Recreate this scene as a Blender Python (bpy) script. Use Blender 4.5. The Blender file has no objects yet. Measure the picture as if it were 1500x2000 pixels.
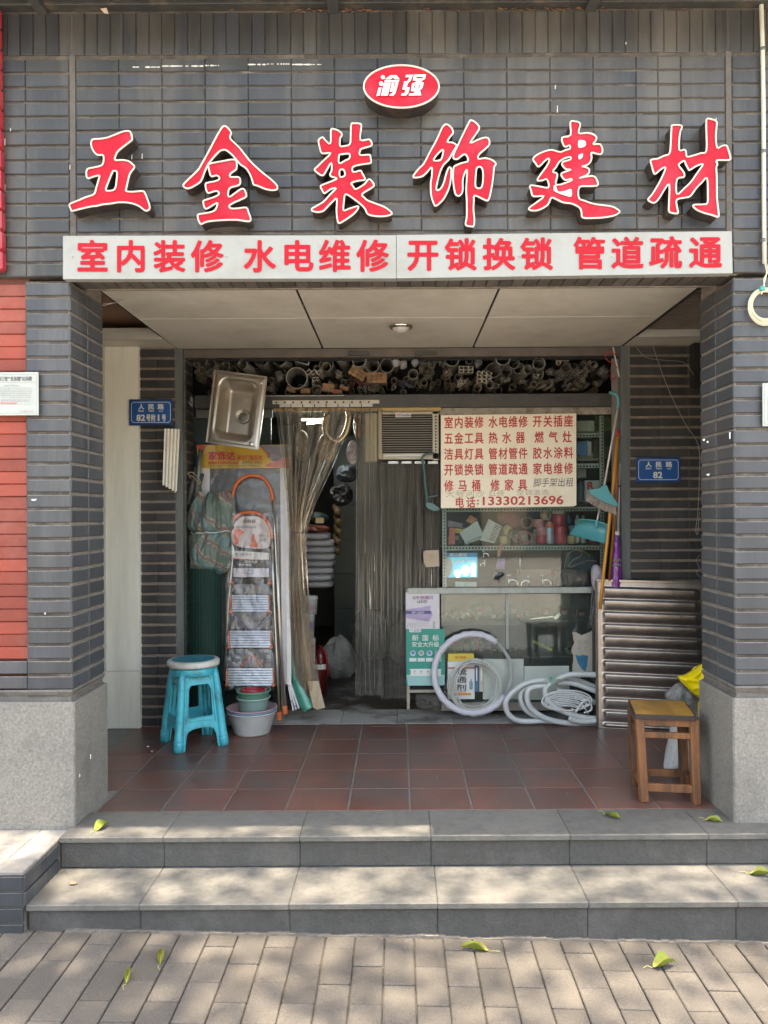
import bpy, math, random
from math import sin, cos, pi, radians, sqrt
from mathutils import Vector, Matrix, noise
from mathutils.geometry import tessellate_polygon
random.seed(7)
SC = bpy.context.scene
COL = SC.collection
# ---------------------------------------------------------------- camera
CAM_Z = 1.765            # eye height above the pavement
FOC = 1500.0             # focal length in photo pixels (photo 1500 x 2000)
ROLL = 0.0055
cam = bpy.data.cameras.new('camera')
cam.sensor_fit = 'VERTICAL'; cam.sensor_height = 24.0; cam.sensor_width = 18.0
cam.lens = 24.0 * FOC / 2000.0
cam.shift_x = -28 / 2000.0; cam.shift_y = 8 / 2000.0
cam.clip_start = 0.05; cam.clip_end = 500
camo = bpy.data.objects.new('camera', cam); COL.objects.link(camo)
camo.matrix_world = Matrix.Translation((0, 0, CAM_Z)) @ Matrix.Rotation(pi / 2, 4, 'X') @ Matrix.Rotation(-ROLL, 4, 'Z')
SC.camera = camo
# ---------------------------------------------------------------- world, sun, exposure
SUN_EL, SUN_AZ = radians(84.0), radians(158.0)      # azimuth measured clockwise from +Y (into the shop)
world = bpy.data.worlds.new('World'); SC.world = world; world.use_nodes = True
nt = world.node_tree; nt.nodes.clear()
sky = nt.nodes.new('ShaderNodeTexSky'); sky.sky_type = 'NISHITA'; sky.sun_disc = False
sky.sun_elevation = SUN_EL; sky.sun_rotation = SUN_AZ; sky.air_density = 1.3; sky.dust_density = 3.0; sky.ozone_density = 1.0
bg = nt.nodes.new('ShaderNodeBackground'); bg.inputs['Strength'].default_value = 0.15
wo = nt.nodes.new('ShaderNodeOutputWorld')
nt.links.new(sky.outputs[0], bg.inputs[0]); nt.links.new(bg.outputs[0], wo.inputs[0])
sl = bpy.data.lights.new('sun', 'SUN'); sl.energy = 2.0; sl.angle = radians(0.6); sl.color = (1.0, 0.94, 0.84)
so = bpy.data.objects.new('sun', sl); COL.objects.link(so)
sd = Vector((sin(SUN_AZ) * cos(SUN_EL), cos(SUN_AZ) * cos(SUN_EL), sin(SUN_EL)))
so.rotation_euler = sd.to_track_quat('Z', 'Y').to_euler(); so.location = (0, -3, 9)
SC.view_settings.view_transform = 'Standard'; SC.view_settings.look = 'None'
SC.view_settings.exposure = 2.75; SC.view_settings.gamma = 1.0; SC.view_settings.use_white_balance = True; SC.view_settings.white_balance_temperature = 7800; SC.view_settings.use_curve_mapping = False
try:
    SC.cycles.max_bounces = 8; SC.cycles.transparent_max_bounces = 24; SC.cycles.diffuse_bounces = 5
    SC.cycles.glossy_bounces = 4; SC.cycles.caustics_reflective = False; SC.cycles.caustics_refractive = False
    SC.cycles.sample_clamp_indirect = 4.0
except Exception:
    pass

# ---------------------------------------------------------------- helpers
CR, SR = cos(ROLL), sin(ROLL)
def P(x, y, D):
    u = x - 778.0; v = y - 1008.0
    return Vector(((u * CR - v * SR) * D / FOC, D, CAM_Z - (u * SR + v * CR) * D / FOC))
def PX(x, y, D): return P(x, y, D).x
def PZ(x, y, D): return P(x, y, D).z
def pxm(n, D): return n * D / FOC
FL = 0.30                 # landing height
def DF(x, y, z=FL):       # depth at which a pixel meets the horizontal plane z
    u = x - 778.0; v = y - 1008.0
    return (CAM_Z - z) * FOC / (u * SR + v * CR)
def floorpt(x, y, z=FL):
    return P(x, y, DF(x, y, z))

MATS = {}
def mat(name, col, rough=0.6, metal=0.0, var=0.12, nscale=6.0, bump=0.0, bscale=60.0, dirt=None, rnd=0.0,
        spec=0.5, hue=None, emit=None, coat=0.0, streak=False):
    """one procedural material; var = brightness variation by noise, rnd = per-object variation,
    dirt = (rgb, amount, scale), hue = (rgb, probability-ish) second colour picked per object"""
    if name in MATS: return MATS[name]
    m = bpy.data.materials.new(name); m.use_nodes = True
    t = m.node_tree; n = t.nodes; L = t.links; n.clear()
    out = n.new('ShaderNodeOutputMaterial'); b = n.new('ShaderNodeBsdfPrincipled'); L.new(b.outputs[0], out.inputs[0])
    geo = n.new('ShaderNodeNewGeometry')
    pos = geo.outputs['Position']
    if streak:
        mp = n.new('ShaderNodeMapping'); mp.inputs['Scale'].default_value = (1, 1, 0.12); L.new(pos, mp.inputs[0]); spos = mp.outputs[0]
    else: spos = pos
    nz = n.new('ShaderNodeTexNoise'); nz.inputs['Scale'].default_value = nscale; nz.inputs['Detail'].default_value = 6
    nz.inputs['Roughness'].default_value = 0.65; L.new(spos, nz.inputs['Vector'])
    rgb = n.new('ShaderNodeRGB'); rgb.outputs[0].default_value = (*col, 1); cur = rgb.outputs[0]
    oi = n.new('ShaderNodeObjectInfo')
    if hue:
        mr = n.new('ShaderNodeMapRange'); mr.inputs[1].default_value = hue[1]; mr.inputs[2].default_value = min(1, hue[1] + .15)
        L.new(oi.outputs['Random'], mr.inputs[0])
        mx = n.new('ShaderNodeMix'); mx.data_type = 'RGBA'; L.new(mr.outputs[0], mx.inputs[0]); L.new(cur, mx.inputs[6])
        mx.inputs[7].default_value = (*hue[0], 1); cur = mx.outputs[2]
    def mul(cur, fac_sock, lo, hi):
        r = n.new('ShaderNodeMapRange'); r.inputs[1].default_value = 0.25; r.inputs[2].default_value = 0.75
        r.inputs[3].default_value = lo; r.inputs[4].default_value = hi; L.new(fac_sock, r.inputs[0])
        h = n.new('ShaderNodeVectorMath'); h.operation = 'SCALE'; L.new(cur, h.inputs[0]); L.new(r.outputs[0], h.inputs['Scale'])
        return h.outputs[0]
    if var: cur = mul(cur, nz.outputs[0], 1 - var, 1 + var)
    if rnd:
        r = n.new('ShaderNodeMath'); r.operation = 'MULTIPLY'; r.inputs[1].default_value = 7.13; L.new(oi.outputs['Random'], r.inputs[0])
        f = n.new('ShaderNodeMath'); f.operation = 'FRACT'; L.new(r.outputs[0], f.inputs[0])
        cur = mul(cur, f.outputs[0], 1 - rnd, 1 + rnd)
    if dirt:
        dn = n.new('ShaderNodeTexNoise'); dn.inputs['Scale'].default_value = dirt[2]; dn.inputs['Detail'].default_value = 8
        dn.inputs['Roughness'].default_value = 0.7; L.new(spos, dn.inputs['Vector'])
        r = n.new('ShaderNodeMapRange'); lo_ = dirt[3] if len(dirt) > 3 else .5
        r.inputs[1].default_value = lo_; r.inputs[2].default_value = lo_ + .2
        r.inputs[3].default_value = 0.0; r.inputs[4].default_value = dirt[1]; L.new(dn.outputs[0], r.inputs[0])
        mx = n.new('ShaderNodeMix'); mx.data_type = 'RGBA'; L.new(r.outputs[0], mx.inputs[0]); L.new(cur, mx.inputs[6])
        mx.inputs[7].default_value = (*dirt[0], 1); cur = mx.outputs[2]
    L.new(cur, b.inputs['Base Color'])
    rr = n.new('ShaderNodeMapRange'); rr.inputs[3].default_value = max(0.03, rough * 0.8); rr.inputs[4].default_value = min(1, rough * 1.25)
    L.new(nz.outputs[0], rr.inputs[0]); L.new(rr.outputs[0], b.inputs['Roughness'])
    b.inputs['Metallic'].default_value = metal
    b.inputs['Specular IOR Level'].default_value = spec
    if coat: b.inputs['Coat Weight'].default_value = coat
    if emit:
        b.inputs['Emission Color'].default_value = (*emit[0], 1); b.inputs['Emission Strength'].default_value = emit[1]
    if bump:
        bn = n.new('ShaderNodeTexNoise'); bn.inputs['Scale'].default_value = bscale; bn.inputs['Detail'].default_value = 5; L.new(pos, bn.inputs['Vector'])
        bp = n.new('ShaderNodeBump'); bp.inputs['Strength'].default_value = min(1, bump); bp.inputs['Distance'].default_value = 0.004
        L.new(bn.outputs[0], bp.inputs['Height']); L.new(bp.outputs[0], b.inputs['Normal'])
    MATS[name] = m
    return m
def clear_mat(name, tint, opacity, gloss=0.15, rough=0.12, bump=0.0, bscale=20.0, streak=0.0):
    """thin clear sheet: transparent with a dusty tint and a glossy coat"""
    if name in MATS: return MATS[name]
    m = bpy.data.materials.new(name); m.use_nodes = True
    t = m.node_tree; n = t.nodes; L = t.links; n.clear()
    out = n.new('ShaderNodeOutputMaterial')
    tr = n.new('ShaderNodeBsdfTransparent'); tr.inputs[0].default_value = (*tint, 1)
    df = n.new('ShaderNodeBsdfDiffuse'); df.inputs[0].default_value = (*[0.42 * c for c in tint], 1)
    gl = n.new('ShaderNodeBsdfGlossy'); gl.inputs['Roughness'].default_value = rough
    geo = n.new('ShaderNodeNewGeometry')
    nz = n.new('ShaderNodeTexNoise'); nz.inputs['Detail'].default_value = 5; nz.inputs['Scale'].default_value = bscale
    mp = n.new('ShaderNodeMapping'); mp.inputs['Scale'].default_value = (1, 1, 0.08 if streak else 1)
    L.new(geo.outputs['Position'], mp.inputs[0]); L.new(mp.outputs[0], nz.inputs['Vector'])
    r = n.new('ShaderNodeMapRange'); r.inputs[1].default_value = .3; r.inputs[2].default_value = .7
    r.inputs[3].default_value = max(0, opacity * (1 - max(streak, .3))); r.inputs[4].default_value = min(1, opacity * (1 + max(streak, .3)))
    L.new(nz.outputs[0], r.inputs[0])
    m1 = n.new('ShaderNodeMixShader'); L.new(r.outputs[0], m1.inputs[0]); L.new(tr.outputs[0], m1.inputs[1]); L.new(df.outputs[0], m1.inputs[2])
    lw = n.new('ShaderNodeFresnel'); lw.inputs['IOR'].default_value = 1.45
    a = n.new('ShaderNodeMath'); a.operation = 'MULTIPLY_ADD'; a.inputs[1].default_value = gloss * 2.0; a.inputs[2].default_value = 0.0; a.use_clamp = True
    L.new(lw.outputs[0], a.inputs[0])
    m2 = n.new('ShaderNodeMixShader'); L.new(a.outputs[0], m2.inputs[0]); L.new(m1.outputs[0], m2.inputs[1]); L.new(gl.outputs[0], m2.inputs[2])
    if bump:
        bp = n.new('ShaderNodeBump'); bp.inputs['Strength'].default_value = bump; bp.inputs['Distance'].default_value = 0.01
        L.new(nz.outputs[0], bp.inputs['Height']); L.new(bp.outputs[0], gl.inputs['Normal']); L.new(bp.outputs[0], lw.inputs['Normal'])
    L.new(m2.outputs[0], out.inputs[0])
    MATS[name] = m
    return m

class G:
    """mesh collector, world coordinates"""
    def __init__(s): s.v = []; s.f = []; s.sm = []
    def add(s, vs, fs, smooth=False):
        k = len(s.v); s.v.extend([tuple(p) for p in vs]); s.f.extend([tuple(i + k for i in f) for f in fs]); s.sm.extend([smooth] * len(fs)); return s
    def box(s, x0, x1, y0, y1, z0, z1, bev=0.0, M=None):
        if x0 > x1: x0, x1 = x1, x0
        if z0 > z1: z0, z1 = z1, z0
        if y0 > y1: y0, y1 = y1, y0
        if bev <= 0:
            vs = [Vector(p) for p in ((x0, y0, z0), (x1, y0, z0), (x1, y1, z0), (x0, y1, z0), (x0, y0, z1), (x1, y0, z1), (x1, y1, z1), (x0, y1, z1))]
            fs = [(0, 1, 5, 4), (1, 2, 6, 5), (2, 3, 7, 6), (3, 0, 4, 7), (4, 5, 6, 7), (3, 2, 1, 0)]
        else:
            b = min(bev, (x1 - x0) * .45, (y1 - y0) * .45, (z1 - z0) * .45); vs = []; idx = {}
            for i, X in enumerate((x0, x1)):
                for j, Y in enumerate((y0, y1)):
                    for k, Z in enumerate((z0, z1)):
                        sx, sy, sz = (1 - 2 * i) * b, (1 - 2 * j) * b, (1 - 2 * k) * b
                        idx[i, j, k, 0] = len(vs); vs.append(Vector((X, Y + sy, Z + sz)))
                        idx[i, j, k, 1] = len(vs); vs.append(Vector((X + sx, Y, Z + sz)))
                        idx[i, j, k, 2] = len(vs); vs.append(Vector((X + sx, Y + sy, Z)))
            I = idx; fs = []
            for i in (0, 1): fs.append((I[i, 0, 0, 0], I[i, 1, 0, 0], I[i, 1, 1, 0], I[i, 0, 1, 0]))
            for j in (0, 1): fs.append((I[0, j, 0, 1], I[1, j, 0, 1], I[1, j, 1, 1], I[0, j, 1, 1]))
            for k in (0, 1): fs.append((I[0, 0, k, 2], I[1, 0, k, 2], I[1, 1, k, 2], I[0, 1, k, 2]))
            for i in (0, 1):
                for j in (0, 1): fs.append((I[i, j, 0, 0], I[i, j, 1, 0], I[i, j, 1, 1], I[i, j, 0, 1]))
                for k in (0, 1): fs.append((I[i, 0, k, 0], I[i, 1, k, 0], I[i, 1, k, 2], I[i, 0, k, 2]))
            for j in (0, 1):
                for k in (0, 1): fs.append((I[0, j, k, 1], I[1, j, k, 1], I[1, j, k, 2], I[0, j, k, 2]))
            for i in (0, 1):
                for j in (0, 1):
                    for k in (0, 1): fs.append((I[i, j, k, 0], I[i, j, k, 1], I[i, j, k, 2]))
        if M is not None: vs = [M @ p for p in vs]
        return s.add(vs, fs)
    def beam(s, p0, p1, w, d, bev=0.0, up=None):
        """square bar from p0 to p1, w across, d deep"""
        p0 = Vector(p0); p1 = Vector(p1); z = (p1 - p0); L = z.length; z.normalize()
        y = Vector(up) if up else Vector((0, 1, 0))
        if abs(y.dot(z)) > .95: y = Vector((1, 0, 0))
        x = y.cross(z).normalized(); y = z.cross(x).normalized()
        M = Matrix(((x.x, y.x, z.x, p0.x), (x.y, y.y, z.y, p0.y), (x.z, y.z, z.z, p0.z), (0, 0, 0, 1)))
        return s.box(-w / 2, w / 2, -d / 2, d / 2, 0, L, bev, M)
    def tube(s, pts, r, n=8, closed=False, cap=True, flat=1.0):
        pts = [Vector(p) for p in pts]; N = len(pts)
        rs = r if isinstance(r, (list, tuple)) else [r] * N
        vs = []; fs = []; prev = None
        for i, p in enumerate(pts):
            a = pts[(i - 1) % N] if (closed or i > 0) else p
            b = pts[(i + 1) % N] if (closed or i < N - 1) else p
            t = (b - a)
            if t.length < 1e-9: t = Vector((0, 0, 1))
            t.normalize()
            if prev is None:
                q = Vector((0, 1, 0)) if abs(t.y) < .9 else Vector((1, 0, 0))
                prev = (q - t * q.dot(t)).normalized()
            else:
                prev = (prev - t * prev.dot(t))
                prev = prev.normalized() if prev.length > 1e-6 else Vector((1, 0, 0))
            bn = t.cross(prev)
            for k in range(n):
                an = 2 * pi * k / n
                vs.append(p + (prev * cos(an) * flat + bn * sin(an)) * rs[i])
        for i in range(N if closed else N - 1):
            j = (i + 1) % N
            for k in range(n):
                fs.append((i * n + k, i * n + (k + 1) % n, j * n + (k + 1) % n, j * n + k))
        if cap and not closed:
            fs.append(tuple(range(n))[::-1]); fs.append(tuple((N - 1) * n + k for k in range(n)))
        return s.add(vs, fs, True)
    def lathe(s, prof, M=None, n=24, a0=0.0, a1=2 * pi):
        """profile [(r, z)] turned about z, M places it"""
        full = abs(a1 - a0 - 2 * pi) < 1e-6; cols = n if full else n + 1; vs = []; fs = []
        for r, z in prof:
            for k in range(cols):
                an = a0 + (a1 - a0) * k / n; v = Vector((r * cos(an), r * sin(an), z)); vs.append(M @ v if M else v)
        for i in range(len(prof) - 1):
            for k in range(n):
                k2 = (k + 1) % cols
                fs.append((i * cols + k, i * cols + k2, (i + 1) * cols + k2, (i + 1) * cols + k))
        return s.add(vs, fs, True)
    def grid(s, nu, nv, fn, smooth=True):
        vs = [fn(i / nu, j / nv) for j in range(nv + 1) for i in range(nu + 1)]
        fs = [(j * (nu + 1) + i, j * (nu + 1) + i + 1, (j + 1) * (nu + 1) + i + 1, (j + 1) * (nu + 1) + i) for j in range(nv) for i in range(nu)]
        return s.add(vs, fs, smooth)
    def prism(s, loops, mp, t0, t1):
        """loops of 2D points (first outer, rest holes); mp(x, y, t) -> world; t0 front, t1 back"""
        L3 = [[Vector((p[0], p[1], 0)) for p in lp] for lp in loops]
        tris = tessellate_polygon(L3); flat = [p for lp in loops for p in lp]; n = len(flat)
        vs = [mp(p[0], p[1], t0) for p in flat] + [mp(p[0], p[1], t1) for p in flat]
        fs = [tuple(t) for t in tris] + [tuple(i + n for i in t[::-1]) for t in tris]
        k = 0
        for lp in loops:
            m = len(lp)
            for i in range(m): fs.append((k + i, k + (i + 1) % m, n + k + (i + 1) % m, n + k + i))
            k += m
        return s.add(vs, fs)
    def sheet(s, loops, mp, t=0):
        L3 = [[Vector((p[0], p[1], 0)) for p in lp] for lp in loops]
        tris = tessellate_polygon(L3); flat = [p for lp in loops for p in lp]
        return s.add([mp(p[0], p[1], t) for p in flat], [tuple(x) for x in tris])
    def mesh(s, name, m):
        me = bpy.data.meshes.new(name); me.from_pydata(s.v, [], s.f)
        me.polygons.foreach_set('use_smooth', s.sm)
        if m: me.materials.append(m)
        me.update(); return me
    def obj(s, name, m, parent=None, label=None):
        o = bpy.data.objects.new(name, s.mesh(name, m)); return link(o, parent, label)
def link(o, parent=None, label=None):
    COL.objects.link(o)
    if parent is not None:
        o.parent = parent
        if parent.parent is None: o.matrix_parent_inverse = Matrix.Translation(-parent.location)
    if label: o['label'] = label
    return o
def thing(name, label, cat, loc=(0, 0, 0), group=None):
    o = bpy.data.objects.new(name, None); COL.objects.link(o); o.location = loc; o.empty_display_size = .1
    o['label'] = label; o['category'] = cat
    if group: o['group'] = group
    return o
def tag(o, label, cat, group=None):
    o['label'] = label; o['category'] = cat
    if group: o['group'] = group
    return o
def structure(name, loc=(0, 0, 0)):
    o = bpy.data.objects.new(name, None); COL.objects.link(o); o.location = loc; o['kind'] = 'structure'; return o
def inst(name, me, loc, parent, rot=None, sc=None):
    o = bpy.data.objects.new(name, me); link(o, parent); o.location = loc
    if rot: o.rotation_euler = rot
    if sc: o.scale = sc
    return o
def copy_thing(src, loc, label, rotz=0.0, scale=None):
    r = src.copy(); COL.objects.link(r); r.location = loc; r['label'] = label
    r.rotation_euler = (src.rotation_euler[0], src.rotation_euler[1], src.rotation_euler[2] + rotz)
    if scale: r.scale = scale
    for ch in list(src.children):
        c = ch.copy(); COL.objects.link(c); c.parent = r
        for g in list(ch.children):
            d = g.copy(); COL.objects.link(d); d.parent = c
    return r
def crom(pts, k=3, closed=True):
    """Catmull-Rom smoothing"""
    N = len(pts); out = []
    rng = range(N) if closed else range(N - 1)
    for i in rng:
        if closed: p0, p1, p2, p3 = pts[i - 1], pts[i], pts[(i + 1) % N], pts[(i + 2) % N]
        else: p0, p1, p2, p3 = pts[max(i - 1, 0)], pts[i], pts[i + 1], pts[min(i + 2, N - 1)]
        for j in range(k):
            t = j / k
            out.append(tuple(0.5 * ((2 * b) + (-a + c) * t + (2 * a - 5 * b + 4 * c - d) * t * t + (-a + 3 * b - 3 * c + d) * t ** 3)
                             for a, b, c, d in zip(p0, p1, p2, p3)))
    if not closed: out.append(tuple(pts[-1]))
    return out
# ---- glyphs from Blender's built-in font
GL = {}
RING = [(0, 0), (1, 0), (-1, 0), (0, 1), (0, -1), (.7, .7), (-.7, .7), (.7, -.7), (-.7, -.7)]
def glyph(txt, off):
    k = (txt, off)
    if k not in GL:
        c = bpy.data.curves.new('glyph', 'FONT'); c.body = txt; c.size = 1; c.offset = off; c.resolution_u = 3; c.fill_mode = 'FRONT'
        o = bpy.data.objects.new('glyph', c); m = bpy.data.meshes.new_from_object(o)
        GL[k] = ([(v.co.x, v.co.y) for v in m.vertices], [tuple(p.vertices) for p in m.polygons])
        bpy.data.objects.remove(o); bpy.data.curves.remove(c); bpy.data.meshes.remove(m)
    return GL[k]
def iscjk(ch): return ord(ch) > 0x2e80
def lettering(name, items, mp, m, parent, off=0.0, shear=0.0, label=None):
    """items (text, x0, x1, y0, y1): CJK text = one em box per character over x0..x1, y0..y1 (y grows down);
    other text = bounding box fitted to the rectangle.  mp(x, y) -> world point on the surface"""
    g = G()
    for txt, x0, x1, y0, y1 in items:
        if iscjk(txt[0]):
            w = (x1 - x0) / len(txt)
            for i, ch in enumerate(txt):
                if ch == ' ': continue
                vs, fs = glyph(ch, 0)
                for k, (sx, sy) in enumerate(RING if off else RING[:1]):
                    q = [Vector(mp(x0 + w * i + (a + sx * off) * w + shear * (b + .12) * w, y1 - (b + sy * off + .12) * (y1 - y0))) for a, b in vs]
                    for p in q: p.y -= .00012 * k
                    g.add(q, fs)
        else:
            vs, fs = glyph(txt, 0)
            ax = min(a for a, b in vs) - off; bx = max(a for a, b in vs) + off; ay = min(b for a, b in vs) - off; by = max(b for a, b in vs) + off
            for k, (sx, sy) in enumerate(RING if off else RING[:1]):
                q = [Vector(mp(x0 + (a + sx * off - ax) / (bx - ax) * (x1 - x0), y1 - (b + sy * off - ay) / (by - ay) * (y1 - y0))) for a, b in vs]
                for p in q: p.y -= .00012 * k
                g.add(q, fs)
    return g.obj(name, m, parent, label)
def flat(D, dx=0.0): return lambda x, y: P(x, y, D)
# ---------------------------------------------------------------- materials of the setting
M_TILE = mat('slate_glazed_tile', (.055, .060, .067), .45, var=.22, nscale=9, bump=.25, bscale=90, rnd=.13, dirt=((.17, .16, .15), .35, 5), hue=((.050, .055, .066), .72), streak=True)
M_TILEH = mat('eave_shaded_fascia_tile', (.041, .0415, .0420), .42, var=.30, nscale=8, bump=.3, bscale=90, rnd=.14, dirt=((.135, .122, .105), .65, 3.4, .45), hue=((.036, .039, .046), .75), streak=True)  # darker copy of the slate tile, shade of the eaves put into the colour
M_SMEAR = mat('pale_mortar_smear', (.18, .165, .145), .9, var=.5, nscale=30)
M_MORTF = mat('dark_recessed_mortar', (.075, .062, .052), .95, var=.45, nscale=10, bump=.8, bscale=120, dirt=((.22, .19, .16), .7, 7))
M_SOF = mat('dusty_soffit_brick', (.11, .092, .078), .7, var=.35, nscale=10, rnd=.2)
M_TILEIN = mat('dark_slate_tile', (.042, .041, .040), .5, var=.25, nscale=7, bump=.25, bscale=90, rnd=.2, dirt=((.14, .12, .10), .35, 4), streak=True)  # darker slate tone for the walls beside the doorway
M_MORT = mat('pale_brown_mortar', (.20, .17, .145), .95, var=.3, nscale=14, bump=.8, bscale=120, dirt=((.10, .08, .07), .6, 6))
M_MORTD = mat('grimy_mortar', (.23, .19, .15), .95, var=.3, nscale=14, bump=.8, bscale=120, dirt=((.09, .07, .06), .6, 6))
M_RED = mat('salmon_red_tile', (.27, .047, .028), .6, var=.2, nscale=5, bump=.3, rnd=.16, dirt=((.33, .13, .10), .45, 3))
M_GRAN = mat('speckled_grey_granite', (.24, .225, .20), .55, var=.42, nscale=75, bump=.4, bscale=160, dirt=((.10, .095, .09), .55, 2.6))
M_STEP = mat('dark_grey_step_stone', (.122, .118, .108), .7, var=.30, nscale=26, bump=.7, bscale=60, rnd=.05, dirt=((.20, .185, .165), .6, 2.2, .46))
M_RISER = mat('flamed_dark_riser_stone', (.078, .075, .069), .85, var=.25, nscale=60, bump=1.0, bscale=110, rnd=.04, dirt=((.16, .15, .14), .5, 4.0))
M_TERRA = mat('dull_terracotta_tile', (.150, .064, .048), .34, var=.26, nscale=6, bump=.25, rnd=.13, dirt=((.10, .078, .07), .85, 2.4, .44))
M_GROUT = mat('grey_grout', (.20, .19, .175), .9, var=.25, nscale=20)
M_PAVER = mat('sandy_concrete_paver', (.112, .098, .084), .9, var=.34, nscale=130, bump=1.0, bscale=170, rnd=.14, dirt=((.085, .075, .068), .55, 5, .47))
M_SANDJ = mat('dark_joint_sand', (.095, .083, .072), 1.0, var=.3, nscale=60)
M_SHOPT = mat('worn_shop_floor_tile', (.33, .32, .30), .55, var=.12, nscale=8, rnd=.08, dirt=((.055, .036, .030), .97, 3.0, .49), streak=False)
M_CEIL = mat('cream_ceiling_board', (.74, .69, .60), .55, var=.07, nscale=3, dirt=((.42, .36, .28), .45, 1.6, .46))
M_STEEL = mat('dull_grey_green_steel', (.16, .18, .175), .5, metal=.35, var=.25, nscale=12, dirt=((.09, .08, .07), .6, 8), streak=True)
M_DARK = mat('black_board_and_shade', (.018, .017, .016), .85, var=.3)  # black boards; also stands in for shade behind and inside the pipes
M_DKSTEEL = mat('dark_painted_steel', (.05, .052, .05), .55, var=.3, nscale=8, dirt=((.12, .1, .08), .4, 7))
M_WHITEP = mat('stained_white_plaster', (.84, .82, .71), .8, var=.10, nscale=2.5, bump=.2, dirt=((.33, .32, .26), .4, 2.2), streak=True)
M_ASPH = mat('pale_bounce_concrete', (.45, .42, .37), .9, var=.3, nscale=60)  # unseen road, made pale to bounce sunlight into the porch

# ---------------------------------------------------------------- pavement, pavers
SLOPE = -0.0236
def gz(x): return SLOPE * x
g = G()
g.add([(-1.57, 3.3, gz(-1.57) - .012), (-1.57, .9, gz(-1.57) - .012), (3.6, .9, gz(3.6) - .012), (3.6, 3.3, gz(3.6) - .012)], [(0, 1, 2, 3)])
g.add([(-4.5, 3.6, gz(-4.5) - .012), (-4.5, .9, gz(-4.5) - .012), (-1.57, .9, gz(-1.57) - .012), (-1.57, 3.6, gz(-1.57) - .012)], [(0, 1, 2, 3)])
pav = g.obj('pavement', M_SANDJ); pav['kind'] = 'structure'
g = G(); g.add([(-80, .9, -.15), (80, .9, -.15), (80, -80, -.15), (-80, -80, -.15)], [(0, 3, 2, 1)])
g.add([(-80, .9, -.15), (-80, .9, .0), (80, .9, -.06), (80, .9, -.15)], [(0, 1, 2, 3)])
g.add([(-80, .9, -.012), (-4.5, .9, -.012), (-4.5, 20, -.012), (-80, 20, -.012)], [(0, 1, 2, 3)])
g.add([(3.6, .9, -.1), (80, .9, -.1), (80, 20, -.1), (3.6, 20, -.1)], [(0, 1, 2, 3)])
gr = g.obj('road', M_ASPH); gr['kind'] = 'structure'
PW, PL, PJ = .1222, .2385, .005
pg = [G().box(-PW / 2 + PJ / 2, PW / 2 - PJ / 2, -PL / 2 + PJ / 2, PL / 2 - PJ / 2, -.05, 0, .0035).mesh('paver', M_PAVER)]
for c in range(-22, 18):
    for r in range(-3, 6):
        x = .055 + (c + .5) * PW; y = 3.235 - (r + .5) * PL - (PL / 2 if c % 2 else 0) + PL * .06
        if y > 3.2 + PL * .6 or y < 1.9: continue
        inst('paver', pg[0], (x, y, gz(x) + random.uniform(-.0015, .002)), pav, (random.uniform(-.006, .006), math.atan(-SLOPE) + random.uniform(-.006, .006), random.uniform(-.008, .008)))

# ---------------------------------------------------------------- steps and landing
st = structure('steps', (0, 3.4, 0))
NO = .027
def slabs(edges, y0, y1, z0, z1, m, nm, bev=.004):
    for a, b in zip(edges[:-1], edges[1:]):
        g = G().box(a + .0005, b - .0005, y0, y1, z0, z1, bev); g.obj(nm, m, st)
e2 = [PX(p, 1636, 3.52) for p in (111, 318, 585, 842, 1114, 1384)] + [1.98, 2.6]; e2[0] = -1.565
e1 = [PX(p, 1766, 3.204) for p in (48, 271, 564, 855, 1150, 1442)] + [2.05, 2.7]; e1[0] = -1.565
slabs(e2, 3.52, 3.826, FL - NO, FL, M_STEP, 'tread_slab', .0035)
slabs(e2, 3.54, 3.60, .152, FL - NO - .001, M_RISER, 'riser_slab')
slabs(e1, 3.204, 3.56, .15 - NO, .15, M_STEP, 'tread_slab', .0035)
slabs(e1, 3.226, 3.28, -.09, .15 - NO - .001, M_RISER, 'riser_slab')
# ragged cement at the foot of the steps
g = G(); n = 120
for i in range(n):
    x = -1.4 + 3.6 * i / n; h = .006 + .010 * noise.noise(Vector((x * 5, 1, 0))) + .004 * random.random()
    w = .012 + .012 * noise.noise(Vector((x * 4, 7, 0))) + .006 * random.random()
    g.box(x, x + 3.6 / n, 3.226 - max(.003, w), 3.23, -.1, gz(x) + max(.001, h))
g.obj('cement_fillet', mat('pale_cement', (.19, .165, .14), .95, var=.3, nscale=30, bump=.8), st)
# cheek wall on the left: landing level, paved top, tiled side
ck = thing('cheek_wall', 'low grey tiled cheek wall at the left end of the steps with a cracked paved top', 'wall', (-1.9, 3.4, 0))
G().box(-4.5, -1.572, 3.208, 3.64, -.1, .278).obj('core', M_MORT, ck)
for i, (xa, xb) in enumerate(((-1.571, -1.70), (-1.702, -1.93), (-1.932, -2.2))):
    for j, (ya, yb) in enumerate(((3.2, 3.33), (3.332, 3.47), (3.472, 3.64))):
        s = random.uniform(-.006, .006)
        G().box(xa + s * (i > 0), xb, ya, yb - .002, .275, .290 + random.uniform(-.003, .002), .003).obj('paving_piece', mat('cracked_cheek_slab', (.24, .225, .21), .8, var=.3, nscale=14, bump=.6, rnd=.2, dirt=((.4, .36, .32), .6, 4)), ck)
z = .272; k = 0
while z > -.02:
    h = .058
    for xa, xb in ((-1.572, -1.772), (-1.774, -1.98), (-1.982, -2.2)):
        G().box(xa, xb, 3.196, 3.21, z - h, z, .003).obj('tile', M_TILE, ck)
    for ya, yb in ((3.197, 3.40), (3.402, 3.62)):
        if z > (.15 if ya < 3.3 else .16): G().box(-1.573, -1.560, ya, min(yb, 3.515), z - h, z, .003).obj('tile', M_TILE, ck)
    z -= .0665; k += 1

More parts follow.
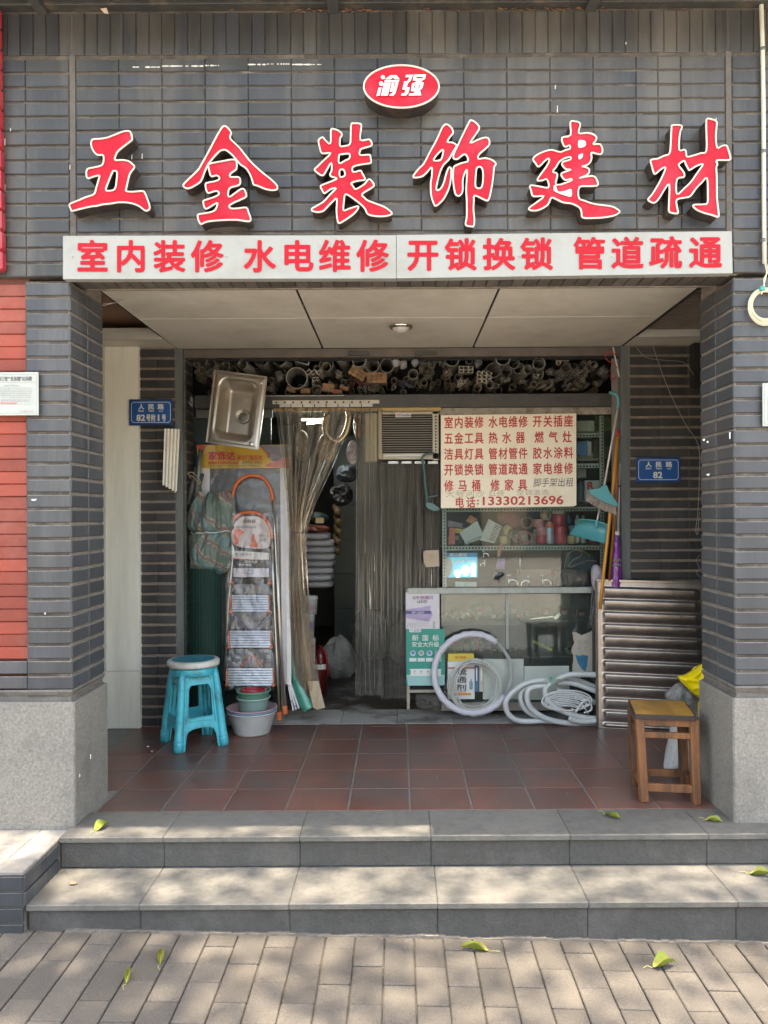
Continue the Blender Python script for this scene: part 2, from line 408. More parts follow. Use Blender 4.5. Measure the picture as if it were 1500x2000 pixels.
# porch floor: terracotta tiles
pf = structure('porch_floor', (0, 4.6, FL))
G().box(-3.2, 3.2, 3.827, 5.415, FL - .1, FL - .004).obj('grout_bed', M_GROUT, pf)
G().box(-3.2, 3.2, 3.6, 3.825, -.05, FL - NO - .002).obj('fill', M_GROUT, pf)
TP = .312
for c in range(-6, 7):
    for r in range(6):
        x0 = .051 + c * TP; y0 = 3.828 + r * .3035; y1 = min(y0 + .3035, 5.415)
        if y1 - y0 < .02: continue
        x0a = max(x0, -1.5 if r == 0 else -3)
        G().box(x0a + .0045, x0 + TP - .0045, y0 + .0015, y1 - .0015, FL - .02, FL + random.uniform(-.0005, .0008), .002).obj('floor_tile', M_TERRA, pf)

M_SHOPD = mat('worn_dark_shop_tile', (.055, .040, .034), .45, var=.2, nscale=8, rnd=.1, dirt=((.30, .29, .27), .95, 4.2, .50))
# shop floor: bigger worn tiles, slightly lower joint lines
sf = structure('shop_floor', (0, 7, FL))
G().box(-3.2, 3.2, 5.4155, 10.4, FL - .1, FL - .003).obj('screed', mat('black_joint', (.05, .045, .04), .9), sf)
for c in range(-5, 6):
    for r in range(12):
        x0 = -.015 + c * .402; y0 = 5.417 + r * .402; y1 = y0 + .402
        if r > 9: continue
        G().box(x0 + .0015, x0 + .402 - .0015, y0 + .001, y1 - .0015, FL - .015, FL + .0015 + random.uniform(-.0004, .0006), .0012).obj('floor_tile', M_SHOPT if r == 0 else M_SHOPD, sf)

# ---------------------------------------------------------------- bricks
BR = {}
def brick_mesh(w, h, d, m, nm='brick', bev=.0035):
    k = (round(w, 4), round(h, 4), round(d, 4), m.name, nm)
    if k not in BR:
        g = G(); x, z, b = w / 2, h / 2, bev
        vs = [(-x, 0, -z), (x, 0, -z), (x, 0, z), (-x, 0, z)]
        vs = [(-x + b, -d, -z + b), (x - b, -d, -z + b), (x - b, -d, z - b), (-x + b, -d, z - b),
              (-x, -d + b, -z), (x, -d + b, -z), (x, -d + b, z), (-x, -d + b, z), (-x, 0, -z), (x, 0, -z), (x, 0, z), (-x, 0, z)]
        fs = [(0, 1, 2, 3)] + [(i + 4, (i + 1) % 4 + 4, (i + 1) % 4, i) for i in range(4)] + [(i + 8, (i + 1) % 4 + 8, (i + 1) % 4 + 4, i + 4) for i in range(4)]
        g.add(vs, fs); me_ = g.mesh(nm, m); me_.materials.append(M_SMEAR if 'red' not in m.name else m); me_.polygons[3].material_index = 1; BR[k] = me_
    return BR[k]
def put_brick(parent, x, y, z, w, h, d, m, nm='brick', rz=0.0, jit=.0012):
    me = brick_mesh(w, h, d, m, nm)
    r = random.uniform
    return inst(nm, me, (x + r(-jit, jit) * .5, y + r(-jit, jit), z + r(-jit, jit) * .8), parent, (r(-.006, .006), r(-.004, .004), rz + r(-.006, .006)))

FD = 3.65                     # facade plane (brick faces)
BW = 3.657                    # mortar plane
RH = .0694; BH = .0588
fac = thing('tiled_shop_facade', 'dark grey brick-tiled fascia wall above the porch opening carrying the red sign letters', 'wall', (0, 3.66, 2.9))
ZT = 3.955; ZB = 2.900
g = G(); g.box(-2.6, 2.6, BW, 3.86, ZB + .012, 4.62); g.obj('mortar_backing', M_MORTF, fac)
cols = [-2.17, -1.967, -1.762, -1.5555]
for r in range(15):
    zc = ZT - .005 - (r + .5) * RH
    for a, b in zip(cols[:-1], cols[1:]):
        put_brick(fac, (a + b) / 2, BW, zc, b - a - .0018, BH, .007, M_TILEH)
    xs = [-1.522 + .2049 * k for k in range(14)] + [1.246, 1.355, 1.5645]
    for a, b in zip(xs[:-1], xs[1:]):
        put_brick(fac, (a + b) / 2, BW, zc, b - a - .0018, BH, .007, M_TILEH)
    for a, b in ((1.598, 1.80), (1.80, 2.005)):
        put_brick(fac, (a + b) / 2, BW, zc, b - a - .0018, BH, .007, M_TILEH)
# two raised mortar strips and the ledge below the soldier course
M_STRIP = mat('grey_mortar_strip', (.115, .105, .095), .95, var=.25, nscale=20, bump=.8, bscale=90)
G().box(-1.552, -1.526, 3.652, BW, ZB + .012, 4.165).obj('mortar_strip', M_STRIP, fac)
G().box(1.569, 1.595, 3.652, BW, ZB + .012, 4.165).obj('mortar_strip', M_STRIP, fac)
x = -2.03
while x < 2.05:
    w = .0612
    if not (-1.56 < x + w / 2 < -1.52 or 1.566 < x + w / 2 < 1.6):
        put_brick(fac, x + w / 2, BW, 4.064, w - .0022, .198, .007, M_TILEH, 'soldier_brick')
    x += w
# underside of the lintel: bricks on end
x = -1.56; i = 0
while x < 1.59:
    me = brick_mesh(.0612 - .003, .165, .008, M_SOF, 'soffit_brick')
    inst('soffit_brick', me, (x + .03, 3.745, ZB + .0135), fac, (-pi / 2 + pi, 0, random.uniform(-.01, .01)))
    x += .0625
G().box(-1.56, 1.6, 3.85, 3.862, 2.905, 4.0).obj('lintel_back', M_MORTD, fac)

def pillar(name, label, xin, side, xo_cols, extra_low):
    """xin: inner face x; side -1 = left pillar (its inner face looks to +x)"""
    t = thing(name, label, 'pillar', (xin + side * .3, 3.85, FL))
    out = xin + side * 1.1
    zb = FL + .646; nrow = 27; rh = .07195
    core = G()
    core.box(xin + side * .006, xin + side * .214 if side < 0 else out, BW, 4.05, zb - .03, zb + nrow * rh + .002)
    core.box(xin + side * .006, xin + side * .214 if side < 0 else out, BW + .2, 4.05, zb + nrow * rh, 2.955)
    core.obj('mortar_core', M_MORT, t)
    G().box(xin + side * .012, xin + side * .214 if side < 0 else out, BW - .0015, BW + .02, zb - .03, zb + nrow * rh + .002).obj('front_mortar', M_MORTF, t)
    for r in range(nrow):
        zc = zb + (r + .5) * rh
        # front face
        a = xin
        for k, w in enumerate(xo_cols):
            if k > 0 and side < 0 and r >= 2: break
            b = a + side * w
            put_brick(t, (a + b) / 2, BW, zc, w - .0025 - (.004 if side < 0 and r > 1 else 0), .0592, .0075, M_TILE)
            a = b
        # inner face
        for ya, yb in ((3.652, 3.852), (3.854, 4.052)):
            me = brick_mesh(yb - ya - .001, .0592, .0075, M_TILE if side > 0 else M_TILE)
            inst('brick', me, (xin + side * .0065, (ya + yb) / 2, zc + random.uniform(-.001, .001)), t,
                 (random.uniform(-.004, .004), random.uniform(-.004, .004), (pi / 2) * (1 if side < 0 else -1)))
    # top piece up to the ceiling behind the lintel
    # moulding between tiles and granite
    prof = [(0.0, .648), (-.004, .640), (.002, .628), (.010, .615), (.010, .600), (-.004, .594)]
    g = G()
    for (o0, z0), (o1, z1) in zip(prof[:-1], prof[1:]):
        for off0, off1 in (((o0, z0), (o1, z1)),):
            p = [(out, FD + o0, FL + z0), (xin + side * o0, FD + o0, FL + z0), (xin + side * o0, 4.052, FL + z0)]
            q = [(out, FD + o1, FL + z1), (xin + side * o1, FD + o1, FL + z1), (xin + side * o1, 4.052, FL + z1)]
            for k in range(2): g.add([p[k], p[k + 1], q[k + 1], q[k]], [(0, 1, 2, 3)])
    g.obj('moulding', mat('sooty_cement_moulding', (.13, .12, .11), .8, var=.35, nscale=16, bump=.5, dirt=((.28, .26, .23), .5, 9)), t)
    # granite plinth: front slab, side slab
    s = side; x1 = xin + s * (-.012)
    G().box(x1 + s * .002, out, 3.642, 3.70, .0 if s > 0 else .0, FL + .592, .003).obj('granite_slab', M_GRAN, t)
    G().box(x1 - s * .001, x1 + s * .03, 3.648, 4.058, FL - .02, FL + .592, .003).obj('granite_slab', M_GRAN, t)
    G().box(x1 + s * .03, out, 3.70, 4.05, FL - .02, FL + .60).obj('plinth_core', M_MORT, t)
    return t
pl = pillar('tiled_pillar', 'left grey brick-tiled porch pillar on a granite plinth beside the red tiled panel', -1.555, -1, (.2125, .2, .2, .2), 2)
pr = pillar('tiled_pillar', 'right grey brick-tiled porch pillar on a granite plinth behind the wooden stool', 1.597, 1, (.2035, .2035, .2035, .2), 0)
# extra low rows cap + red tile panel on the left
rp = thing('red_tiled_panel', 'recessed salmon red tiled panel at the left edge beside the grey pillar', 'wall', (-2.0, 3.7, FL))
G().box(-2.9, -1.765, 3.684, 3.9, FL, 2.93).obj('mortar_backing', mat('dark_red_joint', (.12, .04, .03), .9), rp)
zz = FL + .646 + 2 * .07195; zt = 2.885; nr = 30; rh = (zt - zz) / nr
for r in range(nr):
    for a, b in ((-1.7685, -2.05), (-2.052, -2.3)):
        put_brick(rp, (a + b) / 2, 3.684, zz + (r + .5) * rh, abs(b - a) - .001, rh - .0022, .012, M_RED, jit=.0008)
# neighbour's bright red channel at the top left corner
nr_ = thing('red_metal_cladding', 'glossy red ribbed cladding at the top left edge of the fascia', 'cladding', (-2.0, 3.62, 3.6))
zc = 2.93; k = 0
while zc < 4.2:
    G().box(-2.3, -1.853 - .0012 * k, 3.60, 3.65, zc, zc + .092, .008).obj('cladding_panel', mat('glossy_red_paint', (.42, .03, .045), .3, var=.15, nscale=4, dirt=((.55, .2, .2), .25, 6)), nr_)
    zc += .096; k += 1

# eaves above the fascia: soffit boards, steel beam, added lip for extra shade
ev = thing('eaves', 'dark sheet-metal eaves with a steel beam along the top of the wall', 'eaves', (0, 3.5, 4.2))
M_EAVE = mat('sooty_eave_sheet', (.04, .04, .038), .6, var=.3, nscale=5, dirt=((.2, .15, .1), .5, 9))
G().box(-3.2, 3.2, 3.30, 3.66, 4.185, 4.20).obj('soffit_board', M_EAVE, ev)
G().box(-3.2, 3.2, 3.26, 3.31, 4.12, 4.24, .004).obj('front_beam', M_DKSTEEL, ev)
G().box(-3.2, 3.2, 3.60, 3.655, 4.172, 4.19, .003).obj('wall_angle', M_EAVE, ev)
G().box(-3.2, 3.2, 3.49, 3.53, 4.165, 4.186, .003).obj('rail', mat('scuffed_metal_edge', (.22, .21, .19), .45, metal=.5, var=.3, nscale=12), ev)
for xx in (-.32, .9, -1.7):
    G().box(xx, xx + .05, 3.3, 3.655, 4.155, 4.186, .003).obj('bracket', M_DKSTEEL, ev)
G().box(-3.2, 3.2, 3.25, 8.5, 4.25, 4.36).obj('roof_sheet', M_EAVE, ev)
G().box(.30, 3.2, 3.14, 3.26, 4.19, 4.27, .004).obj('added_shade_lip', M_DKSTEEL, ev)  # unseen lip added to lengthen the shade on the right of the landing
# bits of dry leaf litter and a bent tag caught under the eaves
g = G()
for i in range(60):
    x = random.choice((random.uniform(-.45, .0), random.uniform(.5, 1.0), random.uniform(-1.2, 1.5)))
    g.tube([(x, 3.645, 4.17), (x + random.uniform(-.03, .03), 3.63, 4.16 + random.uniform(-.015, .01))], .0025, 4)
o = g.obj('dry_leaf_litter', mat('dry_brown_leaf', (.22, .11, .06), .9, var=.3)); o['kind'] = 'stuff'; o['label'] = 'dry brown leaf litter stuck under the eaves'; o['category'] = 'litter'
tag(G().add([P(196, 17, 3.60), P(208, 15, 3.59), P(212, 27, 3.59), P(204, 26, 3.6)], [(0, 1, 2, 3)]).obj('paper_scrap', mat('tan_paper', (.5, .42, .33), .8)), 'small bent tan scrap hanging from the eaves above the left of the fascia', 'scrap')
# worn white streaks: dabs of old paint on the top row
M_OLDP = mat('old_white_paint_dab', (.6, .6, .57), .8, var=.3, nscale=60)
old = G()
for x0, x1, y0 in ((255, 312, 131), (316, 397, 129), (400, 430, 128), (484, 520, 126), (520, 545, 125), (545, 566, 125), (570, 628, 126)):
    n = 14; 
    for i in range(n):
        a = x0 + (x1 - x0) * i / n; h = 1.2 + 2.2 * random.random()
        if random.random() < .2: continue
        old.add([P(a, y0 - h / 2, 3.6478), P(a + (x1 - x0) / n, y0 - h / 2, 3.6478), P(a + (x1 - x0) / n, y0 + h / 2, 3.6478), P(a, y0 + h / 2, 3.6478)], [(0, 1, 2, 3)])
for x0, y0, h in ((1088, 206, 14), (1084, 166, 8), (277, 300, 10), (257, 302, 9), (1222, 82, 5), (136, 322, 9), (20, 250, 6), (9, 270, 14), (9, 360, 12), (1398, 230, 16)):
    old.add([P(x0, y0, 3.6478), P(x0 + 1.6, y0, 3.6478), P(x0 + 1.2, y0 + h, 3.6478), P(x0 - .4, y0 + h, 3.6478)], [(0, 1, 2, 3)])
for x0, y0, w, h in ((1372, 858, 5, 3), (1380, 862, 4, 3), (1424, 845, 3, 12), (1380, 926, 6, 3), (1318, 1021, 0, 0), (86, 1197, 4, 3), (176, 1474, 2, 8), (155, 1512, 1.5, 6), (60, 975, 12, 3)):
    if w: old.add([P(x0, y0, 3.6478), P(x0 + w, y0 - 1, 3.6478), P(x0 + w * .8, y0 + h, 3.6478), P(x0 + .2 * w, y0 + h, 3.6478)], [(0, 1, 2, 3)])
o = old.obj('paint_dab', M_OLDP, fac); o['kind'] = 'stuff'

# ---------------------------------------------------------------- porch ceiling
pc = structure('porch_ceiling', (0, 4.6, 2.95))
xs = [-1.56, -.5295, .5365, 1.584]; ys = [3.84, 4.605, 5.43]
CM = []
for i in range(3):
    for j in range(2):
        G().box(xs[i] + .007, xs[i + 1] - .007, ys[j] + .0035, ys[j + 1] - .0035, 2.955, 2.965, .0015).obj('ceiling_panel', M_CEIL, pc)
G().box(-1.56, 1.584, 3.84, 5.43, 2.9655, 2.985).obj('panel_backing', M_DARK, pc)
for xa, xb in ((-2.6, -1.568), (1.592, 2.6)):
    G().box(xa, xb, 5.15, 5.43, 2.955, 2.97).obj('ceiling_strip', M_CEIL, pc)
    G().box(xa, xb, 5.12, 5.146, 2.952, 3.03, .002).obj('fascia_strip', mat('pale_fascia_board', (.5, .48, .43), .6, var=.12), pc)
G().box(-2.6, -1.568, 3.86, 5.6, 3.09, 3.11).obj('plywood_board', mat('stained_brown_plywood', (.36, .20, .13), .75, var=.35, nscale=3, dirt=((.05, .04, .035), .5, 3)), pc)
G().box(1.592, 2.6, 3.86, 5.6, 3.09, 3.11).obj('dark_board', M_DARK, pc)
g = G()
for i in range(22):
    y = 4.1 + i * .048; g.box(1.60, 2.6, y, y + .014, 3.0 + (5.1 - y) * .0, 3.028)
    
g.obj('louvre_slats', mat('dusty_louvre_slat', (.22, .18, .15), .8, var=.3), pc)['kind'] = 'stuff'
G().box(1.585, 1.60, 3.86, 5.43, 2.956, 3.3).obj('edge_board', M_DARK, pc)
G().box(-1.576, -1.561, 3.86, 5.43, 2.966, 3.3).obj('edge_board', M_DARK, pc)
G().box(-3.3, 3.3, 5.6, 5.62, 2.9, 3.5).obj('back_board', M_DARK, pc)
# ---------------------------------------------------------------- porch side and back walls
def wall_bricks(t, xa_list, yf, z0, z1, rh, bh, m, d=.01, nm='brick'):
    n = int(round((z1 - z0) / rh)); rh = (z1 - z0) / n
    for r in range(n):
        for a, b in zip(xa_list[:-1], xa_list[1:]):
            put_brick(t, (a + b) / 2, yf, z0 + (r + .5) * rh, b - a - .0025, bh, d, m, nm)
lw = thing('tiled_return_wall', 'narrow dark brick-tiled wall left of the shop doorway behind the blue plate', 'wall', (-1.7, 5.38, FL))
xa = PX(272, 1050, 5.37); xb = PX(343, 1050, 5.37); xm = PX(306.5, 1050, 5.37)
G().box(xa, xb, 5.38, 5.6, FL, 2.952).obj('mortar_backing', M_MORTD, lw)
wall_bricks(lw, [xa, xm, xb], 5.38, FL, 2.95, .0716, .056, M_TILEIN)
# the returned side of the same wall inside the doorway
for r in range(37):
    me = brick_mesh(.19, .056, .008, M_TILEIN)
    inst('brick', me, (-1.510, 5.545, FL + (r + .5) * .0716), lw, (0, 0, pi / 2))
G().box(-1.54, -1.511, 5.45, 5.66, FL, 2.952).obj('mortar_backing', M_MORTD, lw)
wp = thing('plaster_wall', 'stained cream plaster wall panel between the left pillar and the blue plate', 'wall', (-2.0, 5.33, FL))
xw = PX(271.5, 1050, 5.33)
G().box(-2.9, xw, 5.33, 5.6, FL + .40, 2.952, .002).obj('plaster_panel', M_WHITEP, wp)
G().box(-2.9, xw, 5.332, 5.6, FL, FL + .397, .002).obj('lower_panel', M_WHITEP, wp)
G().box(PX(200, 700, 5.325), PX(205, 700, 5.325), 5.322, 5.331, FL + .4, 2.95).obj('edge_strip', mat('ivory_edge', (.6, .58, .5), .6), wp)
# porch left/right side walls behind the pillars
for s, nm, lb in ((-1, 'porch_side_wall', 'plain wall closing the left side of the porch'), (1, 'porch_side_wall', 'plain wall closing the right side of the porch')):
    o = G().box(s * 2.62, s * 2.9, 3.86, 5.6, 0, 3.3).obj('porch_side_wall', M_MORTD); o['kind'] = 'structure'
rw = thing('tiled_return_wall', 'dark brick-tiled wall right of the shop doorway carrying the blue number 82 plate', 'wall', (1.9, 5.38, FL))
xa = PX(1231.5, 900, 5.37); xs_ = [xa, PX(1290, 900, 5.37), PX(1345, 900, 5.37), PX(1401, 900, 5.37), 2.45]
G().box(xa, 2.9, 5.38, 5.6, FL, 2.952).obj('mortar_backing', M_MORTD, rw)
wall_bricks(rw, xs_, 5.38, FL, 2.95, .0716, .0555, M_TILEIN)
G().box(PX(1348, 700, 5.36), PX(1372, 700, 5.36), 5.30, 5.376, PZ(1350, 756, 5.33), 2.95, .003).obj('gap_shade_box', M_DARK, rw)  # black box stands in for the shade of a gap beside the brickwork
# steel door frame
df = thing('shutter_frame', 'grey steel roller-shutter frame around the shop opening', 'door frame', (0, 5.42, FL))
G().box(PX(343.5, 1000, 5.40), PX(357.5, 1000, 5.40), 5.40, 5.46, FL, 2.953, .003).obj('post', M_STEEL, df)
G().box(PX(1213, 900, 5.40), PX(1231, 900, 5.40), 5.40, 5.46, FL, 2.953, .003).obj('post', M_STEEL, df)
G().box(PX(358, 700, 5.42), PX(1213, 700, 5.42), 5.43, 5.50, PZ(780, 697, 5.43), 2.953, .003).obj('header', mat('dusty_brown_steel', (.13, .11, .095), .6, metal=.3, var=.3, nscale=9), df)
for xx in (700, 832):
    G().box(PX(xx - 20, 690, 5.42), PX(xx + 20, 690, 5.42), 5.41, 5.429, PZ(780, 694, 5.42), PZ(780, 686, 5.42), .002).obj('lock_plate', M_DKSTEEL, df)
# interior shell
def struct_box(nm, *a, m=M_DARK):
    o = G().box(*a).obj(nm, m); o['kind'] = 'structure'; return o
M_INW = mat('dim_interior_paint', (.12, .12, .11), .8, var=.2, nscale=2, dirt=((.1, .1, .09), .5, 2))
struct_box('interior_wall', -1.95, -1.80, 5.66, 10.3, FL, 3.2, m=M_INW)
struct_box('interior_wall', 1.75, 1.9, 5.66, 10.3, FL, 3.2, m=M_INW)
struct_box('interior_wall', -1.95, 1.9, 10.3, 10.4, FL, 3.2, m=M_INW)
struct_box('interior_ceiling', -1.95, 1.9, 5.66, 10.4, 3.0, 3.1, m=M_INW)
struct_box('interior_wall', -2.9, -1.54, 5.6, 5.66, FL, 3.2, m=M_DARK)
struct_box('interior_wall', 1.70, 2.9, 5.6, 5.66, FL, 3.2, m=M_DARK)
# ---------------------------------------------------------------- sign letters
M_FACE = mat('sun_faded_red_acrylic', (.46, .0035, .019), .4, var=.14, nscale=7, dirt=((.42, .06, .10), .5, 5, .48), spec=.25)
M_SIDE = mat('rusty_black_sheet_side', (.035, .026, .024), .8, var=.5, nscale=14, dirt=((.16, .09, .05), .6, 10))
M_TRIM = mat('cream_trim_tube', (.66, .62, .54), .4, var=.1, nscale=20, dirt=((.4, .36, .3), .3, 14))
M_FILLW = mat('cream_sign_infill', (.78, .77, .72), .45, var=.08)
DS = 3.565
CH = {
 'five': (130, 245, .116667, [[(1040,95),(1078,125),(1097,210),(1090,250),(1000,320),(870,425),(825,500),(815,580),(940,580),(1040,600),(1100,645),(1138,700),(1070,795),(1040,880),(1000,1060),(1000,1100),(1110,1112),(1270,1100),(1310,1130),(1350,1220),(1392,1350),(1385,1405),(1340,1430),(1290,1410),(1230,1360),(1130,1315),(1000,1290),(860,1290),(740,1310),(600,1325),(500,1350),(430,1355),(250,1395),(95,1432),(68,1390),(55,1320),(200,1255),(330,1200),(462,1150),(500,1040),(540,900),(550,842),(450,860),(375,888),(342,868),(332,820),(336,760),(370,722),(480,700),(590,668),(620,600),(622,530),(600,495),(520,495),(460,440),(418,350),(416,270),(450,232),(560,225),(700,200),(850,140),(960,100)],
   [(800,762),(840,770),(847,830),(840,900),(808,1068),(680,1095),(660,1060),(700,950),(770,780)]]),
 'gold_roof': (350, 235, .133333, [[(660,85),(700,100),(740,145),(762,190),(745,260),(830,350),(880,400),(1000,550),(1070,630),(1200,750),(1350,870),(1432,955),(1432,1010),(1370,1025),(1270,1010),(1150,960),(1090,940),(1065,860),(1020,760),(970,695),(900,650),(830,570),(770,500),(690,440),(640,435),(590,455),(500,550),(430,640),(380,740),(330,870),(290,920),(150,997),(80,985),(60,950),(120,880),(270,735),(330,640),(420,480),(530,270),(620,115)]]),
 'gold_body': (350, 235, .133333, [[(440,638),(700,588),(800,576),(838,600),(842,700),(810,740),(755,780),(748,830),(860,832),(892,860),(892,930),(850,960),(735,1000),(728,1125),(870,1030),(940,1003),(975,1060),(982,1110),(950,1140),(750,1235),(755,1290),(870,1290),(985,1280),(1020,1360),(1048,1440),(1030,1480),(960,1475),(850,1460),(700,1460),(480,1475),(380,1495),(320,1522),(285,1470),(270,1395),(300,1375),(450,1350),(530,1310),(562,1215),(500,1240),(400,1298),(365,1260),(353,1190),(380,1170),(500,1130),(577,1090),(572,1045),(520,1040),(430,1067),(400,1030),(386,960),(400,920),(500,900),(580,870),(585,830),(540,808),(470,822),(440,740),(428,670)]]),
 'clothes': (600, 230, .116667, [[(728,300),(738,110),(790,95),(885,100),(907,150),(890,372),(1030,363),(1072,400),(1083,450),(1050,480),(940,510),(888,540),(886,627),(1040,620),(1060,660),(1070,740),(1040,765),(900,785),(765,825),(772,912),(890,885),(920,930),(965,1010),(950,1045),(860,1055),(738,1095),(770,1150),(805,1197),(870,1170),(960,1110),(1010,1045),(1050,1033),(1095,1080),(1118,1130),(1080,1175),(918,1278),(960,1340),(1010,1385),(1150,1440),(1300,1500),(1415,1590),(1380,1632),(1250,1652),(1100,1642),(1010,1610),(975,1540),(920,1470),(780,1360),(670,1288),(630,1300),(615,1400),(608,1550),(700,1525),(840,1482),(852,1520),(780,1610),(640,1710),(540,1765),(508,1720),(490,1550),(497,1358),(430,1400),(340,1490),(270,1560),(180,1582),(90,1562),(82,1520),(180,1465),(280,1400),(380,1290),(482,1183),(390,1200),(290,1267),(250,1210),(228,1140),(370,1080),(490,1028),(470,1005),(400,985),(383,945),(410,880),(402,755),(330,870),(262,968),(180,930),(123,870),(170,820),(270,720),(392,594),(250,597),(210,500),(188,390),(220,345),(265,330),(310,385),(390,432),(398,205),(450,192),(520,215),(577,265),(572,310),(550,350),(550,470),(620,475),(715,440)],
   [(532,640),(560,615),(690,602),(712,622),(706,680),(640,715),(535,765)], [(545,880),(610,872),(632,930),(626,972),(552,995)]]),
 'decor_left': (800, 225, .12, [[(590,150),(650,175),(690,220),(707,290),(660,350),(613,436),(690,445),(750,475),(762,510),(700,610),(640,720),(560,800),(510,890),(460,1050),(433,1200),(460,1222),(510,1190),(560,1090),(600,940),(640,853),(675,870),(677,960),(660,1110),(620,1240),(540,1380),(430,1478),(390,1430),(350,1300),(343,1110),(360,1000),(362,850),(300,910),(230,980),(160,1010),(75,1017),(65,980),(150,870),(230,790),(330,600),(450,380),(530,200)],
   [(541,560),(540,640),(500,732),(390,737),(440,650)]]),
 'decor_right': (800, 225, .12, [[(1000,85),(1060,110),(1120,170),(1132,220),(1080,310),(985,452),(1100,405),(1200,370),(1270,370),(1300,420),(1290,490),(1230,550),(1130,640),(1118,712),(1230,700),(1340,730),(1405,790),(1375,850),(1360,1000),(1330,1200),(1280,1383),(1200,1370),(1058,1308),(1045,1400),(1040,1550),(1055,1700),(1040,1805),(1000,1812),(930,1798),(910,1760),(930,1650),(930,1400),(920,1200),(937,892),(890,960),(865,1060),(865,1200),(850,1270),(800,1317),(750,1290),(725,1200),(708,1050),(713,870),(750,820),(850,780),(950,752),(940,680),(900,638),(850,660),(780,715),(725,712),(710,680),(730,600),(780,500),(850,350),(970,110)],
   [(1140,840),(1180,870),(1197,960),(1190,1100),(1165,1180),(1110,1192),(1070,1150),(1075,1000),(1090,870)]]),
 'build': (1025, 230, .13, [[(750,55),(832,90),(808,230),(930,228),(1030,250),(1078,300),(1060,350),(1028,400),(1130,400),(1167,490),(1140,548),(1070,540),(998,527),(1003,600),(980,670),(930,712),(860,735),(910,742),(965,775),(960,830),(910,875),(815,908),(930,885),(1045,883),(1093,970),(1085,1020),(960,1030),(818,1045),(812,1207),(900,1250),(1060,1300),(1290,1330),(1380,1370),(1425,1415),(1350,1467),(1200,1497),(1050,1507),(873,1502),(850,1420),(820,1350),(700,1290),(580,1275),(480,1230),(398,1203),(350,1300),(260,1365),(160,1397),(75,1387),(68,1350),(180,1270),(287,1178),(130,1182),(95,1100),(80,1018),(200,1030),(347,1052),(352,970),(320,923),(270,940),(195,947),(198,910),(260,820),(320,740),(367,650),(350,613),(290,660),(208,737),(165,690),(123,620),(180,560),(300,505),(410,485),(530,517),(610,485),(677,465),(672,415),(610,440),(575,400),(560,298),(687,260),(682,70)],
   [(682,592),(600,610),(520,660),(470,740),(420,812),(490,850),(470,1012),(692,948),(690,920),(610,937),(560,890),(548,840),(600,815),(692,780),(620,775),(560,710),(580,660),(682,630)]]),
 'timber': (1255, 225, .12, [[(1040,68),(1110,65),(1190,92),(1207,150),(1190,350),(1213,532),(1280,505),(1360,493),(1392,560),(1430,700),(1390,732),(1205,735),(1218,800),(1198,850),(1205,1000),(1210,1350),(1238,1600),(1222,1657),(1130,1625),(1000,1592),(880,1540),(820,1480),(850,1458),(1000,1452),(1052,1430),(1062,1300),(1047,1025),(960,1100),(870,1190),(800,1290),(740,1335),(558,1373),(560,1500),(572,1597),(480,1592),(428,1560),(430,1400),(432,1125),(350,1220),(290,1320),(230,1400),(180,1427),(130,1412),(88,1370),(160,1280),(290,1060),(373,857),(300,880),(208,957),(178,930),(150,830),(133,730),(240,710),(350,660),(432,630),(455,500),(470,200),(490,165),(600,163),(642,190),(605,300),(593,562),(680,560),(705,600),(723,677),(830,655),(940,620),(1037,580),(1036,250)],
   [(672,743),(598,790),(588,820),(640,890),(677,950),(667,1010),(558,1045),(556,1285),(680,1190),(790,1080),(880,950),(983,798),(870,830),(770,892),(740,870),(700,790)]]),
}
def sign_char(t, key, trim_skip=None):
    ox, oy, s, loops = CH[key]
    sm = [crom([(ox + x * s, oy + y * s) for x, y in lp], 3) for lp in loops]
    g = G(); g.sheet(sm, lambda x, y, t_: P(x, y, DS + .0035)); g.obj('face', M_FACE, t)
    g = G()
    for lp in sm:
        n = len(lp); a = [P(x, y, DS + .002) for x, y in lp]; b = [Vector((p.x, BW, p.z)) for p in a]
        g.add(a + b, [(i, (i + 1) % n, n + (i + 1) % n, n + i) for i in range(n)])
    g.obj('side_return', M_SIDE, t)
    g = G()
    for k, lp in enumerate(sm):
        pts = [P(x, y, DS) for x, y in lp]
        if trim_skip and k == 0:
            i0, i1 = trim_skip[0] * 3, trim_skip[1] * 3; n = len(pts)
            g.tube(pts[:i0], .0042, 6)
            if i1 < n: g.tube(pts[i1:], .0042, 6)
        else: g.tube(pts, .0042, 6, closed=True)
    g.obj('trim_tube', M_TRIM, t)
sg = 'raised red letters of the shop name'
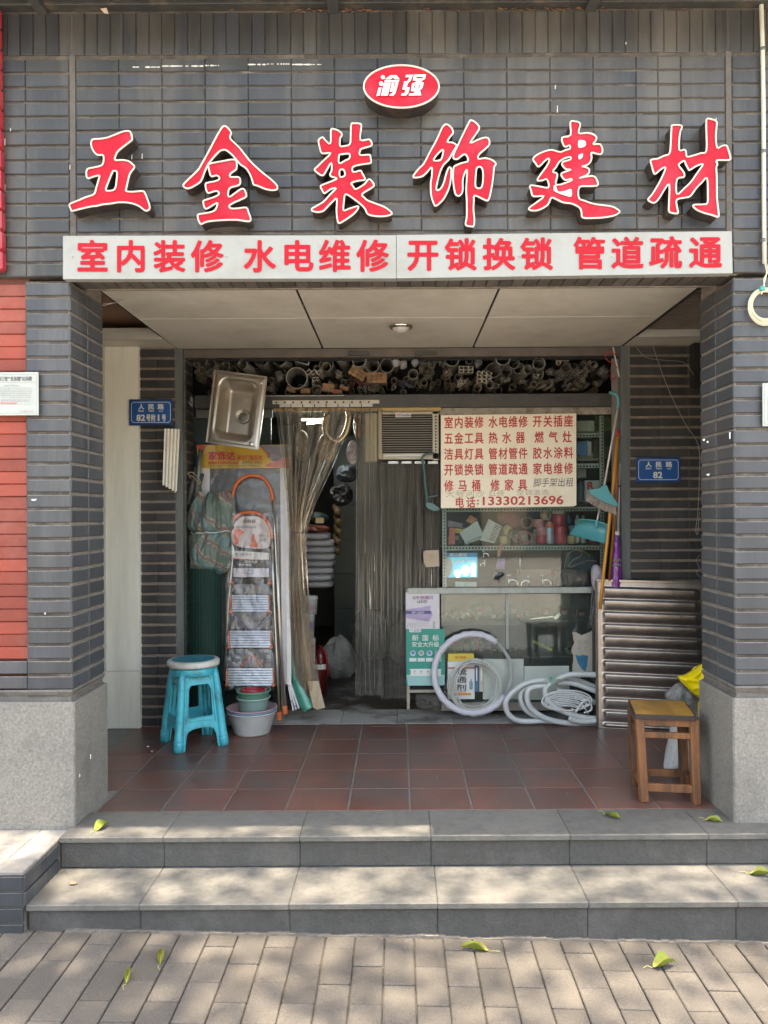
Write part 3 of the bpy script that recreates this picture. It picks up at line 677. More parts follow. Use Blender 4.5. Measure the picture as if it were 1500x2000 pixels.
for nm, lb, keys in (
    ('sign_letter', 'raised red sign letter 五 with cream edging, the first at the left of the fascia', ['five']),
    ('sign_letter', 'raised red sign letter 金 with a wide roof stroke over its body', ['gold_roof', 'gold_body']),
    ('sign_letter', 'raised red sign letter 装, pinkish and missing trim at its top', ['clothes']),
    ('sign_letter', 'raised red sign letter 饰 with a long descending stroke right of the oval sign', ['decor_left', 'decor_right']),
    ('sign_letter', 'raised red sign letter 建 with a long sweeping foot', ['build']),
    ('sign_letter', 'raised red sign letter 材, the last at the right of the fascia', ['timber'])):
    ox, oy, s, lp = CH[keys[0]]
    t = thing(nm, lb, 'sign letter', P(ox + 90, oy + 190, 3.62), sg)
    for k in keys: sign_char(t, k, (2, 2) if False else None) if k != 'clothes' else sign_char(t, k)
    if keys[0] == 'build':
        g = G()
        for lp in ([(440,1015),(468,1022),(500,1108),(600,1102),(697,1072),(697,1182),(600,1165),(520,1138),(455,1108),(433,1080)], [(808,345),(880,338),(915,365),(915,410),(880,440),(808,445)], [(810,560),(870,540),(868,580),(850,610),(812,622)]):
            g.sheet([crom([(1025 + x * .13, 230 + y * .13) for x, y in lp], 3)], lambda x, y, t_: P(x, y, DS - .001))
        g.obj('cream_infill', M_FILLW, t)
# ---- oval sign
ov = thing('oval_sign', 'oval red light-box sign with a cream rim and two white characters above the letters', 'sign', P(784, 210, 3.62))
def oval(k, n=64): return [(784 + (73 - k) * cos(2 * pi * i / n), 169 + (41 - k) * sin(2 * pi * i / n)) for i in range(n)]
G().sheet([oval(0)], lambda x, y, t_: P(x, y, 3.552)).obj('face', M_FACE, ov)
g = G(); a = [P(x, y, 3.55) for x, y in oval(0)]; b = [Vector((p.x, BW, p.z)) for p in a]; n = 64
g.add(a + b, [(i, (i + 1) % n, n + (i + 1) % n, n + i) for i in range(n)]); g.obj('side_return', M_SIDE, ov)
G().tube([P(x, y, 3.549) for x, y in oval(-.5)], .0045, 6, closed=True).obj('rim', M_TRIM, ov)
# chunky slanted characters built stroke by stroke (zoomed pixel frame)
M_CHW = mat('aged_white_letter_acrylic', (.78, .66, .66), .5, var=.12, nscale=30)
def zz_(pts): return [(700 + x * .11333, 115 + y * .11333) for x, y in pts]
g = G()
def ovp(loops, d=3.545): g.prism([zz_(l) for l in loops], lambda x, y, t_: P(x, y, t_), d, 3.5515)
def disc(cx, cy, r): ovp([[(cx + r * cos(a * pi / 9), cy + r * sin(a * pi / 9)) for a in range(18)]])
disc(422, 316, 36); disc(393, 426, 38)
ovp([[(345,497),(400,492),(370,628),(308,645)]])
ovp([[(455,352),(550,283),(655,280),(715,352),(632,352),(598,318),(555,352)]])
ovp([[(455,366),(708,366),(690,402),(445,406)]])
ovp([[(440,415),(560,412),(510,628),(470,637),(440,637),(465,560),(430,634),(388,638)],[(485,452),(500,450),(497,470),(482,472)],[(468,520),(484,518),(480,536),(465,538)]])
ovp([[(575,414),(622,412),(590,560),(540,572)]])
ovp([[(640,410),(690,408),(640,590),(600,637),(532,637),(545,607),(585,592)]])
ovp([[(820,275),(942,272),(905,370),(850,425),(835,490),(885,490),(860,590),(820,633),(735,633),(745,595),(795,590),(810,530),(757,530),(790,385),(840,385),(865,345),(880,318),(808,318)]])
ovp([[(955,270),(1165,265),(1150,345),(1100,375),(1080,402),(1130,405),(1105,500),(1060,545),(1075,590),(1082,628),(865,633),(880,595),(960,590),(975,560),(905,555),(925,425),(985,400),(1000,375),(935,372)],
     [(1000,310),(1115,308),(1108,335),(995,338)],[(965,452),(985,450),(978,500),(958,502)],[(1040,450),(1060,450),(1052,500),(1032,500)]])
g.obj('lettering', M_CHW, ov)

# ---- white banner boards
M_BAN = mat('dusty_white_banner', (.335, .34, .32), .5, var=.05, nscale=5, dirt=((.22, .20, .16), .45, 3.5, .5), bump=.15, bscale=14)
M_BTXT = mat('coral_red_vinyl', (.45, .010, .022), .5, var=.08, nscale=9, spec=.2)
DB = 3.60
for i, (x0, y0, x1, y1, x2, y2, x3, y3, lb, txt) in enumerate((
    (123, 460.5, 773.5, 459.5, 773.5, 543.5, 123, 545, 'left white banner board lettered in red with interior decoration and electrical repair',
     [('室', 149, 212, 468, 533), ('内', 224, 287, 468, 533), ('装', 299, 363, 468, 533), ('修', 373, 437, 468, 533), ('水', 475, 539, 468, 533), ('电', 549, 613, 468, 532), ('维', 622, 686, 467, 532), ('修', 696, 760, 467, 532)]),
    (774.5, 459, 1429, 451.5, 1431, 533.5, 774.5, 543.5, 'right white banner board lettered in red with lock changing and pipe clearing',
     [('开', 794, 858, 465, 530), ('锁', 868, 932, 464.5, 529.5), ('换', 942, 1007, 464, 529), ('锁', 1016, 1081, 463, 528.5), ('管', 1119, 1184, 462, 527), ('道', 1193, 1258, 461.5, 526.5), ('疏', 1268, 1333, 460.5, 525.5), ('通', 1345, 1411, 460, 525)]))):
    b = thing('banner_board', lb, 'sign board', P((x0 + x1) / 2, y3, 3.62), 'white banner boards under the letters')
    n = 40
    def mb(u, v, dd=0.0):
        x = (x0 * (1 - u) + x1 * u) * (1 - v) + (x3 * (1 - u) + x2 * u) * v; y = (y0 * (1 - u) + y1 * u) * (1 - v) + (y3 * (1 - u) + y2 * u) * v
        return P(x, y, DB + dd)
    g = G(); g.grid(n, 6, lambda u, v: mb(u, v, .0012 * noise.noise(Vector((u * 16 + i * 9, v * 3, 0)))))
    c4 = [mb(0, 0), mb(1, 0), mb(1, 1), mb(0, 1)]; d4 = [Vector((p.x, 3.648, p.z)) for p in c4]
    g.add(c4 + d4, [(0, 1, 5, 4), (1, 2, 6, 5), (2, 3, 7, 6), (3, 0, 4, 7)])
    g.obj('board', M_BAN, b)
    for q in range(len(txt)): lettering('character', txt[q:q + 1], flat(DB - .0025), M_BTXT, b, off=.028)
    g = G()
    for sx in ((20, 320, 630) if i == 0 else (240, 420, 600)):
        g.lathe([(.0, -.004), (.005, -.003), (.006, 0)], Matrix.Translation(P(x0 + sx, 503, DB - .001)) @ Matrix.Rotation(pi / 2, 4, 'X'), 8)
    g.obj('screw', mat('rusty_screw', (.25, .12, .06), .7), b)

# ---------------------------------------------------------------- blue number plates
M_BLUE = mat('enamel_blue', (.012, .10, .32), .35, var=.12, nscale=12, coat=.2, dirt=((.06, .08, .14), .5, 9))
M_BLUE2 = mat('enamel_blue_edge', (.014, .05, .16), .4, var=.15)
M_PLW = mat('plate_white', (.72, .72, .68), .5, var=.08)
def plate(label, x0, y0, x1, y1, D, items):
    t = thing('number_plate', label, 'address plate', P((x0 + x1) / 2, y1, D), 'blue street number plates')
    a = P(x0, y0, D); b = P(x1, y1, D)
    def mp(x, y, d=0.0): return P(x0 + (x1 - x0) * x, y0 + (y1 - y0) * y, D + d)
    G().box(a.x, b.x, D, D + .006, b.z, a.z, .002).obj('plate', M_BLUE2, t)
    G().sheet([[(.035, .06), (.965, .06), (.965, .94), (.035, .94)]], lambda x, y, t_: mp(x, y, -.0012)).obj('panel', M_BLUE, t)
    w, h = .010, .018; c = .045; d = .085
    o = [(.05 + c, .10), (.95 - c, .10), (.95, .10 + d), (.95, .90 - d), (.95 - c, .90), (.05 + c, .90), (.05, .90 - d), (.05, .10 + d)]
    g = G(); n = len(o)
    for i in range(n):
        p, q = o[i], o[(i + 1) % n]; L = sqrt((q[0] - p[0]) ** 2 + ((q[1] - p[1]) * .58) ** 2); nx, ny = (q[1] - p[1]) * .58 / L, -(q[0] - p[0]) / L
        g.add([mp(p[0], p[1], -.002), mp(q[0], q[1], -.002), mp(q[0] - nx * w, q[1] - ny * w * 1.8, -.002), mp(p[0] - nx * w, p[1] - ny * w * 1.8, -.002)], [(0, 1, 2, 3)])
    g.obj('border_line', M_PLW, t)
    g = G(); 
    for sx in (.05, .95):
        for sy in (.1, .9): g.lathe([(0, -.0045), (.003, -.004), (.004, 0)], Matrix.Translation(mp(sx, sy)) @ Matrix.Rotation(pi / 2, 4, 'X'), 8)
    g.obj('screw', M_DKSTEEL, t)
    lettering('lettering', items, lambda x, y: mp(x, y, -.0026), M_PLW, t, off=.03)
    return t
plate('blue street plate reading 82号附1号 on the left side of the doorway', 252, 780, 337.5, 830.5, 5.315,
      [('人', .21, .35, .17, .40), ('民', .43, .58, .17, .40), ('路', .65, .80, .17, .40), ('REN', .215, .335, .42, .485), ('MIN', .45, .57, .42, .485), ('LU', .69, .77, .42, .485),
       ('82', .17, .37, .585, .84), ('号', .39, .495, .57, .86), ('附', .50, .605, .57, .86), ('1', .655, .695, .585, .84), ('号', .745, .845, .57, .86)])
plate('blue street plate reading 82 on the wall right of the doorway', 1242.5, 893, 1329.5, 942, 5.36,
      [('人', .21, .35, .17, .40), ('民', .43, .58, .17, .40), ('路', .66, .81, .17, .40), ('REN', .215, .335, .42, .485), ('MIN', .45, .57, .42, .485), ('LU', .70, .78, .42, .485), ('82', .38, .59, .58, .84)])
# ---- notice boards on the pillars
M_NOT = mat('notice_white_plastic', (.42, .45, .42), .4, var=.06, nscale=5, dirt=((.4, .4, .36), .4, 7))
M_INK = mat('faded_black_print', (.10, .10, .10), .6)
M_INKG = mat('faded_grey_print', (.28, .28, .28), .6)
nb = thing('notice_board', 'white public notice board with fine print on the left pillar', 'notice', P(30, 811, 3.63))
a = P(-42, 727, 3.628); b = P(75, 811, 3.628)
G().box(a.x, b.x, 3.628, 3.636, b.z, a.z, .002).obj('board', M_NOT, nb)
g = G()
def ln(x0, y0, x1, y1, w=.5, d=3.6268):
    if abs(x1 - x0) > abs(y1 - y0): g.add([P(x0, y0 - w / 2, d), P(x1, y1 - w / 2, d), P(x1, y1 + w / 2, d), P(x0, y0 + w / 2, d)], [(0, 1, 2, 3)])
    else: g.add([P(x0 - w / 2, y0, d), P(x0 + w / 2, y0, d), P(x1 + w / 2, y1, d), P(x1 - w / 2, y1, d)], [(0, 1, 2, 3)])
for y in (731, 747, 807): ln(-38, y, 71, y)
ln(71, 731, 71, 807)
for y in (757, 762.5, 780, 784, 790): ln(-30, y, 65, y, .35)
for x in (-10, 5, 10, 16, 23, 28, 34, 41, 49, 57, 65): ln(x, 780, x, 790, .35)
g.obj('ruled_line', M_INKG, nb)
items = [('“门前三包”“五长制”公示牌', -14, 62, 735, 744)]
lettering('title', items, flat(3.6265), M_INK, nb, off=.01)
lettering('small_print', [('责任区域门前清扫保洁', 6, 38, 751.5, 755), ('市容环境卫生责任人应当履行下列责任包环境卫生', -30, 62, 758.4, 761.2), ('包绿化包秩序保持清洁整齐无乱堆放无乱张贴无乱搭建', -30, 62, 763.5, 766.3), ('不得占道经营不得乱倒垃圾污水保持路面干净', -30, 62, 767.2, 770), ('街道办事处社区居委会联合监督管理共同维护', -30, 62, 771, 773.8), ('保护公共设施', -30, 62, 774.8, 777.6), ('街长路长巷长楼长店长', 0, 56, 781, 783.5), ('城市管理局监制', 38, 66, 801.5, 805)], flat(3.6265), M_INKG, nb)
lettering('red_print', [('某某某某某某', 0, 33, 785.5, 789.5)], flat(3.6265), mat('red_print', (.7, .06, .05), .6), nb)
nb2 = thing('notice_board', 'white framed notice board cut by the right picture edge on the right pillar', 'notice', P(1510, 831, 3.63))
a = P(1489.5, 748, 3.628); b = P(1600, 832, 3.628)
G().box(a.x, b.x, 3.628, 3.636, b.z, a.z, .002).obj('board', M_NOT, nb2)
g = G(); ln(1493, 752, 1596, 752); ln(1493, 828, 1596, 828); ln(1493, 752, 1493, 828); ln(1499, 767, 1596, 767); ln(1499, 775, 1499, 822)
g.obj('ruled_line', M_INKG, nb2)
# ---- conduit and cable coil on the right pillar
cd = thing('conduit_pipe', 'cream plastic conduit running down the right edge of the fascia', 'pipe', P(1491, 520, 3.62))
pts = [P(x, y, 3.632) for x, y in ((1487, 10), (1489.5, 100), (1491, 200), (1491.5, 300), (1492, 400), (1493, 515))]
G().tube([P(1487, -20, 3.632)] + pts, .0098, 10).obj('conduit', mat('aged_cream_conduit', (.60, .60, .52), .5, var=.12, nscale=10, dirt=((.35, .28, .16), .5, 5)), cd)
for y in (96, 296, 470):
    G().tube([P(1490.5 if y > 100 else 1489.4, y - 3, 3.632), P(1490.5 if y > 100 else 1489.4, y + 3, 3.632)], .0125, 10).obj('clamp', M_STEEL, cd)
cc = thing('cable_coil', 'coil of cream cable hanging on the right pillar tied with teal tape', 'cable', P(1493, 636, 3.6))
M_CAB = mat('cream_cable', (.66, .61, .46), .45, var=.1)
for k in range(7):
    rx, rz, ox = 31.5 - 1.0 * k + random.uniform(-1, 1), 36.5 - 1.7 * k, random.uniform(-1, 1) + k * .4
    G().tube([P(1493 + ox + rx * sin(a * pi / 20), 599 - 1.5 * k * .3 + rz * cos(a * pi / 20), 3.630 - .004 * (k % 3) - .002 * sin(a)) for a in range(40)], .0030, 6, closed=True).obj('cable_loop', M_CAB, cc)
for dx in (0, 3):
    G().tube(crom([P(1494 + dx, 515, 3.632), P(1497 + dx, 530, 3.625), P(1495 - dx, 545, 3.62), P(1490 + dx, 562, 3.618), P(1487, 575, 3.62)], 5, False), .0026, 6).obj('cable_end', M_CAB, cc)
G().box(PX(1485, 563, 3.61), PX(1495, 563, 3.61), 3.608, 3.636, PZ(1490, 567, 3.61), PZ(1490, 559, 3.61), .003).obj('tape', mat('teal_tape', (.05, .33, .30), .5), cc)
# ---------------------------------------------------------------- things on the porch
def Mloc(x, y, z, rz=0, rx=0, ry=0): return Matrix.Translation((x, y, z)) @ Matrix.Rotation(rz, 4, 'Z') @ Matrix.Rotation(rx, 4, 'X') @ Matrix.Rotation(ry, 4, 'Y')
# -- blue plastic stool
M_SKY = mat('scuffed_turquoise_plastic', (.035, .43, .52), .38, var=.08, nscale=8, dirt=((.02, .13, .16), .7, 9, .47), bump=.08)
M_STOPW = mat('worn_white_seat_pad', (.58, .57, .52), .6, var=.12, nscale=10, dirt=((.25, .24, .2), .6, 8))
M_STOPB = mat('worn_blue_seat_print', (.02, .20, .27), .45, var=.35, nscale=9, dirt=((.30, .36, .34), .45, 7))
SX, SY = -1.335, 4.985; SRZ = radians(33)
ps = thing('plastic_stool', 'turquoise plastic stool with a round white and blue pad left of the doorway', 'stool', (SX, SY, FL))
R0 = Matrix.Translation((SX, SY, FL)) @ Matrix.Rotation(SRZ, 4, 'Z')
HB, HT, SHT = .155, .108, .500      # half side bottom/top, seat height
def half(z): return HB + (HT - HB) * (z / SHT)
for k in range(4):
    RM = R0 @ Matrix.Rotation(k * pi / 2, 4, 'Z')
    def face(x, z, t, RM=RM): return RM @ Vector((x * half(z), -half(z) + t, z))
    # side panel with window and lower arch, x in -1..1
    outl = [(-.80, .0), (-.80, .475), (.80, .475), (.80, .0), (.70, .0), (.66, .08), (.56, .115), (.35, .128), (0, .132), (-.35, .128), (-.56, .115), (-.66, .08), (-.70, .0)]
    win = [(-.60, .205), (-.60, .37), (-.52, .395), (-.40, .402), (.40, .402), (.52, .395), (.60, .37), (.60, .205), (.50, .197), (-.50, .197)]
    g = G(); g.prism([outl, win], face, 0, .006)
    # raised lips
    g.tube([face(x, z, -.001) for x, z in win], .0035, 6, closed=True)
    g.tube(crom([face(x, z, -.001) for x, z in ((-.70, .0), (-.66, .085), (-.56, .12), (-.35, .133), (0, .137), (.35, .133), (.56, .12), (.66, .085), (.70, .0))], 3, False), .0032, 6)
    g.tube(crom([face(x, z, -.002) for x, z in ((-.66, .165), (-.60, .172), (0, .176), (.60, .172), (.66, .165))], 3, False), .0028, 6)
    g.tube(crom([face(x, z, -.001) for x, z in ((-.68, .16), (-.68, .40), (-.60, .435), (-.4, .445), (.4, .445), (.60, .435), (.68, .40), (.68, .16))], 3, False), .0030, 6)
    g.obj('side_panel', M_SKY, ps)
    # corner leg, splayed and ribbed, foot collar
    c = lambda z, o=0: RM @ Vector((-(half(z) + o) * .96, -(half(z) + o) * .96, z))
    g = G(); n = 14
    g.tube([c(z) for z in (0, .03, .06, .063, .2, .35, .45, .485)], [.031, .031, .031, .028, .027, .025, .022, .016], n)
    g.tube([c(.062), c(.070)], [.0325, .0315], n); g.tube([c(.040), c(.046)], [.0325, .0320], n)
    g.obj('leg', M_SKY, ps)
g = G(); Mt = R0 @ Matrix.Translation((0, 0, SHT - .045))
g.lathe([(.148, 0), (.152, .01), (.151, .03), (.149, .05), (.0, .052)], Mt, 40); g.obj('seat', M_SKY, ps)
g = G(); Mt = R0 @ Matrix.Translation((0, 0, SHT + .007))
g.lathe([(.153, 0), (.164, .001), (.167, .012), (.166, .030), (.158, .038), (.135, .040)], Mt, 44); g.obj('seat_rim', M_STOPW, ps)
G().lathe([(.137, .0400), (.12, .041), (.0, .0415)], Mt, 44).obj('seat_pad', M_STOPB, ps)

# -- wooden stool
M_WOOD = mat('worn_orange_brown_wood', (.21, .085, .032), .6, var=.45, nscale=16, bump=.7, bscale=60, rnd=.15, dirt=((.05, .026, .017), .92, 13, .44), streak=True)
M_WOODT = mat('yellow_wood_seat', (.36, .19, .04), .5, var=.28, nscale=7, bump=.2, rnd=.10, dirt=((.16, .08, .03), .6, 8, .46))
ws = thing('wooden_stool', 'old wooden stool with a yellowed plank seat in front of the right pillar', 'stool', (1.37, 4.02, FL))
def Pf(x, y, D): return P(x, y, D)
seatz = FL + .447
c = {'fl': (P(1258, 1566, 3.925), (1248, 1396)), 'fr': (P(1360, 1571, 3.885), (1354, 1399)), 'bl': (P(1241, 1536, 4.16), (1234, 1370)), 'br': (P(1336, 1534, 4.13), (1331, 1372))}
top = {}; bot = {}
for k, (b, tp) in c.items():
    D = {'fl': 3.94, 'fr': 3.90, 'bl': 4.15, 'br': 4.12}[k]
    t_ = P(tp[0], tp[1], D); top[k] = Vector((t_.x, D, seatz - .022)); bot[k] = Vector((b.x, b.y, FL))
    G().beam(bot[k], top[k], .042, .040, .004).obj('leg', M_WOOD, ws)
def lp(k, h): return bot[k].lerp(top[k], h)
for h, w, ks in ((.955, .040, (('fl', 'fr'), ('bl', 'br'), ('fl', 'bl'), ('fr', 'br'))), (.80, .030, (('fl', 'fr'), ('fl', 'bl'), ('fr', 'br'))), (.175, .040, (('fl', 'fr'), ('bl', 'br'), ('fl', 'bl'), ('fr', 'br')))):
    for a, b in ks:
        G().beam(lp(a, h), lp(b, h), .022, w, .003, up=(0, 0, 1)).obj('rail', M_WOOD, ws)
A = P(1228, 1364.6, 4.235); B = P(1336, 1367, 4.20); C_ = P(1358.5, 1394, 3.87); E_ = P(1241, 1386, 3.92)
def seat(u, v, t): 
    p = A.lerp(B, u).lerp(E_.lerp(C_, u), v); return Vector((p.x, p.y, seatz + t))
for u0, u1 in ((0, .35), (.353, .67), (.673, 1)):
    g = G(); vs = [seat(u, v, t) for t in (-.018, .0) for u, v in ((u0, 0), (u1, 0), (u1, 1), (u0, 1))]
    g.add(vs, [(4, 5, 6, 7), (3, 2, 1, 0), (0, 1, 5, 4), (1, 2, 6, 5), (2, 3, 7, 6), (3, 0, 4, 7)]); g.obj('seat_plank', M_WOODT, ws)
g = G()
for a, b in (((0, 0), (1, 0)), ((1, 0), (1, 1)), ((1, 1), (0, 1)), ((0, 1), (0, 0))):
    g.beam(seat(*a, -.011), seat(*b, -.011), .006, .024, .001, up=(0, 0, 1))
g.obj('dark_edging', mat('blackened_edge', (.035, .025, .02), .7), ws)

# -- basins and buckets
def bowl(prof_o, th, M, n=44):
    g = G(); inner = [(max(.001, r - th), z + (th if i == 0 else 0)) for i, (r, z) in enumerate(prof_o)]
    prof = [(0, prof_o[0][1])] + prof_o + inner[::-1] + [(0, prof_o[0][1] + th)]
    g.lathe(prof, M, n); return g
bx, by = P(492, 1400, 5.22).x, 5.22
def basin(name, label, z, r, h, m, grp, cat='basin'):
    t = thing(name, label, cat, (bx, by, z), grp)
    M = Mloc(bx, by, z)
    bowl([(r * .66, 0), (r * .70, .004), (r * .72, .012), (r * .93, h - .012), (r * .95, h - .008), (r * 1.0, h - .004), (r * 1.0, h), (r * .955, h + .001)], .004, M).obj('bowl', m, t)
    return t
M_B1 = mat('pale_grey_plastic', (.50, .52, .51), .4, var=.06, dirt=((.3, .3, .28), .3, 7)); M_B2 = mat('pink_lilac_plastic', (.45, .30, .33), .4, var=.06); M_B3 = mat('dusty_blue_plastic', (.16, .27, .38), .4)
basin('basin', 'pale grey round plastic basin at the bottom of the stack beside the ladder', FL, .170, .150, M_B1, 'nested plastic basins')
basin('basin', 'thin blue-rimmed basin nested between the grey one and the pink one', FL + .012, .171, .150, M_B3, 'nested plastic basins')
basin('basin', 'pinkish lilac plastic basin, topmost of the nested basins', FL + .026, .173, .150, M_B2, 'nested plastic basins')
def bucket(label, z, m, r0, r1, h, grp='nested small buckets', logo=False):
    t = thing('bucket', label, 'bucket', (bx + .012, by, z), grp); M = Mloc(bx + .012, by, z)
    bowl([(r0, 0), (r0 + .003, .004), (r1 - .004, h - .02), (r1, h - .016), (r1 + .009, h - .008), (r1 + .010, h), (r1 + .002, h + .001)], .003, M).obj('pail', m, t)
    if logo:
        g = G()
        def cyl(a, zz): rr = r0 + (r1 - r0) * zz / h + .0012; return M @ Vector((rr * sin(a), -rr * cos(a), zz))
        for lpz in ([(-.07, .115), (.07, .115), (.07, .145), (-.07, .145)], [(-.06, .05), (.06, .05), (.07, .107), (-.07, .107)]):
            g.tube([cyl(a + .12, zz) for a, zz in lpz], .0012, 4, closed=True)
        g.lathe([(.010, 0), (.012, .001), (.010, .002)], Matrix.Translation(cyl(.12, .130)) @ Matrix.Rotation(pi / 2, 4, 'X'), 14)
        g.lathe([(.012, 0), (.014, .001), (.012, .002)], Matrix.Translation(cyl(.12, .060)) @ Matrix.Rotation(pi / 2, 4, 'X'), 14)
        g.obj('moulded_emblem', mat('pale_emblem', (.42, .56, .52), .4), t)
    return t
M_BK1 = mat('pale_sage_plastic', (.24, .37, .34), .4, var=.06, dirt=((.2, .25, .22), .3, 7)); M_BK2 = mat('dusty_green_plastic', (.10, .24, .18), .4, var=.08)
bucket('pale sage green bucket with a moulded emblem standing in the pink basin', FL + .045, M_BK1, .086, .105, .200, logo=True)
bucket('darker green bucket nested in the sage one, holding a red bucket', FL + .085, M_BK2, .086, .107, .205)
bucket('red bucket innermost of the nested buckets', FL + .098, mat('deep_red_plastic', (.32, .02, .03), .4), .070, .078, .195)

# -- corrugated metal panel on the right
M_ALU = mat('brushed_stainless_sheet', (.33, .295, .265), .30, metal=.95, var=.16, nscale=18, bump=.12, bscale=40, dirt=((.3, .22, .16), .25, 5))
mp_ = thing('ribbed_metal_panel', 'large ribbed stainless panel leaning behind the wooden stool', 'metal panel', (1.7, 5.2, FL))
pA, pB = (1164.5, 1133, 5.36), (1378, 1139, 5.20); pC, pD = (1166.5, 1420.5, 5.28), (1388, 1432, 5.08)
cA, cB, cC, cD = P(*pA), P(*pB), P(*pC), P(*pD); cD = Vector((cB.x + .01, 5.08, FL + .01)); cC.z = FL + .002
nrm = (cB - cA).cross(cC - cA).normalized()
if nrm.y > 0: nrm = -nrm
def panel(u, v):
    base = cA.lerp(cB, u).lerp(cC.lerp(cD, u), v)
    h = 0.0; nr = 12.0; ph = v * nr - .55; f = ph - math.floor(ph)
    if 0 <= ph < nr - .7:
        end = min(1, max(0, (u - .055) / .035)); end2 = min(1, max(0, (.93 - u) / .03))
        e = min(end, end2); wdt = .5 * (.3 + .7 * e)
        if f < .90: h = .020 * (min(1, f / .10) ** .5) * (cos(pi / 2 * max(0, (f - .1) / .8)) ** .8) * (e ** .6)
    w = .0015 * noise.noise(Vector((u * 6, v * 9, 3))) + .004 * max(0, v - .9) * noise.noise(Vector((u * 20, v * 20, 1))) * 6
    return base + nrm * (h + w)
g = G(); g.grid(70, 170, panel); g.obj('ribbed_sheet', M_ALU, mp_)
g = G(); g.beam(cA - nrm * .002, cC - nrm * .002, .016, .02, .002); g.beam(cA - nrm * .002, cB - nrm * .002, .016, .02, .002); g.obj('folded_edge', M_ALU, mp_)

# -- bags beside the right pillar
def crumple(p, amp, fr, seed=0):
    q = p * fr + Vector((seed, seed * 1.7, seed * .3))
    r1 = 1 - abs(noise.noise(q)) * 2; r2 = 1 - abs(noise.noise(q * 2.1)) * 2
    return amp * (r1 * .65 + r2 * .35)
def crumpled_poly(g, pts, D0, D1, thick, seed, n=26, amp=.02):
    """pillow-like crumpled bag whose outline follows pts (pixels); front bulges toward the viewer"""
    cx = sum(p[0] for p in pts) / len(pts); cy = sum(p[1] for p in pts) / len(pts)
    ring = crom(pts, 4); m = len(ring)
    y0 = min(p[1] for p in pts); y1 = max(p[1] for p in pts)
    vs = []; fs = []; K = 9
    for side in (-1, 1):
        base = len(vs)
        for k in range(K + 1):
            s = k / K
            for x, y in ring:
                X = cx + (x - cx) * s; Y = cy + (y - cy) * s; D = D0 + (D1 - D0) * ((Y - y0) / (y1 - y0))
                p = P(X, Y, D); dome = sqrt(max(0, 1 - s * s))
                p.y += side * thick * dome
                if 0 < s: p += Vector((0, side, 0)) * crumple(p, amp * (1 if s < 1 else .2), 9, seed)
                vs.append(p)
        for k in range(K):
            for i in range(m): fs.append((base + k * m + i, base + k * m + (i + 1) % m, base + (k + 1) * m + (i + 1) % m, base + (k + 1) * m + i))
    g.add(vs, fs, False); return g
M_YEL = mat('bright_yellow_bag', (.80, .62, .01), .3, var=.08, bump=.3, bscale=30)
M_CLR = clear_mat('milky_plastic_bag', (.78, .78, .76), .55, .35, .15, .6, 25)
M_WOV = mat('woven_white_sack', (.56, .56, .55), .6, var=.12, nscale=50, bump=.4)
b1 = thing('plastic_bag', 'crumpled bright yellow plastic bag stuffed on top of the bundle beside the right pillar', 'plastic bag', P(1360, 1370, 4.3))
crumpled_poly(G(), [(1373, 1296), (1386, 1312), (1388, 1330), (1379, 1331), (1379, 1371), (1364, 1363), (1345, 1347), (1325, 1324), (1341, 1317), (1356, 1308)], 4.30, 4.30, .05, 3, amp=.03).obj('bag', M_YEL, b1)
b2 = thing('plastic_bag', 'milky clear plastic bag below the yellow bag behind the stool seat', 'plastic bag', P(1330, 1400, 4.38))
crumpled_poly(G(), [(1310, 1345), (1322, 1334), (1340, 1338), (1365, 1362), (1372, 1385), (1368, 1420), (1345, 1430), (1318, 1415), (1305, 1375), (1300, 1358)], 4.42, 4.42, .06, 8, amp=.035).obj('bag', M_CLR, b2)
b3 = thing('woven_sack', 'white woven sack standing behind the stool legs', 'sack', P(1325, 1500, 4.5))
crumpled_poly(G(), [(1320, 1400), (1352, 1402), (1366, 1440), (1370, 1500), (1352, 1510), (1320, 1505), (1297, 1505), (1303, 1465)], 4.42, 4.38, .08, 12, amp=.014).obj('sack', M_WOV, b3)
b4 = thing('striped_sack', 'yellow, white and green striped woven sack squeezed against the right plinth', 'sack', P(1370, 1470, 4.4))
for i, (pts, m) in enumerate((([(1363, 1372), (1378, 1370), (1383, 1400), (1382, 1436), (1372, 1437), (1364, 1420)], mat('yellow_sack_cloth', (.62, .47, .10), .5, var=.15, bump=.3)),
                 ([(1373, 1368), (1379, 1367), (1383, 1436), (1379, 1436)], mat('green_stripe', (.05, .24, .12), .5)),
                 ([(1362, 1425), (1380, 1436), (1384, 1470), (1382, 1535), (1366, 1530), (1358, 1500)], mat('dirty_white_blue_sack', (.45, .45, .47), .6, var=.4, nscale=60)),
                 ([(1370, 1450), (1383, 1452), (1384, 1480), (1374, 1487), (1366, 1470)], M_YEL))):
    crumpled_poly(G(), pts, 4.36 - .02 * i, 4.36 - .02 * i, .045, 20 + i, amp=.02).obj(('sack', 'green_band', 'lower_sack', 'yellow_patch')[i], m, b4)

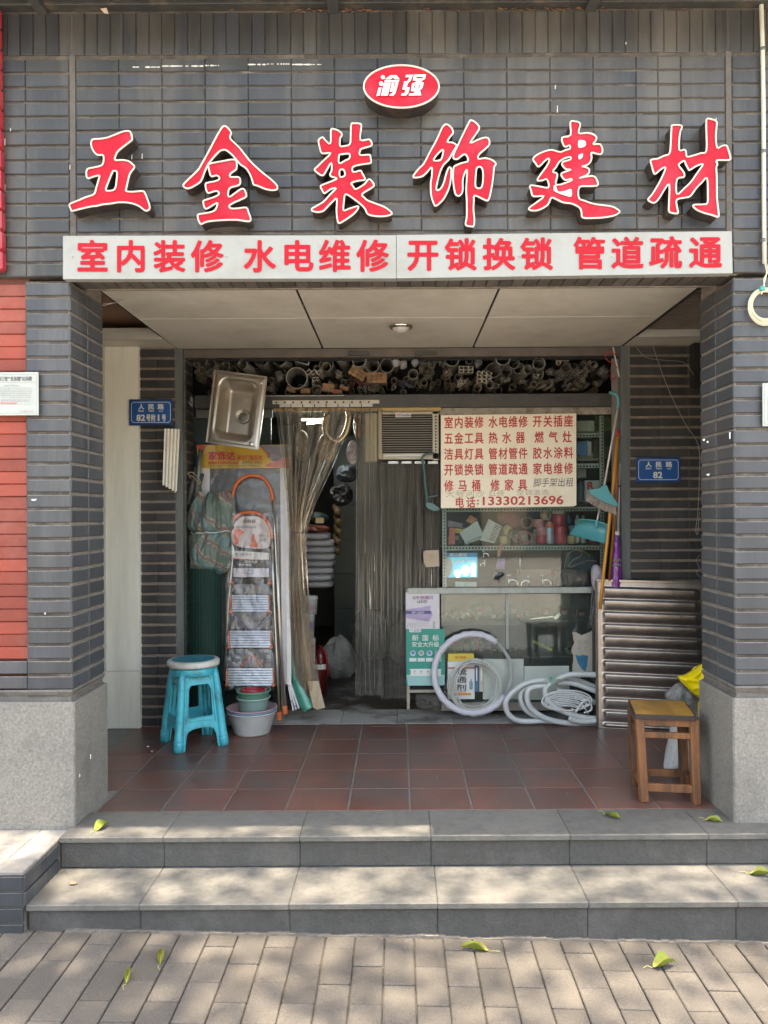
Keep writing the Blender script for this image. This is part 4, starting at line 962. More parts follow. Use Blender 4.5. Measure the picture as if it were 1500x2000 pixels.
# -- fallen leaves
M_LEAF = mat('yellow_green_leaf', (.19, .235, .028), .5, var=.25, nscale=30, rnd=.12, dirt=((.24, .12, .04), .75, 22, .46))
def leaf(label, base, tip, z, wid, curl, seed, m=M_LEAF):
    a = floorpt(*base, z if z is not None else 0) if z is not None else None
    if z is None:
        a = floorpt(*base, .0); a = floorpt(*base, gz(a.x) + .002); b = floorpt(*tip, gz(a.x) + .002)
    else: b = floorpt(*tip, z)
    L = (b - a).length; d = (b - a).normalized(); s = Vector((0, 0, 1)).cross(d).normalized()
    t = thing('fallen_leaf', label, 'leaf', a, 'fallen leaves')
    rnd_ = random.Random(seed); ph = rnd_.uniform(0, 6)
    def f(u, v):
        w = wid * L * (sin(pi * min(1, u ** .8)) ** .75) * (1 - .25 * u); k = (v - .5) * 2
        lift = curl * L * (abs(k) ** 1.6) * .9 * sin(pi * u) + .16 * L * u * u * curl * 2 + .035 * L * sin(9 * u + ph + k * 2)
        return a + d * (u * L) + s * (k * w) + Vector((0, 0, .003 + max(0, lift)))
    G().grid(14, 8, f).obj('blade', m, t)
    G().tube([f(u / 8, .5) + Vector((0, 0, .0006)) for u in range(9)], [.0016 * (1 - .09 * i) for i in range(9)], 5).obj('midrib', mat('pale_leaf_vein', (.45, .45, .12), .5), t)
    G().tube(crom([a, a - d * L * .2 + s * L * .08 + Vector((0, 0, .008)), a - d * L * .42 + s * L * .02 + Vector((0, 0, .004))], 4, False), .0011, 5).obj('stem', mat('pale_leaf_vein', (.45, .45, .12), .5), t)
leaf('yellow-green leaf lying on the landing in front of the right porch tiles', (1181, 1591), (1214, 1604), FL, .20, .22, 1)
leaf('green leaf with a brown underside near the foot of the right plinth', (1378, 1602), (1411, 1608), FL, .32, .3, 2)
leaf('small crumpled green leaf on the landing near the left pillar', (187, 1624), (212, 1611), FL, .36, .4, 3)
leaf('large green leaf on the lower step at the right picture edge', (1463, 1708), (1513, 1714), .15, .20, .3, 4)
leaf('slim green leaf lying on the pavers left of centre', (313, 1884), (315, 1858), None, .15, .22, 5)
leaf('narrow twisted yellow leaf nearest the bottom left of the pavers', (246, 1923), (254, 1895), None, .12, .2, 6)
leaf('dark green leaf on the pavers just below the bottom step', (954, 1858), (900, 1855), None, .15, .3, 7)
leaf('bright yellow-green leaf curled up on the pavers at the right', (1275, 1891), (1318, 1885), None, .28, .45, 8)
# litter
for i, (lb, x, y, z, s) in enumerate((('white crumb of plaster on the dark porch tiles left of the stool', 289, 1459, FL, .008), ('tiny brown dry leaf on the lower step near its left end', 143, 1728, .15, .016), ('pale chip of mortar on the tiles beside the stool leg', 297, 1468, FL, .006))):
    p = floorpt(x, y, z); g = G(); g.box(p.x - s, p.x + s, p.y - s * .6, p.y + s * .6, z + .001, z + s * .8, s * .35)
    tag(g.obj('debris_crumb', mat('crumb_%d' % i, ((.7, .7, .68), (.3, .2, .12), (.7, .7, .68))[i], .8)), lb, 'debris')
# -- hanging corrugated offcut on the left
hc = thing('corrugated_offcut', 'broken strip of cream corrugated sheet hanging by a string from the left blue plate', 'plastic strip', P(332, 960, 5.3))
def strip(u, v):
    x0, x1 = 321 + (317.3 - 321) * v, 351.3 + (345.5 - 351.3) * v; yb = 947 + 15.5 * u + (1.4 * sin(u * 30) if True else 0) - 2 * (u > .93)
    y = 837 + 1.2 * u + (yb - 838) * v; return P(x0 + (x1 - x0) * u, y, 5.30 - .006 * (.5 + .5 * cos(u * 2 * pi * 4.5)))
g = G(); g.grid(36, 10, strip); g.obj('sheet', mat('cream_corrugated_plastic', (.68, .64, .54), .45, var=.06, nscale=4, dirt=((.35, .3, .22), .35, 12)), hc)
G().tube([P(331, 837, 5.298), P(334.5, 826, 5.30), P(338.5, 837, 5.298)], .0012, 4).obj('string', M_STEEL, hc)
# -- sagging wires near the ceiling on both sides
def wire(label, pts, r=.0016, m=None, cat='wire', nm='loose_wire'):
    return tag(G().tube(crom([P(*p) for p in pts], 6, False), r, 5).obj(nm, m or mat('dusty_pale_wire', (.42, .38, .33), .6)), label, cat)
wire('pair of pale wires drooping from the left pillar to the ceiling front edge', [(200, 597, 4.06), (222, 592, 4.1), (250, 583, 4.3), (290, 573, 4.4), (335, 567, 4.05)])
wire('second thin wire beside the drooping pair under the left ceiling edge', [(200, 594, 4.06), (230, 590, 4.1), (258, 576, 4.3), (300, 569, 4.3), (325, 567, 4.05)])
wire('wire sagging in the dark recess over the cream wall', [(200, 643, 4.8), (230, 648, 4.9), (262, 648, 5.0), (300, 640, 5.1)])
wire('long thin wire falling diagonally across the right brick wall', [(1275, 675, 5.3), (1290, 720, 5.32), (1312, 775, 5.33), (1340, 830, 5.34), (1364, 870, 5.3), (1366, 930, 5.3), (1363, 1000, 5.3), (1359, 1035, 5.3), (1363, 1042, 5.3), (1366, 1000, 5.3)], .0018)
wire('short arched wire under the ceiling on the right brick wall', [(1243, 678, 5.35), (1262, 698, 5.35), (1300, 704, 5.34), (1335, 708, 5.34), (1355, 732, 5.3)], .0014)
wire('tangled thin wire low on the right brick wall', [(1366, 1085, 5.3), (1360, 1095, 5.3), (1366, 1110, 5.3), (1360, 1118, 5.3), (1368, 1128, 5.3)], .0012)
wire('thread hanging from the ceiling near the second panel joint', [(595, 568, 4.1), (596, 590, 4.2), (590, 600, 4.25)], .0009)
# -- ceiling downlight
dl = thing('ceiling_downlight', 'round chrome downlight in the porch ceiling', 'light', P(784, 640, 4.85))
dm = Mloc(PX(783, 640, 4.78), 4.80, 2.955)
G().lathe([(.070, 0), (.072, -.010), (.064, -.018), (.058, -.020), (.056, -.012)], dm, 32).obj('ring', mat('chrome_ring', (.6, .58, .54), .25, metal=1.0), dl)
G().lathe([(.057, -.012), (.046, -.030), (.030, -.042), (.0, -.047)], dm, 32).obj('frosted_glass', mat('frosted_glass_dome', (.62, .60, .55), .3, coat=.3), dl)

# fine grit, dust and small dry leaf crumbs on the pavement and in the step corners
rg_ = random.Random(77); g = G()
for i in range(1500):
    zone = rg_.random()
    if zone < .45: x, y, z = rg_.uniform(-1.9, 1.9), rg_.uniform(2.3, 3.22), None
    elif zone < .65: x, y, z = rg_.uniform(-1.55, 1.9), 3.52 - abs(rg_.gauss(0, .03)) - .0, .15
    elif zone < .8: x, y, z = rg_.uniform(-1.55, 1.9), rg_.uniform(3.22, 3.5), .15
    elif zone < .9: x, y, z = rg_.uniform(-1.5, 1.5), rg_.uniform(3.55, 5.3), FL
    else: x, y, z = rg_.uniform(-1.55, 1.9), 3.218 - abs(rg_.gauss(0, .02)), None
    if z is None: z = gz(x)
    s_ = rg_.uniform(.0012, .0034) * (1.6 if rg_.random() < .06 else 1); a_ = rg_.uniform(0, pi)
    c_, d_ = cos(a_) * s_, sin(a_) * s_
    g.add([(x + c_, y + d_, z + .0008), (x - d_, y + c_, z + .0008), (x - c_, y - d_, z + .0008), (x + d_, y - c_, z + .0008), (x, y, z + .0008 + s_ * .8)], [(0, 1, 4), (1, 2, 4), (2, 3, 4), (3, 0, 4)])
o = g.obj('grit', mat('mixed_grit', (.17, .13, .10), .9, var=.7, nscale=40)); o['kind'] = 'stuff'; o['label'] = 'fine grit and dry crumbs scattered over pavers, steps and porch'; o['category'] = 'grit'
# ================================================================ left of the doorway
M_ORG = mat('orange_rubber', (.62, .13, .035), .5, var=.15, nscale=12, dirt=((.55, .3, .2), .35, 14))
M_CHROME = mat('bright_steel_tube', (.55, .53, .48), .3, metal=.9, var=.1)
M_ALUSTEP = mat('ribbed_aluminium_step', (.42, .44, .46), .35, metal=.8, var=.12, nscale=6)
M_WRAP2 = clear_mat('smooth_cling_film', (.96, .96, .96), .03, .7, .10, .5, 22)
M_WRAP = clear_mat('crinkled_cling_wrap', (.96, .96, .96), .04, 1.1, .06, .8, 30)
M_WHITEPL = mat('white_plastic_profile', (.62, .60, .60), .35, var=.06)
# -- sink
M_SINK = mat('satin_stainless_steel', (.50, .455, .395), .36, metal=1.0, var=.08, nscale=5, bump=.03, bscale=120)
sk = thing('kitchen_sink', 'single-bowl stainless steel sink hanging tilted over the left of the doorway', 'sink', P(460, 870, 5.3))
sTL, sTR, sBR, sBL = P(418.8, 722, 5.24), P(521.6, 736, 5.20), P(503.6, 877.8, 5.14), P(402.3, 863.5, 5.18)
sn = (sTR - sTL).cross(sBL - sTL).normalized()
if sn.y > 0: sn = -sn
def sdf_rr(s, t, x0, x1, y0, y1, r):
    cx, cy, hx, hy = (x0 + x1) / 2, (y0 + y1) / 2, (x1 - x0) / 2, (y1 - y0) / 2
    qx, qy = abs(s - cx) - hx + r, abs(t - cy) - hy + r
    return sqrt(max(qx, 0) ** 2 + max(qy, 0) ** 2) + min(max(qx, qy), 0) - r
SA = (sBL - sTL).length / (sTR - sTL).length
def sstep(a, b, x): x = min(1, max(0, (x - a) / (b - a))); return x * x * (3 - 2 * x)
def sinkf(s, t):
    tt = t * SA
    d = -sdf_rr(s, tt, .095, .875, .10, .93 * SA, .19)
    h = 0.0
    if d > 0: h = -.105 * (1 - (1 - sstep(0, .20, d)) ** 1.0)
    e = -sdf_rr(s, tt, 0, 1, 0, SA, .01)
    h += .006 * (sstep(.035, .05, e) - 1) + .004 * (1 - sstep(0, .02, e)) * 0
    e2 = abs(-sdf_rr(s, tt, .05, .95, .05, SA - .05, .06)); h -= .002 * (1 - sstep(0, .012, e2))
    q = sqrt((s - .55) ** 2 + (tt - .545 * SA) ** 2)
    if q < .13: h -= .016 * (1 - sstep(.105, .13, q))
    base = sTL.lerp(sTR, s).lerp(sBL.lerp(sBR, s), t)
    return base + sn * h
G().grid(84, 116, sinkf).obj('bowl', M_SINK, sk)
sM = lambda s, t, h: Matrix.Translation(sTL.lerp(sTR, s).lerp(sBL.lerp(sBR, s), t) + sn * h) @ sn.to_track_quat('Z', 'Y').to_matrix().to_4x4()
G().lathe([(.040, -.002), (.044, .004), (.038, .005), (.034, -.004)], sM(.55, .545, -.107), 28).obj('drain_ring', M_CHROME, sk)
G().lathe([(.0, -.010), (.034, -.012)], sM(.55, .545, -.105), 24).obj('drain_hole', mat('drain_steel', (.22, .2, .18), .35, metal=.9), sk)
for q in ((.905, .085), (.86, .935)):
    G().lathe([(.0, .0055), (.013, .0055), (.0145, .004), (.0150, 0)], sM(*q, -.0), 20).obj('tap_hole_plug', M_CHROME, sk)
G().beam(sTL + sn * -.008, sBL + sn * -.008, .004, .02).beam(sTL + sn * -.008, sTR + sn * -.008, .004, .02).beam(sTR + sn * -.008, sBR + sn * -.008, .004, .02).beam(sBL + sn * -.008, sBR + sn * -.008, .004, .02).obj('folded_rim', M_SINK, sk)
# -- packaged screen door with printed header
pd = thing('wrapped_door_panel', 'film-wrapped white door panel with a yellow and red printed header behind the ladders', 'packaged door', P(475, 1340, 5.5))
def DP(y): return 5.60 - (y - 870) / 470 * .12
def pmap(x, y, dd=0.0): return P(x, y, DP(y) + dd)
def quad(g, pts, d=0.0, mpf=None):
    k = len(g.v); g.add([(mpf or pmap)(x, y, d) for x, y in pts], [tuple(range(len(pts)))]); return g
g = G(); g.prism([[(387, 872), (565, 872), (567, 1338), (380, 1338)]], lambda x, y, t: pmap(x, y, t), .0, .03); g.obj('glass_panel', mat('smoky_panel', (.10, .105, .11), .25, var=.1), pd)
for x0, x1, x2, x3 in ((386, 410, 404, 380), (547, 565, 568, 551)):
    g = G(); g.prism([[(x0, 914), (x1, 914), (x2, 1336), (x3, 1336)]], lambda x, y, t: pmap(x, y, t), -.012, .0); g.obj('frame_stile', M_WHITEPL, pd)
g = G(); g.prism([[(556, 914), (565.5, 914), (569, 1338), (561, 1338)]], lambda x, y, t: pmap(x, y, t), -.03, -.012); g.obj('frame_stile', mat('white_polished_edge', (.7, .69, .68), .25), pd)
g = G(); quad(g, [(384, 869), (566, 869), (566, 914), (388, 915)], -.014); g.obj('header_card', mat('golden_yellow_print', (.60, .38, .04), .35, var=.12, coat=.3), pd)
g = G(); quad(g, [(384, 869), (404, 869), (398, 880), (391, 878), (388, 884)], -.0155); quad(g, [(505, 869), (511, 869), (520, 880), (530, 903), (549, 897), (566, 893), (566, 914), (528, 912), (516, 911), (531, 902), (519, 886)], -.0155); g.obj('red_print', mat('orange_red_print', (.55, .10, .05), .35, coat=.3), pd)
g = G(); quad(g, [(506, 870), (566, 870), (566, 893), (548, 896), (532, 902), (522, 884)], -.0165); g.obj('photo_print', mat('dusky_violet_sky_print', (.18, .16, .22), .35, var=.3, nscale=12, coat=.3), pd)
g = G()
for i in range(9): 
    x = 522 + i * 4.6; h = random.uniform(4, 9); quad(g, [(x, 894), (x, 894 - h), (x + 2.2, 894 - h - 3), (x + 4.4, 894 - h), (x + 4.4, 893)], -.0172)
g.obj('house_print', mat('brown_house_print', (.20, .11, .085), .4, var=.4, nscale=60), pd)
lettering('title_print', [('家饰达', 407, 460, 881, 899)], lambda x, y: pmap(x, y, -.0178), mat('crimson_print', (.55, .03, .06), .4), pd, off=.035)
lettering('subtitle_print', [('豪华门窗系统', 463, 513, 888.5, 899)], lambda x, y: pmap(x, y, -.0178), mat('crimson_print', (.55, .03, .06), .4), pd, off=.01)
g = G(); quad(g, [(407, 901.5), (466, 901.5), (466, 906.5), (407, 906.5)], -.0172); g.obj('slogan_bar', mat('crimson_print', (.55, .03, .06), .4), pd)
lettering('slogan_print', [('实力品质装饰品牌值得信赖', 408, 465, 901.6, 906.4)], lambda x, y: pmap(x, y, -.0182), mat('golden_yellow_print', (.6, .38, .04), .35), pd)
lettering('small_print', [('WHOLE HOUSE ORDERING', 443, 510, 908, 912), ('·平开门·推拉门', 408, 438, 907.5, 912.5), ('全屋定制一站服务', 472, 512, 900, 906)], lambda x, y: pmap(x, y, -.0182), M_INK, pd)
g = G(); g.grid(30, 70, lambda u, v: pmap(386 + 182 * u, 868 + 470 * v, -.032 + .006 * noise.noise(Vector((u * 5, v * 17, 2))) + .004 * noise.noise(Vector((u * 3, v * 60, 5))))); g.obj('clear_film', M_WRAP2, pd)
# -- ladders
def ladder(label, hoop, rails, treads, D, extra=None, dd=0.0):
    t = thing('step_ladder', label, 'ladder', P(rails[1][-1][0] - 40, rails[1][-1][1], D), 'orange-trimmed step ladders')
    def mpl(x, y, d=0.0): return P(x, y, D + (1400 - y) / 500 * .16 + d)
    G().tube([mpl(x, y) for x, y in crom(hoop, 6, False)], .0125, 10).obj('hand_hoop', M_ORG, t)
    for r in rails:
        G().tube([mpl(x, y, .004) for x, y in r], .0078, 8).obj('rail', M_CHROME, t)
        x, y = r[-1]
        if len(r) > 1 and y > 1385: G().beam(mpl(x - .3, y - 14, .002), mpl(x + .4, y + 3, .002), .030, .04, .004).obj('rubber_foot', M_ORG, t)
    for x0, x1, y0, y1 in treads:
        g = G(); n = 7
        for i in range(n):
            ya, yb = y0 + (y1 - y0) * i / n, y0 + (y1 - y0) * (i + 1) / n - 1.2
            p, q, r_, s_ = mpl(x0, ya, -.01), mpl(x1, ya, -.01), mpl(x1 + .5, yb, -.014), mpl(x0 - .5, yb, -.014)
            g.add([p, q, r_, s_] + [v + Vector((0, .01, 0)) for v in (p, q, r_, s_)], [(0, 1, 2, 3), (0, 4, 5, 1), (3, 2, 6, 7)])
        g.obj('tread', M_ALUSTEP, t)
        g = G()
        for xx in (x0 - 2, x1 + 2):
            g.beam(mpl(xx, y0, -.012), mpl(xx, y1, -.016), .008, .02, .002); g.beam(mpl(xx - 4, y1 - 1.5, -.02), mpl(xx + 3.5, y1 - 1.5, -.02), .014, .016, .003, up=(0, 0, 1))
        g.obj('tread_bracket', M_ORG, t)
    return t, mpl
ladder('taller folded ladder with an orange hoop standing behind the shorter ladder', [(454, 984), (455, 962), (464, 942), (480, 931), (497, 929), (513, 934), (525, 948), (531, 965), (532, 977)],
       [[(532, 975), (537, 1050), (544, 1200), (555, 1385)], [(539, 1042), (545, 1190), (557, 1392)]], [], 5.385)
lt, lm = ladder('shorter folded ladder in front with wide silver treads wrapped in clear film', [(449, 1043), (451, 1024), (460, 1010), (474, 1002.5), (492, 1001), (508, 1005), (521, 1018), (529, 1036), (530, 1052)],
       [[(449, 1040), (456, 1075), (446, 1180), (438, 1330)], [(530, 1048), (534, 1150), (540, 1280), (546, 1404)]],
       [(455, 525, 1131, 1141), (453, 524, 1162, 1196), (449, 528, 1232, 1266), (445, 532, 1305, 1340)], 5.33)
def lq(g, x0, y0, x1, y1, d, skew=0): return g.add([lm(x0, y0, d), lm(x1, y0 + skew, d), lm(x1, y1 + skew, d), lm(x0, y1, d)], [(0, 1, 2, 3)])
g = G(); lq(g, 457, 1141, 526, 1160, -.004); lq(g, 452, 1196, 528, 1228, -.002); lq(g, 447, 1268, 530, 1303, -.002); g.obj('shadowed_film_fold', mat('grey_film_fold', (.15, .155, .16), .25, var=.5, nscale=9), lt)
g = G(); g.sheet([crom([(452, 1052), (455, 1028), (470, 1011), (492, 1008), (512, 1013), (524, 1030), (528, 1055), (522, 1070), (490, 1071), (462, 1066)], 4)], lambda x, y, t_: lm(x, y, -.006)); g.obj('top_tray', mat('printed_white_tray', (.55, .47, .44), .35, var=.2, nscale=16, coat=.3), lt)
g = G(); lq(g, 461, 1027, 500, 1032, -.008); g.obj('grey_print', M_INKG, lt)
g = G(); g.sheet([crom([(458, 1035), (470, 1034), (476, 1040), (468, 1046), (466, 1060), (460, 1064), (457, 1055)], 3)], lambda x, y, t_: lm(x, y, -.008)); g.sheet([crom([(494, 1042), (497, 1047), (500, 1058), (503, 1068), (489, 1068), (491, 1055)], 3)], lambda x, y, t_: lm(x, y, -.008)); g.obj('red_figure_print', mat('coral_print', (.62, .12, .06), .4), lt)
lettering('tray_print', [('家用梯', 473, 500, 1014, 1022), ('安全', 505, 519, 1043, 1050), ('加厚', 506, 520, 1051, 1058)], lambda x, y: lm(x, y, -.009), M_INK, lt, off=.01)
g = G(); lq(g, 453, 1075, 525, 1090, -.012, 5); g.obj('white_label', mat('label_white', (.62, .60, .57), .35, coat=.3), lt)
g = G(); lq(g, 453, 1090, 525, 1091.5, -.013, 5); g.obj('orange_line', M_ORG, lt)
lettering('label_print', [('多功能家用', 460, 492, 1080, 1086)], lambda x, y: lm(x, y, -.014), M_INK, lt)
g = G(); lq(g, 457, 1093, 526, 1108, -.013); g.obj('black_label', mat('label_black', (.03, .03, .035), .3, coat=.4), lt)
lettering('black_label_print', [('铝合金梯', 478, 503, 1094, 1100), ('步步高升', 466, 492, 1101, 1105)], lambda x, y: lm(x, y, -.015), M_PLW, lt)
g = G(); lq(g, 456, 1110, 525, 1127, -.014); g.obj('glossy_label', mat('label_lilac_white', (.62, .60, .66), .2, coat=.6), lt)
lettering('glossy_label_print', [('三步梯', 477, 495, 1111, 1118), ('折叠收纳', 477, 495, 1118, 1122)], lambda x, y: lm(x, y, -.016), M_INK, lt)
G().tube([lm(x, y, -.02) for x, y in crom([(452, 1196), (470, 1215), (483, 1228), (498, 1228), (512, 1212), (528, 1196)], 3, False)], .004, 5).obj('purple_strap', mat('purple_strap', (.10, .06, .22), .5), lt)
g = G(); g.beam(lm(471, 1302, -.01), lm(492, 1278, -.01), .008, .006); g.beam(lm(492, 1278, -.01), lm(512, 1302, -.01), .008, .006); g.obj('orange_spreader', M_ORG, lt)
g = G(); g.grid(46, 120, lambda u, v: lm(440 + 6 * (1 - v) + (96 - 8 * (1 - v)) * u, 1003 + 345 * v, -.034 + .010 * noise.noise(Vector((u * 5, v * 12, 9))) + .008 * (1 - 2 * abs(noise.noise(Vector((u * 7 + v * 9, v * 26, 3))))) ** 3)); g.obj('clear_film', M_WRAP, lt)
# loose metal profiles leaning beside the ladders
for i, (a, b, m, lb) in enumerate((((541, 1010), (552, 1392), mat('beige_trim_strip', (.50, .40, .28), .45), 'beige trim strip leaning beside the ladders'), ((534, 1120), (560, 1393), M_STEEL, 'dark steel strip leaning between the ladder rails'))):
    tag(G().beam(P(a[0], a[1], 5.56), P(b[0], b[1], 5.42), .012, .012, .002).obj('trim_strip', m), lb, 'metal strip')
# -- green wire mesh roll
M_GRN = mat('dark_green_pvc', (.008, .060, .042), .45, var=.2, nscale=12)
gm = thing('wire_mesh_roll', 'tall roll of dark green plastic-coated wire mesh behind the stool', 'mesh roll', (PX(400, 1300, 5.42), 5.46, FL))
gx, gy = PX(399, 1250, 5.42), 5.47; gr_ = .130; gh = PZ(400, 1110, 5.42) - FL
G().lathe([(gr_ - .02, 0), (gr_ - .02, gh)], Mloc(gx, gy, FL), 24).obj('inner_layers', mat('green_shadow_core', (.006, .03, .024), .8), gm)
g = G(); n = 34
for k in range(n):
    a = 2 * pi * k / n; p = Vector((gx + gr_ * cos(a), gy + gr_ * sin(a), FL))
    if sin(a) < .3: g.tube([p, p + Vector((0, 0, gh))], .0016, 4, cap=False)
g.obj('upright_wire', M_GRN, gm)['kind'] = 'stuff'
g = G(); z = FL + .01
while z < FL + gh:
    g.tube([(gx + (gr_ + .002) * cos(-pi + pi * i / 18), gy + (gr_ + .002) * sin(-pi + pi * i / 18), z + .002 * sin(i)) for i in range(19)], .0015, 4, cap=False); z += .0165
g.obj('ring_wire', M_GRN, gm)['kind'] = 'stuff'
# -- tarpaulin bundle
m = mat('striped_tarpaulin', (.20, .27, .22), .5, var=.3, nscale=7, bump=.9, bscale=40)
t_ = m.node_tree; b_ = [x for x in t_.nodes if x.type == 'BSDF_PRINCIPLED'][0]
wv = t_.nodes.new('ShaderNodeTexWave'); wv.inputs['Scale'].default_value = 1.25; wv.inputs['Distortion'].default_value = 3.5; wv.inputs['Detail'].default_value = 2; wv.inputs['Detail Scale'].default_value = .8
tc = t_.nodes.new('ShaderNodeTexCoord'); mpn = t_.nodes.new('ShaderNodeMapping'); mpn.inputs['Rotation'].default_value = (.3, .5, .9); mpn.inputs['Scale'].default_value = (1.6, 1.6, 1.6)
t_.links.new(tc.outputs['Object'], mpn.inputs[0]); t_.links.new(mpn.outputs[0], wv.inputs['Vector'])
cr = t_.nodes.new('ShaderNodeValToRGB'); cr.color_ramp.interpolation = 'CONSTANT'
cr.color_ramp.elements[0].color = (.12, .16, .135, 1); cr.color_ramp.elements[1].position = .33; cr.color_ramp.elements[1].color = (.24, .225, .17, 1)
for p_, c_ in ((.45, (.17, .10, .095, 1)), (.66, (.16, .19, .145, 1)), (.85, (.10, .17, .165, 1))):
    e_ = cr.color_ramp.elements.new(p_); e_.color = c_
t_.links.new(wv.outputs['Color'], cr.inputs[0]); t_.links.new(cr.outputs[0], b_.inputs['Base Color'])
tb = thing('tarpaulin_bundle', 'crumpled bundle of striped green, beige and pink tarpaulin tied with a cord', 'tarpaulin', P(407, 1120, 5.4))
cxp, D_ = 407, 5.36
g = G()
prof = [(966, 20), (985, 34), (1010, 40), (1035, 42), (1047, 40), (1062, 42), (1090, 45), (1110, 42), (1125, 30), (1131, 18)]
def tarp(u, v):
    k = v * (len(prof) - 1); i = min(int(k), len(prof) - 2); f = k - i; y = prof[i][0] + (prof[i + 1][0] - prof[i][0]) * f; r = prof[i][1] + (prof[i + 1][1] - prof[i][1]) * f
    a = -pi * 1.05 * (1 - u) + .08 ; rr = r * D_ / FOC
    d = Vector((cos(a), sin(a) * .8, 0)); base = Vector((PX(cxp + 3 * sin(v * 5), y, D_), D_ + .13, PZ(cxp, y, D_)))
    c = crumple(Vector((cos(a) * .9, sin(a) * .9, v * 1.1 + cos(a) * .3)), .055, 1.7, 4) + crumple(Vector((cos(a) * .8 + v, sin(a), v * 1.3)), .014, 4.2, 9)
    pinch = 1 - .10 * math.exp(-((y - 1047) / 5) ** 2)
    return base + d * (rr + c - .02) * pinch + Vector((0, 0, .5 * c))
g.grid(70, 90, tarp, smooth=False); g.obj('tarpaulin', m, tb)
G().tube([tarp(i / 30, .44 + .02 * sin(i / 5)) + Vector((0, -.010, 0)) for i in range(31)], .0035, 6).obj('cord', mat('white_cord', (.62, .6, .55), .5), tb)
# -- dark pipes tied with string
dp = thing('tied_rods', 'few dark tubes tied together with string above the tarpaulin', 'tubes', P(378, 970, 5.45), )
for a, b, r, m_ in (((392, 878), (383, 970), .016, M_STEEL), ((394, 925), (378, 985), .020, M_DKSTEEL), ((383, 912), (368, 985), .018, M_DKSTEEL), ((386, 918), (392, 975), .014, M_DKSTEEL)):
    G().tube([P(a[0], a[1], 5.50), P(b[0], b[1], 5.47)], r, 12, cap=True).obj('tube', m_, dp)
G().tube([P(x, y, 5.44) for x, y in crom([(366, 927), (374, 922), (384, 930), (391, 940), (389, 945), (380, 934), (370, 928), (372, 935)], 4, False)], .003, 5).obj('string', mat('jute_string', (.35, .28, .18), .8), dp)
# -- grey boards and dark glass behind sink
struct_like = thing('grey_backing_board', 'strip of grey board and dark sheets behind the sink', 'board', P(450, 830, 5.7))
G().box(PX(383, 800, 5.66), PX(532, 800, 5.66), 5.66, 5.68, PZ(450, 816, 5.66), PZ(450, 797, 5.66), .002).obj('board_strip', mat('grey_green_board', (.15, .16, .145), .6, var=.15), struct_like)
G().box(PX(378, 900, 5.70), PX(530, 900, 5.70), 5.70, 5.71, FL, PZ(450, 816, 5.70)).obj('dark_sheet', mat('bottle_green_sheet', (.03, .045, .042), .25), struct_like)
# green wrapped roll, cardboard, strips at the foot of the left curtain
gw = thing('green_film_roll', 'long green film-wrapped roll slanting against the foot of the left strip curtain', 'roll', P(600, 1388, 5.4))
M_GFW = mat('green_wrapped_film', (.03, .26, .18), .28, var=.3, nscale=10, bump=.9, bscale=24, coat=.4)
ctr = crom([(563, 1250), (570, 1290), (584, 1335), (597, 1370), (604, 1386)], 6, False)
g = G(); pts = [P(x, y, 5.58 - (y - 1250) / 136 * .13) for x, y in ctr]; g.tube(pts, [.012 + .038 * min(1, i / 14) for i in range(len(pts))], 16)
v2 = []
for i, v in enumerate(g.v):
    p = Vector(v); v2.append(tuple(p + Vector((1, .3, 0)) * .006 * noise.noise(p * 38)))
g.v = v2; g.obj('roll', M_GFW, gw)
wp_ = thing('white_profile_bundle', 'white plastic trim profiles with a dotted label leaning behind the green roll', 'profiles', P(578, 1386, 5.4))
for i in range(3):
    G().beam(P(562 + 3 * i, 1330 + 2 * i, 5.5), P(573 + 5.5 * i, 1388 - 2 * i, 5.42 + .01 * i), .012, .02, .003).obj('profile', M_WHITEPL, wp_)
g = G()
for k in range(3): g.beam(P(567 + 4.4 * k, 1368 + 5 * k, 5.40), P(570 + 4.4 * k, 1371 + 5 * k, 5.40), .006, .004)
g.obj('blue_dash', mat('navy_print', (.04, .05, .2), .5), wp_)

# ================================================================ pipe rack
rk = thing('pipe_rack_beam', 'dark steel beam carrying the rack of pipes above the shop doorway', 'beam', (0, 5.6, 2.6))
G().box(PX(380, 780, 5.52), PX(1200, 780, 5.52), 5.52, 5.60, PZ(780, 796, 5.52), PZ(780, 770, 5.52), .003).obj('beam', M_DKSTEEL, rk)
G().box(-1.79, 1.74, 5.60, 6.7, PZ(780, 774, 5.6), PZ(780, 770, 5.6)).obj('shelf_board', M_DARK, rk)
G().box(-1.79, 1.74, 5.98, 6.00, PZ(780, 774, 5.6), 3.0).obj('rack_shade_plane', M_DARK, rk)  # dark plane painted in for the shade behind the pipes
G().box(PX(519, 772, 5.515), PX(672, 772, 5.515), 5.514, 5.5185, PZ(600, 773.6, 5.515), PZ(600, 772.2, 5.515)).obj('light_edge_strip', mat('pale_edge', (.4, .39, .36), .5), rk)
M_PV = mat('pvc_pipe_grey_white', (.24, .22, .185), .5, var=.14, nscale=12, rnd=.28, dirt=((.14, .12, .10), .5, 14))
M_PVC = mat('cream_pvc_pipe', (.30, .25, .18), .5, var=.12, nscale=12, rnd=.2, dirt=((.18, .14, .10), .4, 14))
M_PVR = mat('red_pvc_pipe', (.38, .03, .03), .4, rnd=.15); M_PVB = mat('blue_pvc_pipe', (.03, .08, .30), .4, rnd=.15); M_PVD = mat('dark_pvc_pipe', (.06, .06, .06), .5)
PIPE = {}
M_RIMC = mat('clean_cut_pipe_rim', (.62, .58, .49), .5, rnd=.2)
